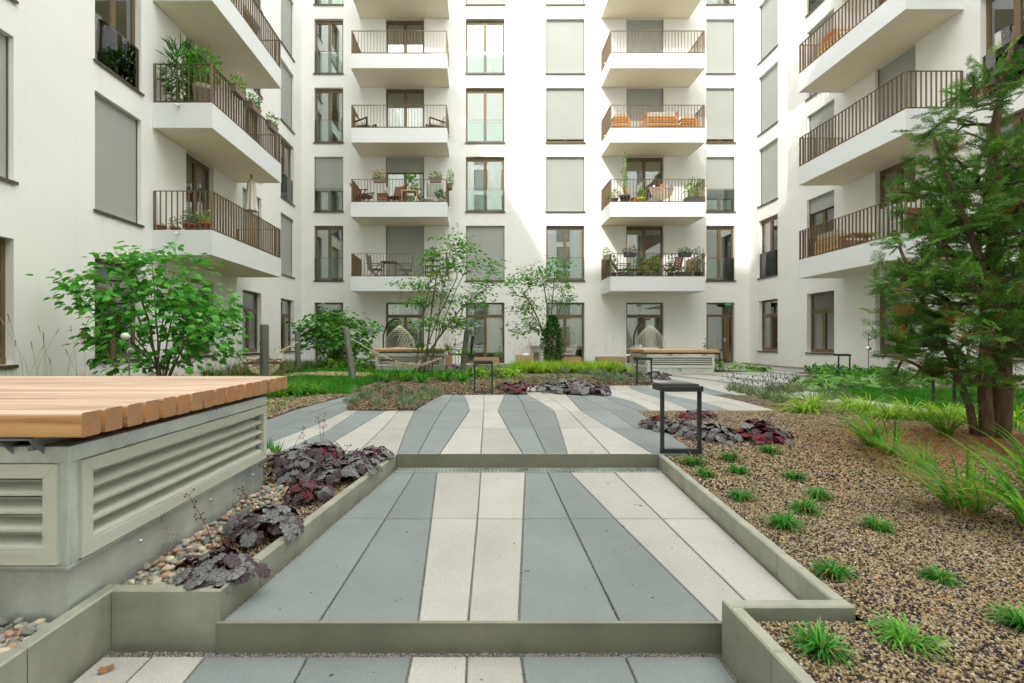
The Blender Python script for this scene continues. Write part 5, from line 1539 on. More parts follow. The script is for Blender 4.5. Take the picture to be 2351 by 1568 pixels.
slat_chair('folding wooden stool chair between crate and plant table, second floor balcony', (bx(907, 20.1), 20.1, fl(k)), -0.4, 'redwood', 0.3, None, False)
ld = thing('laundry_rack', 'drying rack with white laundry on the second floor balcony', 'drying rack', (bx(995, 20.45), 20.45, fl(k)))
b = MB(); b.tube([(-2.3, 20.45, fl(k)), (-2.3, 20.45, fl(k)+1.1), (-1.5, 20.45, fl(k)+1.1), (-1.5, 20.45, fl(k))], 0.012, 6); b.build('rack_frame', M['white'], ld)
for x_, w_, hh in ((-2.25, 0.32, 0.75), (-1.9, 0.35, 0.5)):
    V = []; 
    for i in range(9):
        for j in (0, 1): V.append((x_+w_*i/8, 20.43+0.02*math.sin(i*1.7), fl(k)+1.1-j*(hh+0.08*math.sin(i*0.9))))
    b = MB(); b.add(V, [(2*i, 2*i+2, 2*i+3, 2*i+1) for i in range(8)]); b.build('cloth', M['curtain'], ld, smooth=True)
# third floor
lounge('dark frame armchair with cream cushions, left on the third floor balcony', (bx(836, 20.1), 20.1, fl(3)), 1.25, 'black', 'cream')
lounge('dark frame armchair with cream cushions, right on the third floor balcony', (bx(1001, 20.1), 20.1, fl(3)), -1.25, 'black', 'cream')
# right back column, first floor
k = 1
for (px, w_, lb, fm, fls) in ((1446, 0.50, 'anthracite flower box of pink blooms on the lower right back balcony rail', G1, (['pinkf'], 70)), (1572, 0.52, 'anthracite flower box of trailing greens on the lower right back balcony rail', ['lf_lav', 'lf_mid'], None)):
    flower_box(lb, (bx(px, 19.42), 19.40, fl(k)+0.98), w_, 'anth', fm, fls, 170, 0.24)
flower_box('pale flower box hung at the left end of the lower right back balcony', (5.20, 19.75, fl(k)+0.92), 0.42, 'stone', ['lf_lav2', 'lf_mid2'], None, 130, 0.4, rot=1.57)
for (px, r, h, fr, fh, n, ms, lb, flw, sq) in (
    (1408, 0.15, 0.22, 0.2, 0.85, 150, ['lf_mid', 'lf_mid2'], 'dark pot with a tall climber, left end of the lower right back balcony', None, False),
    (1437, 0.28, 0.24, 0.16, 0.26, 60, ['lf_tuft', 'lf_tuft2'], 'dark trough with low greens below the pink flower box', None, True),
    (1470, 0.13, 0.22, 0.2, 0.85, 190, ['lf_mid', 'lf_mid2'], 'dark pot with a dense climber right of the reclining chair', (['redf'], 4, 0.08), False),
    (1500, 0.27, 0.22, 0.28, 0.85, 220, ['lf_mid2', 'lf_lime'], 'dark trough with a yellow-green climber, middle of the lower right back balcony', None, True),
    (1541, 0.14, 0.22, 0.18, 0.8, 150, ['lf_mid', 'lf_maple'], 'dark pot with a climber before the red-brown chair', (['purf'], 5, 0.07), False),
    (1570, 0.27, 0.24, 0.2, 0.2, 60, ['lf_tuft', 'lf_tuft2'], 'dark trough with a small fern below the trailing green flower box', None, True),
    (1605, 0.16, 0.24, 0.26, 1.1, 260, ['lf_mid', 'lf_maple'], 'dark pot with a tall red-flowering plant, right end of lower right back balcony', (['redf', 'pinkf'], 12, 0.08), False)):
    potted(lb, (bx(px, 19.65), 19.68, fl(k)), r, h, 'anth', fr, fh, n, 0.085, ms, flw, square=sq)
slat_chair('red-brown reclining chair at the left of the lower right back balcony', (bx(1432, 20.15), 20.15, fl(k)), 1.35, 'redwood', 0.55)
slat_chair('red-brown folding chair at the right of the lower right back balcony', (bx(1540, 20.15), 20.15, fl(k)), -1.35, 'redwood', 0.30)
table('orange wooden folding table between the two red-brown chairs', (bx(1487, 20.2), 20.2, fl(k)), 'teak', 0.65, 0.55, 0.70, 0, True)
b = MB(); x_ = bx(1600, 20.0); b.box(8.55, 8.95, 20.0, 20.03, fl(k), fl(k)+0.78); props(b.build('reed_screen', M['planter'], None, loc=(8.7, 20.0, fl(k))), 'tan reed screen at the right end of the lower right back balcony', 'screen')
# second floor right
k = 2
for (px, r, h, pm, fr, fh, n, ms, lb) in (
    (1410, 0.18, 0.3, 'greyfurn', 0.34, 0.34, 200, ['lf_lime', 'lf_mid2'], 'grey pot with arching yellow-green bamboo on the second floor right balcony'),
    (1435, 0.20, 0.42, 'anth', 0.12, 1.9, 190, ['lf_tuft2', 'lf_mid2'], 'large slate pot with a tall slim vine by the door'),
    (1473, 0.16, 0.32, 'yellow', 0.2, 0.6, 110, ['lf_tuft2', 'lf_lime'], 'lime-yellow planter bag with a leafy plant by the round table')):
    potted(lb, (bx(px, 19.8), 19.85, fl(k)), r, h, pm, fr, fh, n, 0.08, ms)
potted('slate trough with a large leafy climber, right end of second floor balcony', (bx(1595, 19.8), 19.85, fl(k)), 0.36, 0.34, 'anth', 0.42, 0.85, 420, 0.085, ['lf_mid', 'lf_mid2', 'lf_lime'], square=True)
slat_chair('orange wooden folding chair left of the drop-leaf table', (bx(1458, 20.3), 20.3, fl(k)), 0.9, 'teak', 0.35, None, False)
rt = thing('drop_leaf_table', 'round weathered wooden drop-leaf table on the second floor right balcony', 'table', (bx(1516, 20.0), 20.0, fl(k)))
cx, rr_ = bx(1516, 19.9), 0.52
n = 9
for i in range(n):
    x0 = -rr_+2*rr_*i/n; x1 = x0+2*rr_/n-0.006; xm = (x0+x1)/2
    d0, d1 = math.sqrt(max(0.0, rr_**2-x0**2)), math.sqrt(max(0.0, rr_**2-x1**2))
    zt = fl(k)+0.74
    b = MB(); V = [(cx+x0, 19.80, zt), (cx+x1, 19.80, zt), (cx+x1, 19.78, zt-d1), (cx+x0, 19.78, zt-d0)]; b.add(V+[(a, y+0.02, z) for a, y, z in V], [(0, 1, 2, 3), (4, 7, 6, 5), (0, 4, 5, 1), (1, 5, 6, 2), (2, 6, 7, 3), (3, 7, 4, 0)])
    b.build('leaf_board', M['greywood'], rt)
b = MB(); b.box(cx-rr_, cx+rr_, 19.80, 20.25, fl(k)+0.741, fl(k)+0.765); b.build('table_top', M['greywood'], rt)
for sx in (-0.42, 0.42): b = MB(); b.box(cx+sx-0.02, cx+sx+0.02, 20.0, 20.05, fl(k), fl(k)+0.74); b.build('leg', M['greywood'], rt)
for (px, r, h, m, lb, cat) in ((1520, 0.10, 0.15, 'orange', 'orange round jug on the drop-leaf table', 'jug'), (1501, 0.06, 0.11, 'white', 'white patterned cup on the drop-leaf table', 'cup'), (1541, 0.07, 0.12, 'blue', 'blue cup at the right edge of the drop-leaf table', 'cup')):
    q = (bx(px, 19.95), 19.95, fl(k)+0.766); b = MB(); b.lathe([(r*0.6, 0), (r, h*0.4), (r*0.9, h*0.8), (r*0.6, h), (r*0.5, h*0.95)], q, 14); props(b.build('tableware', M[m], None, smooth=True, loc=q), lb, cat)
# third floor right: slatted teak lounge set
k = 3
lounge('orange slatted wooden armchair, left on the third floor right balcony', (bx(1421, 19.95), 19.95, fl(k)), math.pi, 'teak', 'cream', 0.62, 0.60, True)
lounge('orange slatted wooden sofa in the middle of the third floor right balcony', (bx(1513, 19.95), 19.95, fl(k)), math.pi, 'teak', 'cream', 1.25, 0.82, True, 'sofa')
lounge('orange slatted wooden armchair, right on the third floor right balcony', (bx(1574, 20.1), 20.1, fl(k)), math.pi, 'teak', 'cream', 0.62, 0.60, True)
# left wing, first floor
k = 1
for (px, py, r, h, fr, fh, n, ls, ms, lb, flw) in (
    (371, 0, 0.11, 0.20, 0.05, 0.05, 14, 0.05, G1, 'terracotta pot with a tiny plant nearest the wall on the left wing balcony', None),
    (403, 0, 0.11, 0.16, 0.17, 0.28, 110, 0.05, ['lf_mid', 'lf_lav'], 'terracotta pot with a small round bush on the left wing balcony', None),
    (437, 0, 0.14, 0.24, 0.20, 0.36, 150, 0.06, ['lf_mid', 'lf_maple'], 'terracotta pot with a purple-flowering plant on the left wing balcony', (['purf'], 60, 0.045)),
    (472, 0, 0.14, 0.27, 0.20, 0.30, 170, 0.07, ['lf_lime', 'lf_lav2'], 'terracotta pot with a pale yellow-green bush at the left wing balcony corner', None)):
    Y = 11.6; potted(lb, (bx(px, Y), Y, fl(k)), r, h, 'terra', fr, fh, n, ls, ms, flw)
pa = thing('parasol', 'folded cream fringed parasol on the left wing balcony', 'parasol', (bx(577, 14.3), 14.3, fl(k)))
q = P(577, 405, 14.3)
b = MB(); b.tube([(q.x, 14.3, fl(k)), (q.x, 14.3, q.z)], 0.02, 8); b.build('pole', M['teak'], pa)
b = MB(); V, F = [], []
for (r, z) in ((0.03, q.z-0.10), (0.10, q.z-0.22), (0.13, q.z-0.75), (0.16, q.z-1.02)):
    for a in range(16): V.append((q.x+r*(1+0.22*(a % 2))*math.cos(a*math.pi/8), 14.3+r*(1+0.22*(a % 2))*math.sin(a*math.pi/8), z))
for i in range(3): F += [(16*i+a, 16*i+(a+1) % 16, 16*i+16+(a+1) % 16, 16*i+16+a) for a in range(16)]
b.add(V, F); b.build('canopy', M['cream'], pa)
b = MB(); b.ball((q.x, 14.3, q.z), (0.04, 0.04, 0.07), 10, 8); b.build('finial', M['teak'], pa, smooth=True)
# second floor of the left wing
k = 2
potted('tall spiky dracaena in a bronze pot on the upper left wing balcony', (bx(410, 11.65), 11.65, fl(k)), 0.15, 0.20, 'taupe', 0.26, 1.5, 260, 0.34, ['lf_mid', 'lf_tuft'], tpl=(DIAM[0]*np.array([0.22, 1, 1]), DIAM[1]))
potted('oleander bush in a tall pale tub on the upper left wing balcony', (bx(466, 11.75), 11.75, fl(k)), 0.22, 0.62, 'stone', 0.42, 0.95, 420, 0.16, ['lf_mid', 'lf_mid2'], (['pinkf'], 8, 0.06), tpl=(DIAM[0]*np.array([0.5, 1, 1]), DIAM[1]))
for i, (Y, fls, lb) in enumerate(((12.45, ['pinkf', 'whitef'], 'nearest'), (13.35, ['redf', 'whitef'], 'middle'), (14.5, ['whitef', 'redf'], 'farthest'))):
    flower_box('taupe flower box hung outside the upper left wing railing, %s of three' % lb, (XL+1.40+0.06, Y, fl(k)+0.93), 0.55, 'taupe', ['lf_tuft2', 'lf_mid2'], (fls, 14), 170, 0.34, rot=1.57)
# right wing, first floor
k = 1
lounge('pale wooden pallet sofa at the far end of the lower right wing balcony', (XR-0.75, 14.7, fl(k)), math.pi/2, 'pine', 'cream', 1.1, 0.6, True, 'sofa')
table('pale wooden low table on the lower right wing balcony', (XR-0.9, 13.7, fl(k)), 'pine', 0.9, 0.6, 0.45)
lr = thing('laundry_rack', 'drying rack with pale patterned laundry on the lower right wing balcony', 'drying rack', (XR-0.8, 12.9, fl(k)))
b = MB(); b.tube([(XR-0.8, 13.3, fl(k)), (XR-0.8, 13.3, fl(k)+1.0), (XR-0.8, 12.4, fl(k)+1.0), (XR-0.8, 12.4, fl(k))], 0.012, 6); b.build('rack_frame', M['white'], lr)
for y0, w_, hh in ((12.45, 0.4, 0.7), (12.9, 0.35, 0.8)):
    V = []
    for i in range(9):
        for j in (0, 1): V.append((XR-0.8+0.03*math.sin(i*1.7), y0+w_*i/8, fl(k)+1.0-j*(hh+0.06*math.sin(i))))
    b = MB(); b.add(V, [(2*i, 2*i+2, 2*i+3, 2*i+1) for i in range(8)]); b.build('cloth', M['curtain'], lr, smooth=True)
cb = thing('storage_box', 'red-brown slatted storage box behind the yew on the lower right wing balcony', 'storage box', (XR-0.9, 12.0, fl(k)))
for i in range(5):
    b = MB(); b.box(XR-1.25, XR-0.25, 11.78, 11.81, fl(k)+0.02+i*0.125, fl(k)+0.135+i*0.125); b.build('front_slat', M['redwood'], cb)
b = MB(); b.box(XR-1.27, XR-0.23, 11.77, 12.25, fl(k)+0.65, fl(k)+0.68); b.build('lid', M['redwood'], cb)
lounge('orange wooden chair with orange cushion on the top right wing balcony', (XR-0.8, 14.6, fl(3)), math.pi/2, 'pine', 'orange', 0.7, 0.7, True)
# dry leaf on the bottom left slab
lf = MB(); q = G(243, 1538, -0.207)
V = []; 
for i in range(9):
    a = i/9*6.28; r = 0.02*(1+0.35*math.sin(3*a+1)); V.append((q.x+r*math.cos(a)*1.2, q.y+r*math.sin(a), q.z+0.006+0.010*math.sin(2*a+.5)))
lf.add([(q.x, q.y, q.z+0.012)]+V, [(0, i+1, (i+1) % 9+1) for i in range(9)]); props(lf.build('dry_leaf', M['budf'], None, loc=tuple(q)), 'curled brown dry leaf on the pale slab at bottom left', 'leaf')
# ------------------------------------------------------------------ trees, shrubs and plants
def grow_tree(name, label, cat, Y0, base_px, stems, blobs, ncl, per, leaf, mats, tpl, rd, seed, stem_r=0.02, cl_r=0.16, zbase=0.0, flat=0.7, barkm='stem', group=None, twig=0.0035, droop=0.35, spread=0.06, bow=0.6):
    """stems and twigs reach leaf clusters spread through the crown; picture positions are taken at depth Y0"""
    g = np.random.default_rng(seed); rnd = random.Random(seed)
    B = P(base_px[0], base_px[1], Y0); B.z = zbase
    t = thing(name, label, cat, tuple(B), group)
    nodes = []                       # [pos, parent]
    paths = []
    for (px, py, dy) in stems:
        T = P(px, py, Y0); T.y += dy
        T.x *= (T.y/Y0) if False else 1
        b0 = B + Vector((rnd.uniform(-spread, spread), rnd.uniform(-.06, .06), -0.05))
        par = -1; path = []
        n = 9
        for i in range(n+1):
            u = i/n
            q = b0.lerp(T, u)
            out = Vector((T.x-b0.x, T.y-b0.y, 0))
            q -= out*0.35*math.sin(math.pi*u)*bow
            q += Vector((rnd.uniform(-1, 1), rnd.uniform(-1, 1), 0))*0.02*u
            nodes.append([q, par]); par = len(nodes)-1; path.append(par)
        paths.append(path)
    area = [b[2]*b[3]*(b[4] if len(b) > 4 else 1) for b in blobs]; tot = sum(area)
    cl = []
    for b, a in zip(blobs, area):
        for _ in range(max(1, int(round(ncl*a/tot)))):
            d = g.normal(size=3); d /= np.linalg.norm(d); r = g.random()**0.42
            px, py = b[0]+d[0]*r*b[2], b[1]+d[2]*r*b[3]
            c = P(px, py, Y0); c.y += d[1]*r*rd*math.sqrt(b[2]/max(x[2] for x in blobs))
            cl.append(c)
    cl.sort(key=lambda c: (c-B).length)
    for c in cl:
        arr = np.array([tuple(nd[0]) for nd in nodes])
        dv = np.array(c)-arr; dist = np.linalg.norm(dv, axis=1)
        cost = dist + np.maximum(0, arr[:, 2]-c.z+0.10*dist)*1.6 + (arr[:, 2] < B.z+0.15)*0.5
        k = int(np.argmin(cost)); p0 = nodes[k][0]
        if dist[k] < 0.03: continue
        par = k; path = [k]
        m = 3 if dist[k] > 0.2 else 2
        for i in range(1, m+1):
            u = i/m; q = p0.lerp(c, u) + Vector((0, 0, 0.10*dist[k]*math.sin(math.pi*u)*rnd.uniform(-.3, 1)))
            q += Vector((rnd.uniform(-1, 1), rnd.uniform(-1, 1), rnd.uniform(-1, 1)))*0.05*dist[k]*(1-u)
            nodes.append([q, par]); par = len(nodes)-1; path.append(par)
        paths.append(path)
    w = [0]*len(nodes)
    for i in range(len(nodes)-1, -1, -1):
        w[i] += 1
        if nodes[i][1] >= 0: w[nodes[i][1]] += w[i]
    wm = max(w)
    rad = [max(twig, stem_r*math.sqrt(x/wm)) for x in w]
    b = MB()
    for pth in paths:
        r = [rad[i] for i in pth]
        if len(r) > 1: r[0] = min(r[0], r[1]*1.15)
        b.tube([nodes[i][0] for i in pth], r, 7 if max(r) > 0.012 else 4, cap=False)
    b.build('trunk', M[barkm], t, smooth=True)
    C = np.array([tuple(c) for c in cl]); n = len(C)*per
    ci = np.repeat(np.arange(len(C)), per)
    off = g.normal(size=(n, 3))*cl_r*np.array([1, 1, 0.5])
    p = C[ci]+off
    ctr = np.array(B)+np.array([0, 0, (C[:, 2].mean()-B.z)])
    outd = unit((p-ctr)*np.array([1, 1, 0.3])+off*2.0+g.normal(size=(n, 3))*0.25)
    tdir = unit(outd*np.array([1, 1, 0.4]) + np.array([0, 0, -droop]) + g.normal(size=(n, 3))*0.3)
    nr = unit(np.array([0, 0, flat]) + outd*0.35 + g.normal(size=(n, 3))*0.32)
    V, F = scatter(tpl[0], tpl[1], p, tdir, nr, leaf*(0.65+0.6*g.random(n)))
    mi = np.repeat(g.integers(0, len(mats), n), len(tpl[1]))
    np_mesh('crown', V, F, [M[m] for m in mats], t, mi)
    return t

grow_tree('maple_shrub', 'large bright green maple shrub with lobed leaves behind the near bench', 'shrub', 8.5, (368, 905),
    [(330, 640, -.2), (380, 620, .2), (270, 690, .3), (440, 660, -.3), (420, 700, .4), (300, 720, -.5), (480, 730, .1), (350, 600, 0)],
    [(345, 640, 110, 75), (255, 690, 85, 65), (430, 690, 95, 75), (350, 745, 150, 85), (500, 720, 48, 60), (446, 600, 26, 28, 1.4), (355, 580, 42, 28, 1.3), (200, 650, 48, 22, 1.3), (235, 770, 45, 30), (320, 820, 80, 40), (450, 805, 70, 45), (520, 770, 30, 30), (285, 600, 30, 20)],
    205, 9, 0.118, ['lf_maple', 'lf_maple2', 'lf_maple2'], MAPLE, 1.15, 21, 0.032, 0.13)
grow_tree('green_shrub', 'rounded green shrub on the lawn edge left of the leaning hammock post', 'shrub', 16.6, (772, 848),
    [(740, 760, -.2), (800, 750, .2), (765, 735, 0), (700, 770, .1), (840, 770, -.1), (790, 790, .4)],
    [(768, 772, 80, 52), (700, 758, 34, 22), (832, 762, 32, 40), (765, 728, 52, 24, 1.2), (700, 790, 30, 25, .7), (835, 800, 25, 20, .6)],
    170, 9, 0.13, ['lf_mid', 'lf_maple', 'lf_mid2'], MAPLE, 1.0, 22, 0.03, 0.15, 0.06)
grow_tree('multi_stem_tree', 'slender multi-stem tree with sparse airy leaves behind the lavender bed', 'tree', 13.8, (972, 861),
    [(1035, 565, 0), (1075, 600, .3), (1000, 590, -.2), (1120, 640, .1), (955, 690, .2), (1010, 560, .4), (1050, 640, -.3)],
    [(1045, 566, 62, 30), (1095, 612, 55, 26), (1005, 600, 55, 28), (1000, 650, 60, 26), (950, 690, 45, 18), (1055, 690, 70, 24), (1010, 745, 70, 20), (1045, 735, 55, 16), (1110, 655, 45, 20), (940, 650, 36, 14), (985, 800, 40, 18, .5), (1060, 800, 30, 16, .5)],
    220, 13, 0.118, ['lf_mid', 'lf_mid2'], DIAM, 0.95, 23, 0.027, 0.13, 0.05, spread=0.26, bow=0.2)
grow_tree('small_tree', 'small thin tree with loose leaves rising from the slim evergreen', 'tree', 18.06, (1267, 843),
    [(1245, 640, 0), (1275, 615, .2), (1205, 680, -.2), (1295, 680, .1), (1225, 720, .3)],
    [(1245, 636, 62, 28), (1275, 615, 40, 20), (1188, 655, 30, 24), (1212, 705, 46, 26), (1285, 680, 32, 26), (1225, 745, 48, 18), (1303, 655, 16, 14, .7), (1300, 760, 14, 12, .5), (1195, 760, 20, 14)],
    130, 13, 0.14, ['lf_mid', 'lf_mid2'], DIAM, 0.85, 24, 0.03, 0.15, 0.05)

def conifer_column(label, px, pyb, pyt, Y, wpx, n, seed):
    a, c = P(px, pyb, Y), P(px, pyt, Y)
    t = thing('evergreen_shrub', label, 'shrub', (a.x, a.y, 0.0))
    h = c.z
    b = MB(); b.tube([(a.x, Y, -0.05), (a.x, Y, h*0.8)], [0.03, 0.008], 6); b.build('trunk', M['bark'], t)
    g = np.random.default_rng(seed)
    u = g.random(n); ang = g.random(n)*6.283
    R = wpx*Y/FPX*np.sin(np.pi*np.clip(0.18+0.82*u, 0, 1))**0.6*(0.55+0.5*g.random(n))*(1+0.2*np.sin(ang*3+u*9))
    p = np.stack([a.x+R*np.cos(ang), Y+R*np.sin(ang), 0.02+h*u], 1)
    d = unit(np.stack([np.cos(ang), np.sin(ang), 0.9+0*ang], 1)+g.normal(size=(n, 3))*0.35)
    V, F = scatter(DIAM[0]*np.array([0.8, 1, 1]), DIAM[1], p, d, unit(np.stack([np.cos(ang), np.sin(ang), 0.3+0*ang], 1)+g.normal(size=(n, 3))*.5), 0.10*(0.6+0.7*g.random(n)))
    np_mesh('crown', V, F, [M['lf_thuja'], M['lf_mid']], t, np.repeat((g.random(n) < 0.45).astype(int), 2))
conifer_column('slim dark evergreen column in the yellow-green sedge', 1268, 843, 728, 18.0, 22, 2800, 31)
conifer_column('dark evergreen behind the rounded shrub on the left', 785, 842, 768, 17.6, 20, 1400, 32)

# ---- yew: trunks, boughs and needle sprays
def yew():
    Y0 = 4.4; g = np.random.default_rng(41); rnd = random.Random(41)
    B = P(2275, 1012, Y0); B.z = zr(B.x, B.y)
    t = thing('yew_tree', 'tall dark green yew with bare lower trunks and rusty dry sprigs, right edge', 'tree', tuple(B))
    def T(px, py, dy=0.0):
        q = P(px, py, Y0); q.y += dy; return q
    nodes, paths = [], []
    def chain(pts):
        path = []; par = -1
        for q in pts: nodes.append([Vector(q), par]); par = len(nodes)-1; path.append(par)
        paths.append(path)
    b0 = B-Vector((0, 0, 0.1))
    chain([b0+Vector((0.06, 0, 0)), T(2300, 900), T(2296, 780), T(2290, 640, .05), T(2285, 520, .0), T(2282, 400), T(2285, 290), T(2300, 200), T(2320, 120), T(2330, 60)])
    chain([b0+Vector((-0.05, -.02, 0)), T(2265, 960), T(2250, 860, -.03), T(2245, 740, -.08), T(2225, 600, -.1), T(2190, 480, -.05), T(2165, 380), T(2140, 300)])
    chain([b0+Vector((-0.08, 0.05, 0)), T(2240, 940, .05), T(2222, 860, .1), T(2200, 780, .15), T(2150, 660, .2), T(2110, 560, .2)])
    chain([b0+Vector((0.10, 0.05, 0)), T(2330, 880, .15), T(2370, 740, .2), T(2400, 600, .2), T(2410, 450, .2)])
    # bough tips inside the outline
    blobs = [(2300, 190, 55, 75, 1.2), (2255, 180, 40, 26, .8), (2165, 310, 45, 30, 1.0), (2240, 255, 50, 40, 1.0), (2200, 400, 90, 75, 1.2), (2290, 360, 90, 90, 1.0), (2170, 520, 90, 75, 1.2), (2280, 520, 100, 100, 1.3), (2135, 640, 80, 55, 1.2), (2220, 660, 120, 90, 1.3), (2135, 740, 85, 60, 1.2), (2070, 800, 50, 28, .9), (2165, 820, 90, 55, 1.1), (2270, 760, 120, 90, 1.1), (2120, 878, 75, 26, .8), (2240, 870, 90, 30, .7), (2390, 500, 90, 200, .6), (2400, 760, 90, 120, .6), (2075, 650, 25, 22, .5)]
    tot = sum(b[2]*b[3]*b[4] for b in blobs); cl = []
    for b in blobs:
        for _ in range(max(1, int(round(460*b[2]*b[3]*b[4]/tot)))):
            d = g.normal(size=3); d /= np.linalg.norm(d); r = g.random()**0.45
            c = P(b[0]+d[0]*r*b[2], b[1]+d[2]*r*b[3], Y0); c.y += d[1]*r*0.75*(b[2]/110)
            cl.append(c)
    def axisdist(c): return math.hypot(c.x-(B.x), c.y-B.y)
    cl.sort(key=axisdist)
    tips = []
    for c in cl:
        arr = np.array([tuple(nd[0]) for nd in nodes])
        dv = np.array(c)-arr; dist = np.linalg.norm(dv, axis=1)
        cost = dist + np.maximum(0, arr[:, 2]-c.z)*0.6 + (arr[:, 2] < B.z+0.4)*1.0
        k = int(np.argmin(cost)); p0 = nodes[k][0]; par = k; path = [k]; m = 3
        for i in range(1, m+1):
            u = i/m; q = p0.lerp(c, u)+Vector((0, 0, 0.10*dist[k]*math.sin(math.pi*u)))
            q += Vector((rnd.uniform(-1, 1), rnd.uniform(-1, 1), rnd.uniform(-1, 1)))*0.06*dist[k]*(1-u)
            nodes.append([q, par]); par = len(nodes)-1; path.append(par)
        paths.append(path)
        tips.append((c, (c-p0).normalized() if dist[k] > 1e-4 else Vector((1, 0, 0))))
    w = [0]*len(nodes)
    for i in range(len(nodes)-1, -1, -1):
        w[i] += 1
        if nodes[i][1] >= 0: w[nodes[i][1]] += w[i]
    b = MB()
    trunkr = [(0.082, 0.075, 0.066, 0.058, 0.05, 0.042, 0.034, 0.026, 0.018, 0.01), (0.06, 0.052, 0.044, 0.036, 0.03, 0.024, 0.018, 0.01), (0.035, 0.03, 0.026, 0.022, 0.018, 0.012), (0.03, 0.028, 0.024, 0.02, 0.014)]
    for i, pth in enumerate(paths):
        if i < 4: b.tube([nodes[k][0] for k in pth], trunkr[i], 12, cap=True)
        else:
            r = [max(0.003, 0.0042*math.sqrt(w[k])) for k in pth]; r = [min(x, 0.016) for x in r]
            b.tube([nodes[k][0] for k in pth], r, 5, cap=False)
    for i in range(70):   # bare dead twigs on the lower trunks
        k = rnd.randrange(4); pt = paths[k]; j = rnd.randrange(1, min(4, len(pt)-1)); q = nodes[pt[j]][0].lerp(nodes[pt[j+1]][0], rnd.random())
        a = rnd.uniform(0, 6.28); L = rnd.uniform(0.08, 0.35); d = Vector((math.cos(a), math.sin(a), rnd.uniform(-.3, .25)))
        b.tube([q, q+d*L*0.5+Vector((0, 0, rnd.uniform(-.02, .03))), q+d*L], [0.006, 0.004, 0.002], 4, cap=False)
    b.build('trunk', M['bark'], t, smooth=True)
    # one spray: curved twig with two ranks of needles (across, along, up)
    def spray(nn, seed):
        h = np.random.default_rng(seed); V, F = [], []
        def quadn(bx, by, dx, dy, L, wd, z):
            i = len(V)
            px, py = -dy*wd, dx*wd
            V.extend([(bx-px, by-py, z), (bx+px, by+py, z), (bx+dx*L+px*.3, by+dy*L+py*.3, z+h.normal()*0.03-0.02), (bx+dx*L-px*.3, by+dy*L-py*.3, z+h.normal()*0.03-0.02)])
            F.append((i, i+1, i+2, i+3))
        shoots = [(0, 0, 0, 1, 1.0)] + [(0, 0.12+0.2*k, s*0.72, 0.70, 0.55-0.09*k) for k in range(4) for s in (-1, 1)]
        for (sx, sy, dx, dy, L) in shoots:
            m = int(nn*L)
            i = len(V); V.extend([(sx-.012, sy, 0), (sx+.012, sy, 0), (sx+dx*L+.004, sy+dy*L, -0.06*L), (sx+dx*L-.004, sy+dy*L, -0.06*L)]); F.append((i, i+1, i+2, i+3))
            for k in range(m):
                u = (k+.6)/m*L
                for s in (-1, 1):
                    a = math.atan2(dx, dy)+s*(1.0+h.normal()*0.15-0.35*(u/L))
                    quadn(sx+dx*u, sy+dy*u, math.sin(a), math.cos(a), 0.135*(1-0.35*u/L), 0.016, -0.06*u+h.normal()*0.015)
        return np.array(V), np.array(F)
    S = [spray(13, i) for i in range(4)]
    C = np.array([tuple(c) for c, d in tips]); Dd = np.array([tuple(d) for c, d in tips])
    allV, allF, allM, off = [], [], [], 0
    per = 4
    for si in range(4):
        sel = np.arange(len(C))
        ci = np.repeat(sel, 2 if si < 1 else 1); n = len(ci)
        p = C[ci]+g.normal(size=(n, 3))*0.055 - Dd[ci]*0.08*g.random((n, 1))
        radial = unit((p-np.array([B.x, B.y, 0]))*np.array([1, 1, 0]))
        td = unit(Dd[ci]*0.8+radial*0.7+g.normal(size=(n, 3))*0.5+np.array([0, 0, 0.40]))
        nr = unit(np.array([0, 0, 1.0])+g.normal(size=(n, 3))*0.4+radial*0.2)
        V, F = scatter(S[si][0], S[si][1], p, td, nr, 0.15*(0.6+0.6*g.random(n)))
        dry = (g.random(n) < np.where(p[:, 2] < 1.5, 0.09, 0.015))
        m_ = np.where(dry, 2, (g.random(n) < 0.42).astype(int))
        allV.append(V); allF.append(F+off); off += len(V); allM.append(np.repeat(m_, len(S[si][1])))
    np_mesh('crown', np.concatenate(allV), np.concatenate(allF), [M['lf_yew'], M['lf_yew2'], M['lf_yew3']], t, np.concatenate(allM))
yew()

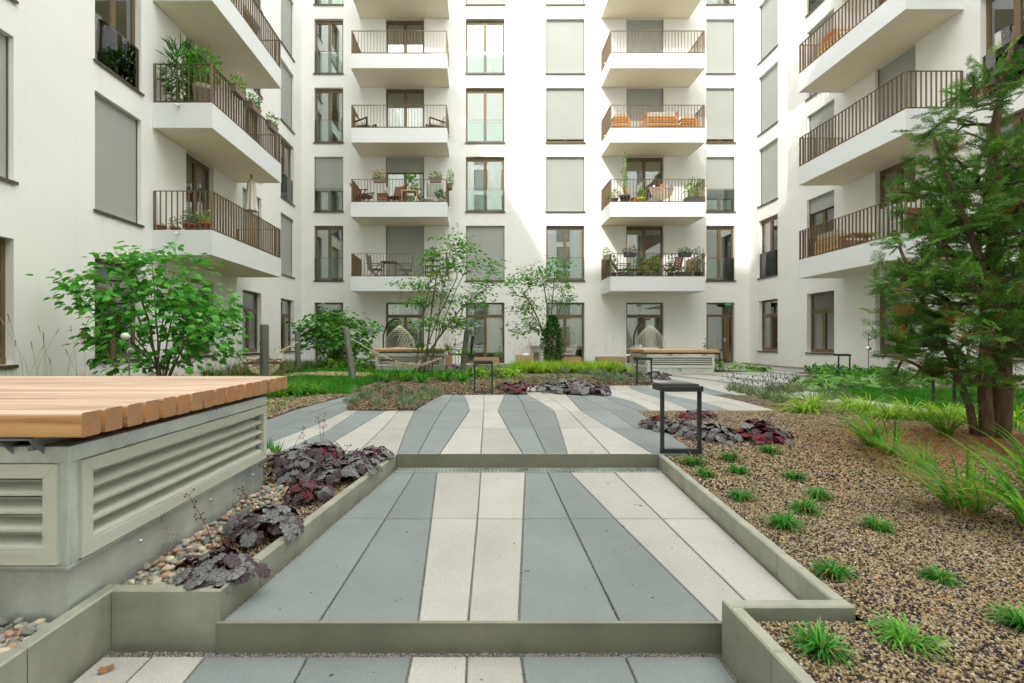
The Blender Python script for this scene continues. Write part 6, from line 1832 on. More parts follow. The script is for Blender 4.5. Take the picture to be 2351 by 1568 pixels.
# ---- grass-like tufts
def blades(n, L, wd, e0, e1, droop, r0, seed, lean=(0, 0), seg=5):
    """arching blades from a common base: returns V, F (quads)"""
    g = np.random.default_rng(seed)
    az = g.random(n)*6.283; e = e0+(e1-e0)*g.random(n)**0.8; l = L*(0.6+0.5*g.random(n))
    bx_, by_ = r0*np.sqrt(g.random(n))*np.cos(az+g.normal(size=n)*.6), r0*np.sqrt(g.random(n))*np.sin(az+g.normal(size=n)*.6)
    V = np.zeros((n, (seg+1)*2, 3)); dr = droop*(0.6+0.8*g.random(n))*2.4
    tw = g.normal(size=n)*0.5
    hr, z = np.zeros(n), np.zeros(n)
    for s in range(seg+1):
        u = s/seg
        if s:
            th = np.minimum(e+dr*((u-0.5/seg)**1.3), 2.6)
            hr = hr+l/seg*np.sin(th); z = z+l/seg*np.cos(th)
        x = bx_+hr*np.cos(az)+lean[0]*l*u*u; y = by_+hr*np.sin(az)+lean[1]*l*u*u
        zz = np.maximum(z, 0.004)
        w = wd*(1-u**1.6)*(0.55+0.9*min(1, u*3))*0.5 if s < seg else wd*0.02
        cx, cy = -np.sin(az+tw*u), np.cos(az+tw*u)
        V[:, 2*s, :] = np.stack([x-cx*w, y-cy*w, zz], 1); V[:, 2*s+1, :] = np.stack([x+cx*w, y+cy*w, zz], 1)
    f = np.array([(2*s, 2*s+1, 2*s+3, 2*s+2) for s in range(seg)])
    F = (f[None]+(np.arange(n)*(seg+1)*2)[:, None, None]).reshape(-1, 4)
    return V.reshape(-1, 3), F, np.repeat(np.arange(n), seg)
def tuft_meshes(k, n, L, wd, e0, e1, droop, r0, mats, seed, wts=None, lean=(0, 0)):
    out = []
    for i in range(k):
        V, F, bi = blades(n, L, wd, e0, e1, droop, r0, seed+i, lean)
        g = np.random.default_rng(seed+50+i); m_ = g.choice(len(mats), n, p=wts)[bi]
        o = np_mesh('tuft', V, F, [M[m] for m in mats], None, m_)
        me = o.data; bpy.data.objects.remove(o); out.append(me)
    return out
ORD = ['first', 'second', 'third', 'fourth', 'fifth', 'sixth', 'seventh', 'eighth', 'ninth', 'tenth', 'eleventh', 'twelfth', 'thirteenth', 'fourteenth', 'fifteenth']
def plant(name, me, loc, rot, sc, label, cat, group):
    o = obj_from_mesh(name, me, None, loc); o.rotation_euler = (0, 0, rot); o.scale = (sc,)*3
    return props(o, label, cat, group)
TM = tuft_meshes(5, 190, 0.145, 0.0068, 0.0, 0.75, 0.80, 0.034, ['lf_tuft', 'lf_tuft2', 'lf_dry'], 60, [0.55, 0.40, 0.05])
LIR = [(1590, 1068, 'green grass tuft at the foot of the near path light'), (1677, 1062, 'green grass tuft right of the near path light, in front of the silver heuchera'), (1768, 1045, 'green grass tuft just below the plum-red heuchera'),
       (1620, 1094, 'green grass tuft second from the path light along the kerb'), (1695, 1088, 'green grass tuft between the path light pair and the lone tuft further right'), (1824, 1099, 'lone green grass tuft below and right of the plum-red heuchera'),
       (1702, 1146, 'green grass tuft beside the middle of the right kerb'), (1880, 1146, 'upper of two touching green grass tufts in the gravel'), (1848, 1175, 'lower of two touching green grass tufts in the gravel'),
       (1802, 1212, 'green grass tuft below and left of the touching pair'), (2014, 1214, 'green grass tuft halfway to the reeds, right of the touching pair'), (1912, 1322, 'green grass tuft level with the kerb corner'),
       (2155, 1330, 'dark green grass tuft furthest right above the large floppy one'), (1884, 1494, 'green grass tuft inside the kerb corner nearest the camera'), (2078, 1474, 'large floppy green grass tuft near the bottom right'), (2352, 1445, 'green grass tuft cut by the right picture edge')]
for i, (px, py, lb) in enumerate(LIR):
    q = G(px, py, -0.025); q.z = zr(q.x, q.y)
    if i == 14:
        V, F, bi = blades(110, 0.19, 0.0085, 0.0, 0.8, 0.85, 0.045, 77); g = np.random.default_rng(3)
        o = np_mesh('tuft', V, F, [M['lf_tuft2'], M['lf_reed2'], M['lf_dry']], None, g.choice(3, 110, p=[.6, .36, .04])[bi]); me = o.data; bpy.data.objects.remove(o)
    else: me = TM[i % 5]
    plant('grass_tuft', me, tuple(q), random.uniform(0, 6.28), random.uniform(0.78, 1.0)*(0.95 if i < 6 else 0.92 if i < 12 else 0.8), lb, 'grass tuft', 'low grass tufts dotted in the right gravel bed')
# sedge tufts in front of the multi-stem tree
SM = tuft_meshes(3, 90, 0.40, 0.014, 0.1, 1.0, 0.45, 0.06, ['lf_tuft', 'lf_tuft2', 'lf_lime'], 90, [0.5, 0.35, 0.15])
for i, (px, py) in enumerate([(868, 872), (888, 876), (908, 870), (925, 876), (948, 874), (967, 880), (1008, 872), (1025, 878), (1047, 872), (1062, 878), (1083, 868)]):
    q = G(px, py, 0.03); q.z = z3(q.x, q.y)
    plant('sedge_tuft', SM[i % 3], tuple(q), random.uniform(0, 6.28), random.uniform(1.0, 1.3), 'arching sedge tuft at the foot of the multi-stem tree, %s from the left' % ORD[i], 'grass tuft', 'sedge tufts along the bed edge')
# lime sedge mass by the slim evergreen, euphorbia-like patch
def tuft_mass(name, pts, L, wd, n, e1, droop, mats, wts, seed, zf, r0=0.05):
    Vs, Fs, Ms, off = [], [], [], 0
    g = np.random.default_rng(seed)
    for i, (x, y) in enumerate(pts):
        s = 0.75+0.5*g.random(); V, F, bi = blades(n, L*s, wd, 0.05, e1, droop, r0, seed+i, seg=3)
        V = V+np.array([x, y, zf(x, y)]); Vs.append(V); Fs.append(F+off); off += len(V); Ms.append(g.choice(len(mats), n, p=wts)[bi])
    o = np_mesh(name, np.concatenate(Vs), np.concatenate(Fs), [M[m] for m in mats], None, np.concatenate(Ms)); o['kind'] = 'stuff'
    return o
g0 = np.random.default_rng(8)
pts = [(x, y) for x, y in zip(g0.uniform(1.0, 4.5, 400), g0.uniform(14.0, 17.0, 400)) if abs(y-15.3-0.25*math.sin(x*2)) < 1.2][:170]
tuft_mass('lime_sedge', pts, 0.42, 0.014, 60, 0.9, 0.4, ['lf_lime', 'lf_lime2', 'lf_tuft2', 'lf_dry'], [0.5, 0.25, 0.17, 0.08], 300, z3)
pts = [(x, y) for x, y in zip(g0.uniform(-0.2, 1.0, 60), g0.uniform(12.6, 15.5, 60))]
tuft_mass('lime_sedge', pts, 0.30, 0.016, 45, 1.1, 0.5, ['lf_lime', 'lf_tuft2', 'lf_dry'], [0.45, 0.4, 0.15], 500, z3)
# wild grass strip along the left wall and lawn edges
pts = [(x, y) for x, y in zip(g0.uniform(-7.3, -5.2, 150), g0.uniform(12.5, 18.2, 150))] + [(x, y) for x, y in zip(g0.uniform(-6.2, -3.4, 60), g0.uniform(15.4, 18.0, 60))]
tuft_mass('wild_grass', pts, 0.42, 0.011, 40, 0.9, 0.35, ['lf_tuft', 'lf_lav', 'lf_dry'], [0.5, 0.3, 0.2], 700, z3)
pts = [(x, y) for x, y in zip(g0.uniform(-7.3, -3.5, 190), g0.uniform(5.0, 9.5, 190))]
tuft_mass('wild_grass', pts, 0.45, 0.011, 40, 0.9, 0.4, ['lf_tuft', 'lf_tuft2', 'lf_dry'], [0.5, 0.3, 0.2], 900, z3)
pts = [(-3.62+0.25*math.sin(i*2.1)+0.04*i, 8.15+0.05*i+0.2*math.cos(i*1.3)) for i in range(14)]
tuft_mass('wild_grass', pts, 0.40, 0.012, 80, 1.2, 0.6, ['lf_tuft2', 'lf_lime', 'lf_tuft'], [0.5, 0.25, 0.25], 1200, z3)
# straw stalks before the left wall
def stalks(name, label, pts, h, seed, heads='lf_dry'):
    rnd = random.Random(seed); t = thing(name, label, 'grass', (pts[0][0], pts[0][1], 0.0))
    b = MB(); hd = MB()
    for x, y in pts:
        a = rnd.uniform(0, 6.28); H = h*rnd.uniform(0.6, 1.1); d = Vector((math.cos(a), math.sin(a), 0))*H*rnd.uniform(.05, .3)
        p0 = Vector((x, y, 0.0)); p1 = p0+d*0.35+Vector((0, 0, H*0.6)); p2 = p0+d+Vector((0, 0, H))
        b.tube([p0, p1, p2], [0.002, 0.0017, 0.001], 4, cap=False)
        hd.obox(p2, (p2-p1).normalized()*0.045, Vector((0.0035, 0, 0)), Vector((0, 0.0035, 0)))
    b.build('stalk', M['lf_dry'], t); props(hd.build('seed_heads', M[heads], t), kind='stuff')
stalks('tall_grass', 'thin straw-coloured grass stalks before the left wall above the bench', [(random.uniform(-6.6, -5.2), random.uniform(5.6, 6.8)) for _ in range(26)], 1.15, 1)
stalks('tall_grass', 'thin straw-coloured grass stalks between the maple shrub and upright post', [(random.uniform(-4.9, -3.9), random.uniform(8.4, 10.0)) for _ in range(18)], 0.95, 2)
stalks('tall_grass', 'tall wispy grass stalks around the slim evergreen', [(random.uniform(1.2, 4.6), random.uniform(15.5, 17.5)) for _ in range(40)], 1.0, 3)
stalks('tall_grass', 'dry ornamental grass sprouting from the square wooden planter', [(random.uniform(1.55, 1.95), random.uniform(17.3, 17.6)) for _ in range(40)], 1.05, 4)
stalks('tall_grass', 'tall ornamental grass in the planter beside the black wire chair', [(random.uniform(-1.3, -1.0), random.uniform(17.5, 17.8)) for _ in range(50)], 1.35, 5)

# ---- lawns
def lawn(name, poly, n, h, zf, seed, bare=None):
    g = np.random.default_rng(seed); xs = [p[0] for p in poly]; ys = [p[1] for p in poly]
    pts = []
    while len(pts) < n:
        x, y = g.uniform(min(xs), max(xs)), g.uniform(min(ys), max(ys))
        if not in_poly(x, y, poly): continue
        if bare and in_poly(x+0.12*math.sin(y*7), y+0.1*math.sin(x*6), bare) and g.random() > 0.08: continue
        pts.append((x, y, zf(x, y)))
    p = np.array(pts); az = g.random(n)*6.283; l = h*(0.5+0.8*g.random(n)); w = 0.006
    e = 0.15+0.7*g.random(n)
    tip = p+np.stack([np.cos(az)*np.sin(e)*l, np.sin(az)*np.sin(e)*l, np.cos(e)*l], 1)
    side = np.stack([-np.sin(az), np.cos(az), 0*az], 1)*w
    V = np.stack([p-side, p+side, tip], 1).reshape(-1, 3); F = np.arange(3*n).reshape(-1, 3)
    pat = 0.5+0.5*np.sin(p[:, 0]*1.7+np.sin(p[:, 1]*1.3)*2)
    o = np_mesh(name, V, F, [M['lf_grass'], M['lf_grass2'], M['lf_dry']], None, np.where(g.random(n) < 0.03, 2, (g.random(n) < 0.25+0.4*pat).astype(int)))
    o['kind'] = 'stuff'
lawn('lawn_grass', LAWN, 75000, 0.10, z3, 5, DRY)
lawn('lawn_grass', [(6.5, 5.5), (6.5, 8.0), (6.36, 9.2), (8.2, 9.4), (11.3, 9.2), (11.3, 5.5)], 45000, 0.09, lambda x, y: 0.01, 6)
dp = bed('dry_grass_patch', DRY, 0.0, mat('dry_thatch', (0.42, 0.30, 0.17), 0.95, var=0.3, vs=14, bmp=0.6, bs=60), 0.2, kind='structure', mounded=False)
for v in dp.data.vertices: v.co.z = z3(v.co.x, v.co.y)+0.012
lawn_s = bed('lawn_soil', LAWN, 0.0, M['lawnsoil'], 0.3, kind='structure', mounded=False)
for v in lawn_s.data.vertices: v.co.z = z3(v.co.x, v.co.y)+0.006

# ---- lavender bushes
def lav_mesh(seed, fl):
    g = np.random.default_rng(seed); n = 260
    az = g.random(n)*6.283; e = 1.15*g.random(n)**0.6; r = 0.17*(0.35+0.65*g.random(n))
    d = np.stack([np.cos(az)*np.sin(e), np.sin(az)*np.sin(e), np.cos(e)], 1)
    p = d*r[:, None]*np.array([1, 1, 1.1])+np.array([0, 0, 0.02])
    V, F = scatter(DIAM[0]*np.array([0.38, 1, 1]), DIAM[1], p, unit(d+np.array([0, 0, .6])+g.normal(size=(n, 3))*.3), unit(g.normal(size=(n, 3))), 0.062*(0.7+0.6*g.random(n)))
    m_ = np.repeat((g.random(n) < 0.45).astype(int), 2)
    Vs, Fs, Ms = [V], [F], [m_]; off = len(V)
    if fl:
        k = 26; az = g.random(k)*6.283; e = 0.7*g.random(k); L = 0.24+0.16*g.random(k)
        d = np.stack([np.cos(az)*np.sin(e), np.sin(az)*np.sin(e), np.cos(e)], 1)
        for i in range(k):
            a, c = d[i]*0.08, d[i]*L[i]; s = np.array([0.0016, 0.0016, 0])
            Vs.append(np.array([a-s, a+s, c])); Fs.append(np.array([(off, off+1, off+2)])); off += 3; Ms.append(np.array([0]))
            sp = np.array([0.007, 0, 0]); sq = np.array([0, 0.007, 0]); tp = d[i]*0.045
            Vs.append(np.array([c-sp, c+sp, c+tp, c-sq, c+sq])); Fs.append(np.array([(off, off+1, off+2), (off+3, off+4, off+2)])); off += 5; Ms.append(np.array([2, 2]))
    o = np_mesh('lavender', np.concatenate(Vs), np.concatenate(Fs), [M['lf_lav'], M['lf_lav2'], M['lf_lavf']], None, np.concatenate(Ms)); me = o.data; bpy.data.objects.remove(o); return me
LM = [lav_mesh(i, False) for i in range(3)]; LMF = [lav_mesh(10+i, True) for i in range(3)]
front = [(807, 936), (868, 940), (925, 930), (938, 941), (968, 928), (992, 918)]
back = [(830, 922), (845, 916), (893, 915), (917, 905), (940, 913), (975, 905), (1003, 910), (870, 902), (820, 909)]
for i, (px, py) in enumerate(sorted(front)):
    q = G(px, py, 0.01); q.z = z3(q.x, q.y); plant('lavender_bush', LM[i % 3], tuple(q), i*1.3, random.uniform(.72, .9), 'grey-green lavender bush in the front row of the left bed, %s from the left' % ORD[i], 'lavender', 'lavender bushes in the left bed')
for i, (px, py) in enumerate(sorted(back)):
    q = G(px, py, 0.01); q.z = z3(q.x, q.y); plant('lavender_bush', (LM+LMF)[i % 6], tuple(q), i*1.1, random.uniform(.62, .85), 'grey-green lavender bush in the rear rows of the left bed, %s from the left' % ORD[i], 'lavender', 'lavender bushes in the left bed')
for i, (px, py) in enumerate([(1684, 903), (1703, 907), (1728, 915), (1760, 924), (1775, 906), (1790, 930), (1805, 908), (1832, 905), (1900, 925), (1935, 922)]):
    q = G(px, py+4, 0.0); plant('lavender_bush', LMF[i % 3], tuple(q), i*1.7, random.uniform(.85, 1.1), 'flowering lavender bush along the right paving edge, %s from the left' % ORD[i], 'lavender', 'flowering lavender bushes in the right bed')
for i, (px, py) in enumerate([(1375, 870), (1390, 876), (1410, 872), (1425, 878), (1465, 868), (1293, 862), (1138, 868), (1120, 862), (1345, 866)]):
    q = G(px, py+3, 0.03); q.z = z3(q.x, q.y); plant('low_green_bush', LM[i % 3], tuple(q), i*1.9, random.uniform(1.0, 1.3), 'low grey-green bush in the bed left of the right timber bench, %s listed from the edge' % ORD[i] if False else 'low grey-green bush in the centre bed before the sedge, %s from the left' % ORD[[1120, 1138, 1293, 1345, 1375, 1390, 1410, 1425, 1465].index(px)], 'bush', 'low bushes in the centre bed')

# ---- lime hakone grass and reeds on the right mound
HM = tuft_meshes(3, 150, 0.50, 0.013, 0.2, 1.15, 0.75, 0.06, ['lf_lime', 'lf_lime2', 'lf_tuft2'], 140, [0.45, 0.3, 0.25], lean=(-0.25, -0.05))
for i, (px, py) in enumerate([(1850, 940), (1950, 932), (1990, 945), (2040, 962), (2085, 958), (2140, 968), (2180, 955), (2222, 965), (2330, 975)]):
    q = G(px, py, 0.05); q.z = zr(q.x, q.y); plant('hakone_grass', HM[i % 3], tuple(q), random.uniform(-.4, .4), random.uniform(.85, 1.1), 'arching lime-green grass clump behind the reeds, %s from the left' % ORD[i], 'grass clump', 'lime-green grass clumps on the right')
RM = tuft_meshes(3, 58, 0.60, 0.017, 0.1, 0.75, 0.36, 0.07, ['lf_reed', 'lf_reed2', 'lf_dry'], 170, [0.42, 0.42, 0.16], lean=(-0.5, -0.1))
for i, (px, py, s) in enumerate([(1868, 935, .8), (2000, 1030, .85), (2040, 1045, .7), (2110, 1075, .62), (2170, 1015, .65), (2195, 1150, .80), (2235, 1160, .70), (2395, 1130, 1.0), (2380, 1195, .95)]):
    q = G(px, py, 0.03); q.z = zr(q.x, q.y); plant('reed_grass', RM[i % 3], tuple(q), random.uniform(-.3, .3), s, 'tall broad-bladed green reed clump leaning left on the right mound, %s from the left' % ORD[i], 'reeds', 'reed clumps on the right mound')
SMs = tuft_meshes(2, 40, 0.30, 0.006, 0.3, 1.4, 0.5, 0.09, ['lf_dry'], 190, [1.0])
for i, (px, py) in enumerate([(2020, 1050), (2090, 1085), (2200, 1165), (2250, 1120)]):
    q = G(px, py, 0.03); q.z = zr(q.x, q.y); plant('dry_grass', SMs[i % 2], tuple(q), i, 1.0, 'dead straw tuft at the foot of the reeds, %s from the left' % ORD[i], 'dry grass', 'dead straw tufts')
# fallen needles and straw litter
def litter(name, cx, cy, sx, sy, n, L, mats, seed, zf):
    g = np.random.default_rng(seed); x, y = cx+sx*g.normal(size=n), cy+sy*g.normal(size=n)
    ok = [in_poly(a, b_, BR) for a, b_ in zip(x, y)]; x, y = x[ok], y[ok]; n = len(x)
    z = np.array([zf(a, b_) for a, b_ in zip(x, y)])+0.010+0.01*g.random(n); az = g.random(n)*6.283; l = L*(0.4+0.8*g.random(n))
    d = np.stack([np.cos(az), np.sin(az), 0.15*g.normal(size=n)], 1); s = np.stack([-np.sin(az), np.cos(az), 0*az], 1)*0.0035
    p = np.stack([x, y, z], 1); V = np.stack([p-s, p+s, p+d*l[:, None]], 1).reshape(-1, 3)
    o = np_mesh(name, V, np.arange(3*n).reshape(-1, 3), [M[m] for m in mats], None, g.integers(0, len(mats), n)); o['kind'] = 'stuff'
M['rust'] = mat('rusty_needle', (0.46, 0.18, 0.055), 0.9, var=0.3, vs=30)
litter('needle_litter', 4.2, 4.15, 0.55, 0.5, 15000, 0.05, ['rust', 'rust', 'budf', 'lf_dry'], 71, zr)
litter('straw_litter', 3.9, 3.7, 0.9, 0.6, 1500, 0.09, ['lf_dry', 'rust'], 72, zr)
litter('straw_litter', 2.4, 2.6, 0.9, 0.9, 160, 0.07, ['lf_dry', 'rust', 'budf'], 73, zr)

# ---- heucheras
def heuch_leaf(seed):
    r_ = random.Random(seed); n = 26; V = [(0, 0, 0.0)]; uv = [(0, 0.001)]
    for ring, k in ((0.5, 0), (1.0, 1)):
        for i in range(n):
            a = -math.pi+2*math.pi*(i+.5)/n
            lob = 1+0.065*math.cos(a*7+r_.uniform(-.15, .15))+0.03*math.cos(a*13+1)
            notch = 1-0.45*math.exp(-((abs(a)-math.pi)/0.35)**2)
            R = 0.5*ring*(lob*notch if k else notch)
            x, y = R*math.sin(a), R*math.cos(a)*1.02
            z = 0.10*ring*(1-ring)*2 - 0.10*(R*2)**2*(0.4+0.5*math.cos(a)) + (0.045*math.sin(a*7+seed) if k else 0.02*math.cos(a*7))
            V.append((x, y, z)); uv.append((x, y))
    F = [(0, 1+i, 1+(i+1) % n) for i in range(n)]
    F2 = [(1+i, 1+n+i, 1+n+(i+1) % n, 1+(i+1) % n) for i in range(n)]
    tri = F + [(a, b, c) for a, b, c, d in F2] + [(a, c, d) for a, b, c, d in F2]
    return np.array(V, float), np.array(tri), np.array(uv, float)
HL = [heuch_leaf(i) for i in range(4)]
def hl_mesh(i, m):
    V, F, uv = HL[i]; o = np_mesh('leaf', V, F, [M[m]], None, None, True, uv); me = o.data; bpy.data.objects.remove(o); return me
HLM = {m: [hl_mesh(i, m) for i in range(4)] for m in ('hsilver', 'hplum', 'hred')}
def rosette(n, R, H, seed, s):
    g = random.Random(seed); out = []
    for i in range(n):
        a = i*2.39996+g.uniform(-.3, .3); u = math.sqrt((i+.5)/n); r = R*u*g.uniform(.75, 1.25)
        z = max(0.012, H*(1-0.62*u*u)*g.uniform(.6, 1.1)); tilt = 0.10+0.62*u*u+g.uniform(-.3, .35)
        d = Vector((math.cos(a), math.sin(a), 0)); nrm = (d*math.sin(tilt)+Vector((0, 0, math.cos(tilt)))+Vector((g.uniform(-.38, .38), g.uniform(-.38, .38), 0))).normalized()
        fy = (d-nrm*d.dot(nrm)).normalized(); fx = fy.cross(nrm)
        out.append((Vector((r*math.cos(a), r*math.sin(a), z)), Matrix((fx, fy, nrm)).transposed(), s*g.uniform(.7, 1.15), u))
    return out
def heuchera_near(loc, R, H, n, s, seed, label, pal, stems=0):
    t = thing('heuchera', label, 'heuchera', loc, 'dark-leaved heucheras beside the steps'); g = random.Random(seed)
    b = MB()
    for (p, m3, sc, u) in rosette(int(n*2.2), R*1.05, H, seed, s*0.66):
        me = g.choice(HLM[g.choice(pal)])
        o = obj_from_mesh('leaf', me, t, p); o.rotation_euler = m3.to_euler(); o.scale = (sc,)*3
        q = Vector(loc)+p; b.tube([Vector(loc)+p*0.12, Vector(loc)+Vector((p.x*.6, p.y*.6, p.z*.75)), q], 0.0022, 4, cap=False)
    b.build('leaf_stalks', M['hstem'], t)
    for i in range(stems):
        b = MB(); a = g.uniform(0, 6.28); h = g.uniform(.22, .36); tip = Vector(loc)+Vector((math.cos(a)*.12, math.sin(a)*.12, h))
        b.tube([Vector(loc)+Vector((0, 0, .03)), Vector(loc)+Vector((math.cos(a)*.05, math.sin(a)*.05, h*.6)), tip], [.002, .0016, .001], 4, cap=False)
        for k in range(12):
            u = g.uniform(.6, 1); q = Vector(loc)+Vector((math.cos(a)*.12*u, math.sin(a)*.12*u, h*u)); e = q+Vector((g.uniform(-.03, .03), g.uniform(-.03, .03), g.uniform(0, .03)))
            b.tube([q, e], .0008, 3, cap=False); b.ball(e, .004, 5, 4)
        b.build('flower_stem', M['hstem'], t)
    return t
PS, PM_, PR = ['hsilver', 'hsilver', 'hplum', 'hsilver', 'hplum', 'hsilver', 'hplum'], ['hplum', 'hsilver', 'hplum', 'hred'], ['hred', 'hplum', 'hred', 'hsilver']
zl = -0.03
for (px, py, R, H, n, s, pal, st, lb) in (
    (505, 1325, .15, .10, 20, .115, PS+['hplum'], 2, 'silver-plum heuchera nearest the camera, at the near kerb corner'),
    (610, 1225, .17, .13, 26, .125, PS, 1, 'silver-leaved heuchera leaning over the left kerb, second from the camera'),
    (710, 1145, .13, .11, 22, .095, PM_, 0, 'small reddish heuchera third from the camera along the left kerb'),
    (690, 1098, .19, .13, 30, .115, PS, 2, 'silver heuchera at the rear of the pebbles beside the bench end'),
    (775, 1100, .19, .13, 32, .115, PS, 1, 'silver heuchera in the middle of the clump beside the left kerb'),
    (740, 1055, .19, .14, 30, .115, PS+['hred'], 2, 'heuchera with red undersides at the back of the left clump'),
    (815, 1085, .17, .12, 26, .105, PS, 0, 'silver heuchera overhanging the kerb between the clump middle and its far end'),
    (665, 1065, .17, .12, 24, .105, PS, 1, 'silver-plum heuchera hard against the far end of the bench box'),
    (850, 1062, .17, .13, 26, .11, PS+['hred'], 0, 'silver heuchera at the far end of the left clump by the upper step')):
    q = G(px, py, zl); heuchera_near((q.x, q.y, zl), R, H, n, s, px, lb, pal, st)
for (px, py, R, H, n, s, pal, st, lb) in (
    (1520, 985, .22, .13, 30, .13, PM_, 0, 'plum heuchera left of the near path light uprights'), (1575, 995, .24, .13, 34, .13, PS, 0, 'silver heuchera framed by the near path light'),
    (1640, 1010, .25, .13, 36, .14, PS, 1, 'large silver heuchera just right of the near path light'), (1600, 965, .22, .13, 28, .12, PM_, 0, 'dark heuchera at the back of the clump behind the path light'),
    (1745, 1015, .25, .20, 36, .135, PR, 1, 'plum-red heuchera at the right end of the clump')):
    q = G(px, py, -.01); heuchera_near((q.x, q.y, -.01), R, H, n, s, px, lb, pal, st)
def heuchera_far(pts, R, H, n, s, seed, label, pal):
    Vs, Fs, Ms, U, off = [], [], [], [], 0
    g = random.Random(seed)
    for j, (x, y, z) in enumerate(pts):
        for (p, m3, sc, u) in rosette(n, R, H, seed+j, s):
            V, F, uv = HL[g.randrange(4)]
            Vs.append((V*sc) @ np.array(m3.transposed())+np.array(p)+np.array((x, y, z))); Fs.append(F+off); off += len(V); U.append(uv); Ms.append(np.full(len(F), g.randrange(len(pal))))
    o = np_mesh('heuchera', np.concatenate(Vs), np.concatenate(Fs), [M[m] for m in pal], None, np.concatenate(Ms), True, np.concatenate(U))
    return props(o, label, 'heuchera', 'dark-leaved heucheras in the far beds')
for i, (px, py) in enumerate([(1262, 897), (1285, 892), (1305, 900), (1325, 890), (1345, 899), (1368, 903), (1310, 884)]):
    q = G(px, py, .02); heuchera_far([(q.x, q.y, q.z)], .30, .14, 26, .15, 400+i, 'plum and silver heuchera in the bed between two pale stripes, %s of the clump' % ORD[i], ['hsilver', 'hplum'])
for i, (px, py) in enumerate([(1440, 862), (1465, 866), (1490, 864), (1512, 868)]):
    q = G(px, py, .02); heuchera_far([(q.x, q.y, q.z)], .34, .14, 20, .17, 430+i, 'dark heuchera before the right timber bench, %s from the left' % ORD[i], ['hplum', 'hsilver'])
for i, (px, py) in enumerate([(1165, 896), (1185, 901), (1200, 896)]):
    q = G(px, py, .02); heuchera_far([(q.x, q.y, q.z)], .22, .16, 18, .12, 460+i, 'reddish heuchera left of the pale stripe end, %s from the left' % ORD[i], ['hred', 'hplum'])
q = G(1075, 846, .02); heuchera_far([(q.x+dx, q.y, q.z) for dx in (-.5, -.1, .3, .7)], .3, .12, 16, .17, 480, 'row of dark heucheras behind the leaning post, before the low planter', ['hplum', 'hsilver'])

# ---- hostas, ground cover
def hosta(loc, R, n, s, seed, label):
    t = thing('hosta', label, 'hosta', loc, 'hostas on the right'); g = random.Random(seed)
    for (p, m3, sc, u) in rosette(n, R, 0.22, seed, s):
        V = OVAL[0]*np.array([1.7, 1.1, 1.2]); o = np_mesh('leaf', (V*sc) @ np.array(m3.transposed())+np.array(p)+np.array(loc), OVAL[1], [M[g.choice(['lf_hosta', 'lf_hosta', 'lf_hosta2'])]], t, None, True)
for i, (px, py) in enumerate([(1858, 880), (1895, 893), (1925, 880), (1965, 885), (1990, 895), (2020, 880)]):
    q = G(px, py, .01); hosta((q.x, q.y, .01), .34, 15, .26, i, 'broad-leaved pale green hosta at the right paving edge, %s from the left' % ORD[i])
for i, (px, py) in enumerate([(1700, 846), (1722, 852), (1743, 852)]):
    q = G(px, py, .012); hosta((q.x, q.y, .012), .28, 10, .26, 20+i, 'small hosta beside the path light by the exit door, %s from the left' % ORD[i])
def cover(name, poly, n, size, mats, h, seed, zf):
    g = np.random.default_rng(seed); xs = [p[0] for p in poly]; ys = [p[1] for p in poly]; pts = []
    while len(pts) < n:
        x, y = g.uniform(min(xs), max(xs)), g.uniform(min(ys), max(ys))
        if in_poly(x, y, poly) and math.sin(x*3.1+1)*math.sin(y*2.7)+g.random()*1.3 > 0.35: pts.append((x, y, zf(x, y)+h*g.random()))
    p = np.array(pts); V, F = scatter(OVAL[0], OVAL[1], p, unit(g.normal(size=(n, 3))*np.array([1, 1, .4])), unit(np.array([0, 0, 1])+g.normal(size=(n, 3))*.5), size*(.6+.7*g.random(n)))
    o = np_mesh(name, V, F, [M[m] for m in mats], None, np.repeat(g.integers(0, len(mats), n), len(OVAL[1]))); o['kind'] = 'stuff'
cover('ground_cover', [(8.9, 12.4), (9.0, 13.3), (10.2, 13.9), (9.8, 14.7), (10.4, 15.1), (11.3, 15.5), (11.3, 11.0), (9.0, 11.0)], 1700, 0.12, ['lf_mid', 'lf_tuft', 'lf_mid2'], 0.20, 91, lambda x, y: .02)
cover('ground_cover', [(6.8, 10.2), (8.6, 12.2), (11.3, 11.0), (11.3, 9.5), (7.2, 9.5)], 800, 0.11, ['lf_tuft', 'lf_mid2', 'lf_hosta'], 0.12, 92, lambda x, y: .02)
cover('ground_cover', [(7.2, 15.1), (8.5, 15.4), (8.2, 16.1), (7.3, 16.8)], 260, 0.13, ['lf_tuft2', 'lf_hosta'], 0.3, 93, lambda x, y: .02)
cover('ground_cover', [(-0.3, 12.0), (1.1, 11.6), (1.0, 13.8), (-0.2, 14.0)], 700, 0.10, ['lf_lime', 'lf_tuft2', 'lf_lime2'], 0.22, 94, z3)
cover('ground_cover', [(-3.6, 15.0), (-5.2, 15.5), (-5.0, 17.5), (-3.4, 17.5)], 700, 0.13, ['lf_lime', 'lf_mid2', 'lf_tuft'], 0.35, 95, z3)
cover('small_weeds', [(-0.7, 9.0), (4.0, 10.9), (4.3, 13.5), (-0.5, 12.5)], 700, 0.07, ['lf_tuft', 'lf_mid2', 'hplum'], 0.10, 96, z3)
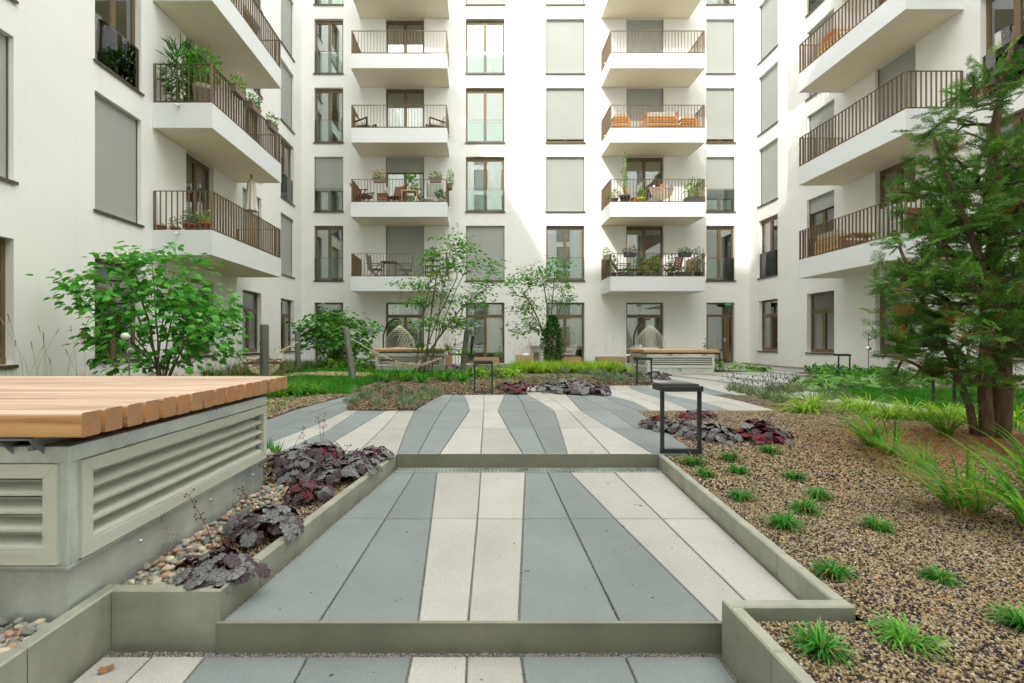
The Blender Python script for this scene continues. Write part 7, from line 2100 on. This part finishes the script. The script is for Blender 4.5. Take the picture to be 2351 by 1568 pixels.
cover('small_weeds', [(-3.6, 6.2), (-2.7, 6.2), (-2.5, 8.5), (-3.4, 8.6)], 130, 0.06, ['lf_tuft2', 'lf_lime'], 0.07, 97, z3)
cover('small_weeds', [(1.6, 3.3), (2.1, 5.4), (4.0, 6.6), (4.2, 3.2)], 90, 0.03, ['lf_tuft2', 'budf', 'rust'], 0.02, 98, zr)
for i, (px, py) in enumerate([(612, 1035), (632, 1045)]):
    q = G(px, py, -.02); V, F, bi = blades(40, .16, .006, .05, .6, .2, .04, 800+i); g = np.random.default_rng(i)
    o = np_mesh('tuft', V, F, [M['lf_tuft'], M['lf_tuft2']], None, g.integers(0, 2, 40)[bi]); me = o.data; bpy.data.objects.remove(o)
    plant('herb', me, tuple(q), 0, 1.0, ['thin upright green herb touching the bench end', 'thin upright green herb beside the bench end, nearer the heucheras'][i], 'herb', 'herbs by the bench end')

# ---- small debris lying on the paving
def debris(name, n, seed):
    g = np.random.default_rng(seed); V, F, mi, off = [], [], [], 0
    k = 0
    while k < n:
        y = 1.2+7.5*g.random()**1.6; x = g.uniform(-1.0, 1.6) if y > 1.86 else g.uniform(-1.3, .85)
        z = -0.2085 if y < 1.83 else -0.1085 if y < 3.95 else None
        if 1.83 < y < 1.87 or 3.94 < y < 4.14: continue
        if z == -0.1085 and (x < -0.97+(y-1.85)*0.13 or x > 1.29+(y-1.8)*0.09 or (y < 1.9 and x > .88)): continue
        if z is None:
            z = 0.0015
            if x < -0.75 or x > 1.3: continue
        r = 0.0018+0.004*g.random()**3; a = g.random()*6.28; e = 1+3*g.random()**2
        c, s_ = math.cos(a), math.sin(a)
        for (u, v_, w_) in ((-1, 0, 0), (1, 0, 0), (0, 1, 0), (0, -1, 0), (0, 0, 0.7)):
            V.append((x+r*(u*e*c-v_*s_), y+r*(u*e*s_+v_*c), z+r*w_))
        F += [(off, off+3, off+4), (off+3, off+1, off+4), (off+1, off+2, off+4), (off+2, off, off+4)]; mi += [int(g.random() < .25)]*4; off += 5; k += 1
    o = np_mesh(name, np.array(V), np.array(F), [M['joint'], M['budf']], None, np.array(mi)); o['kind'] = 'stuff'
debris('paving_debris', 320, 4)
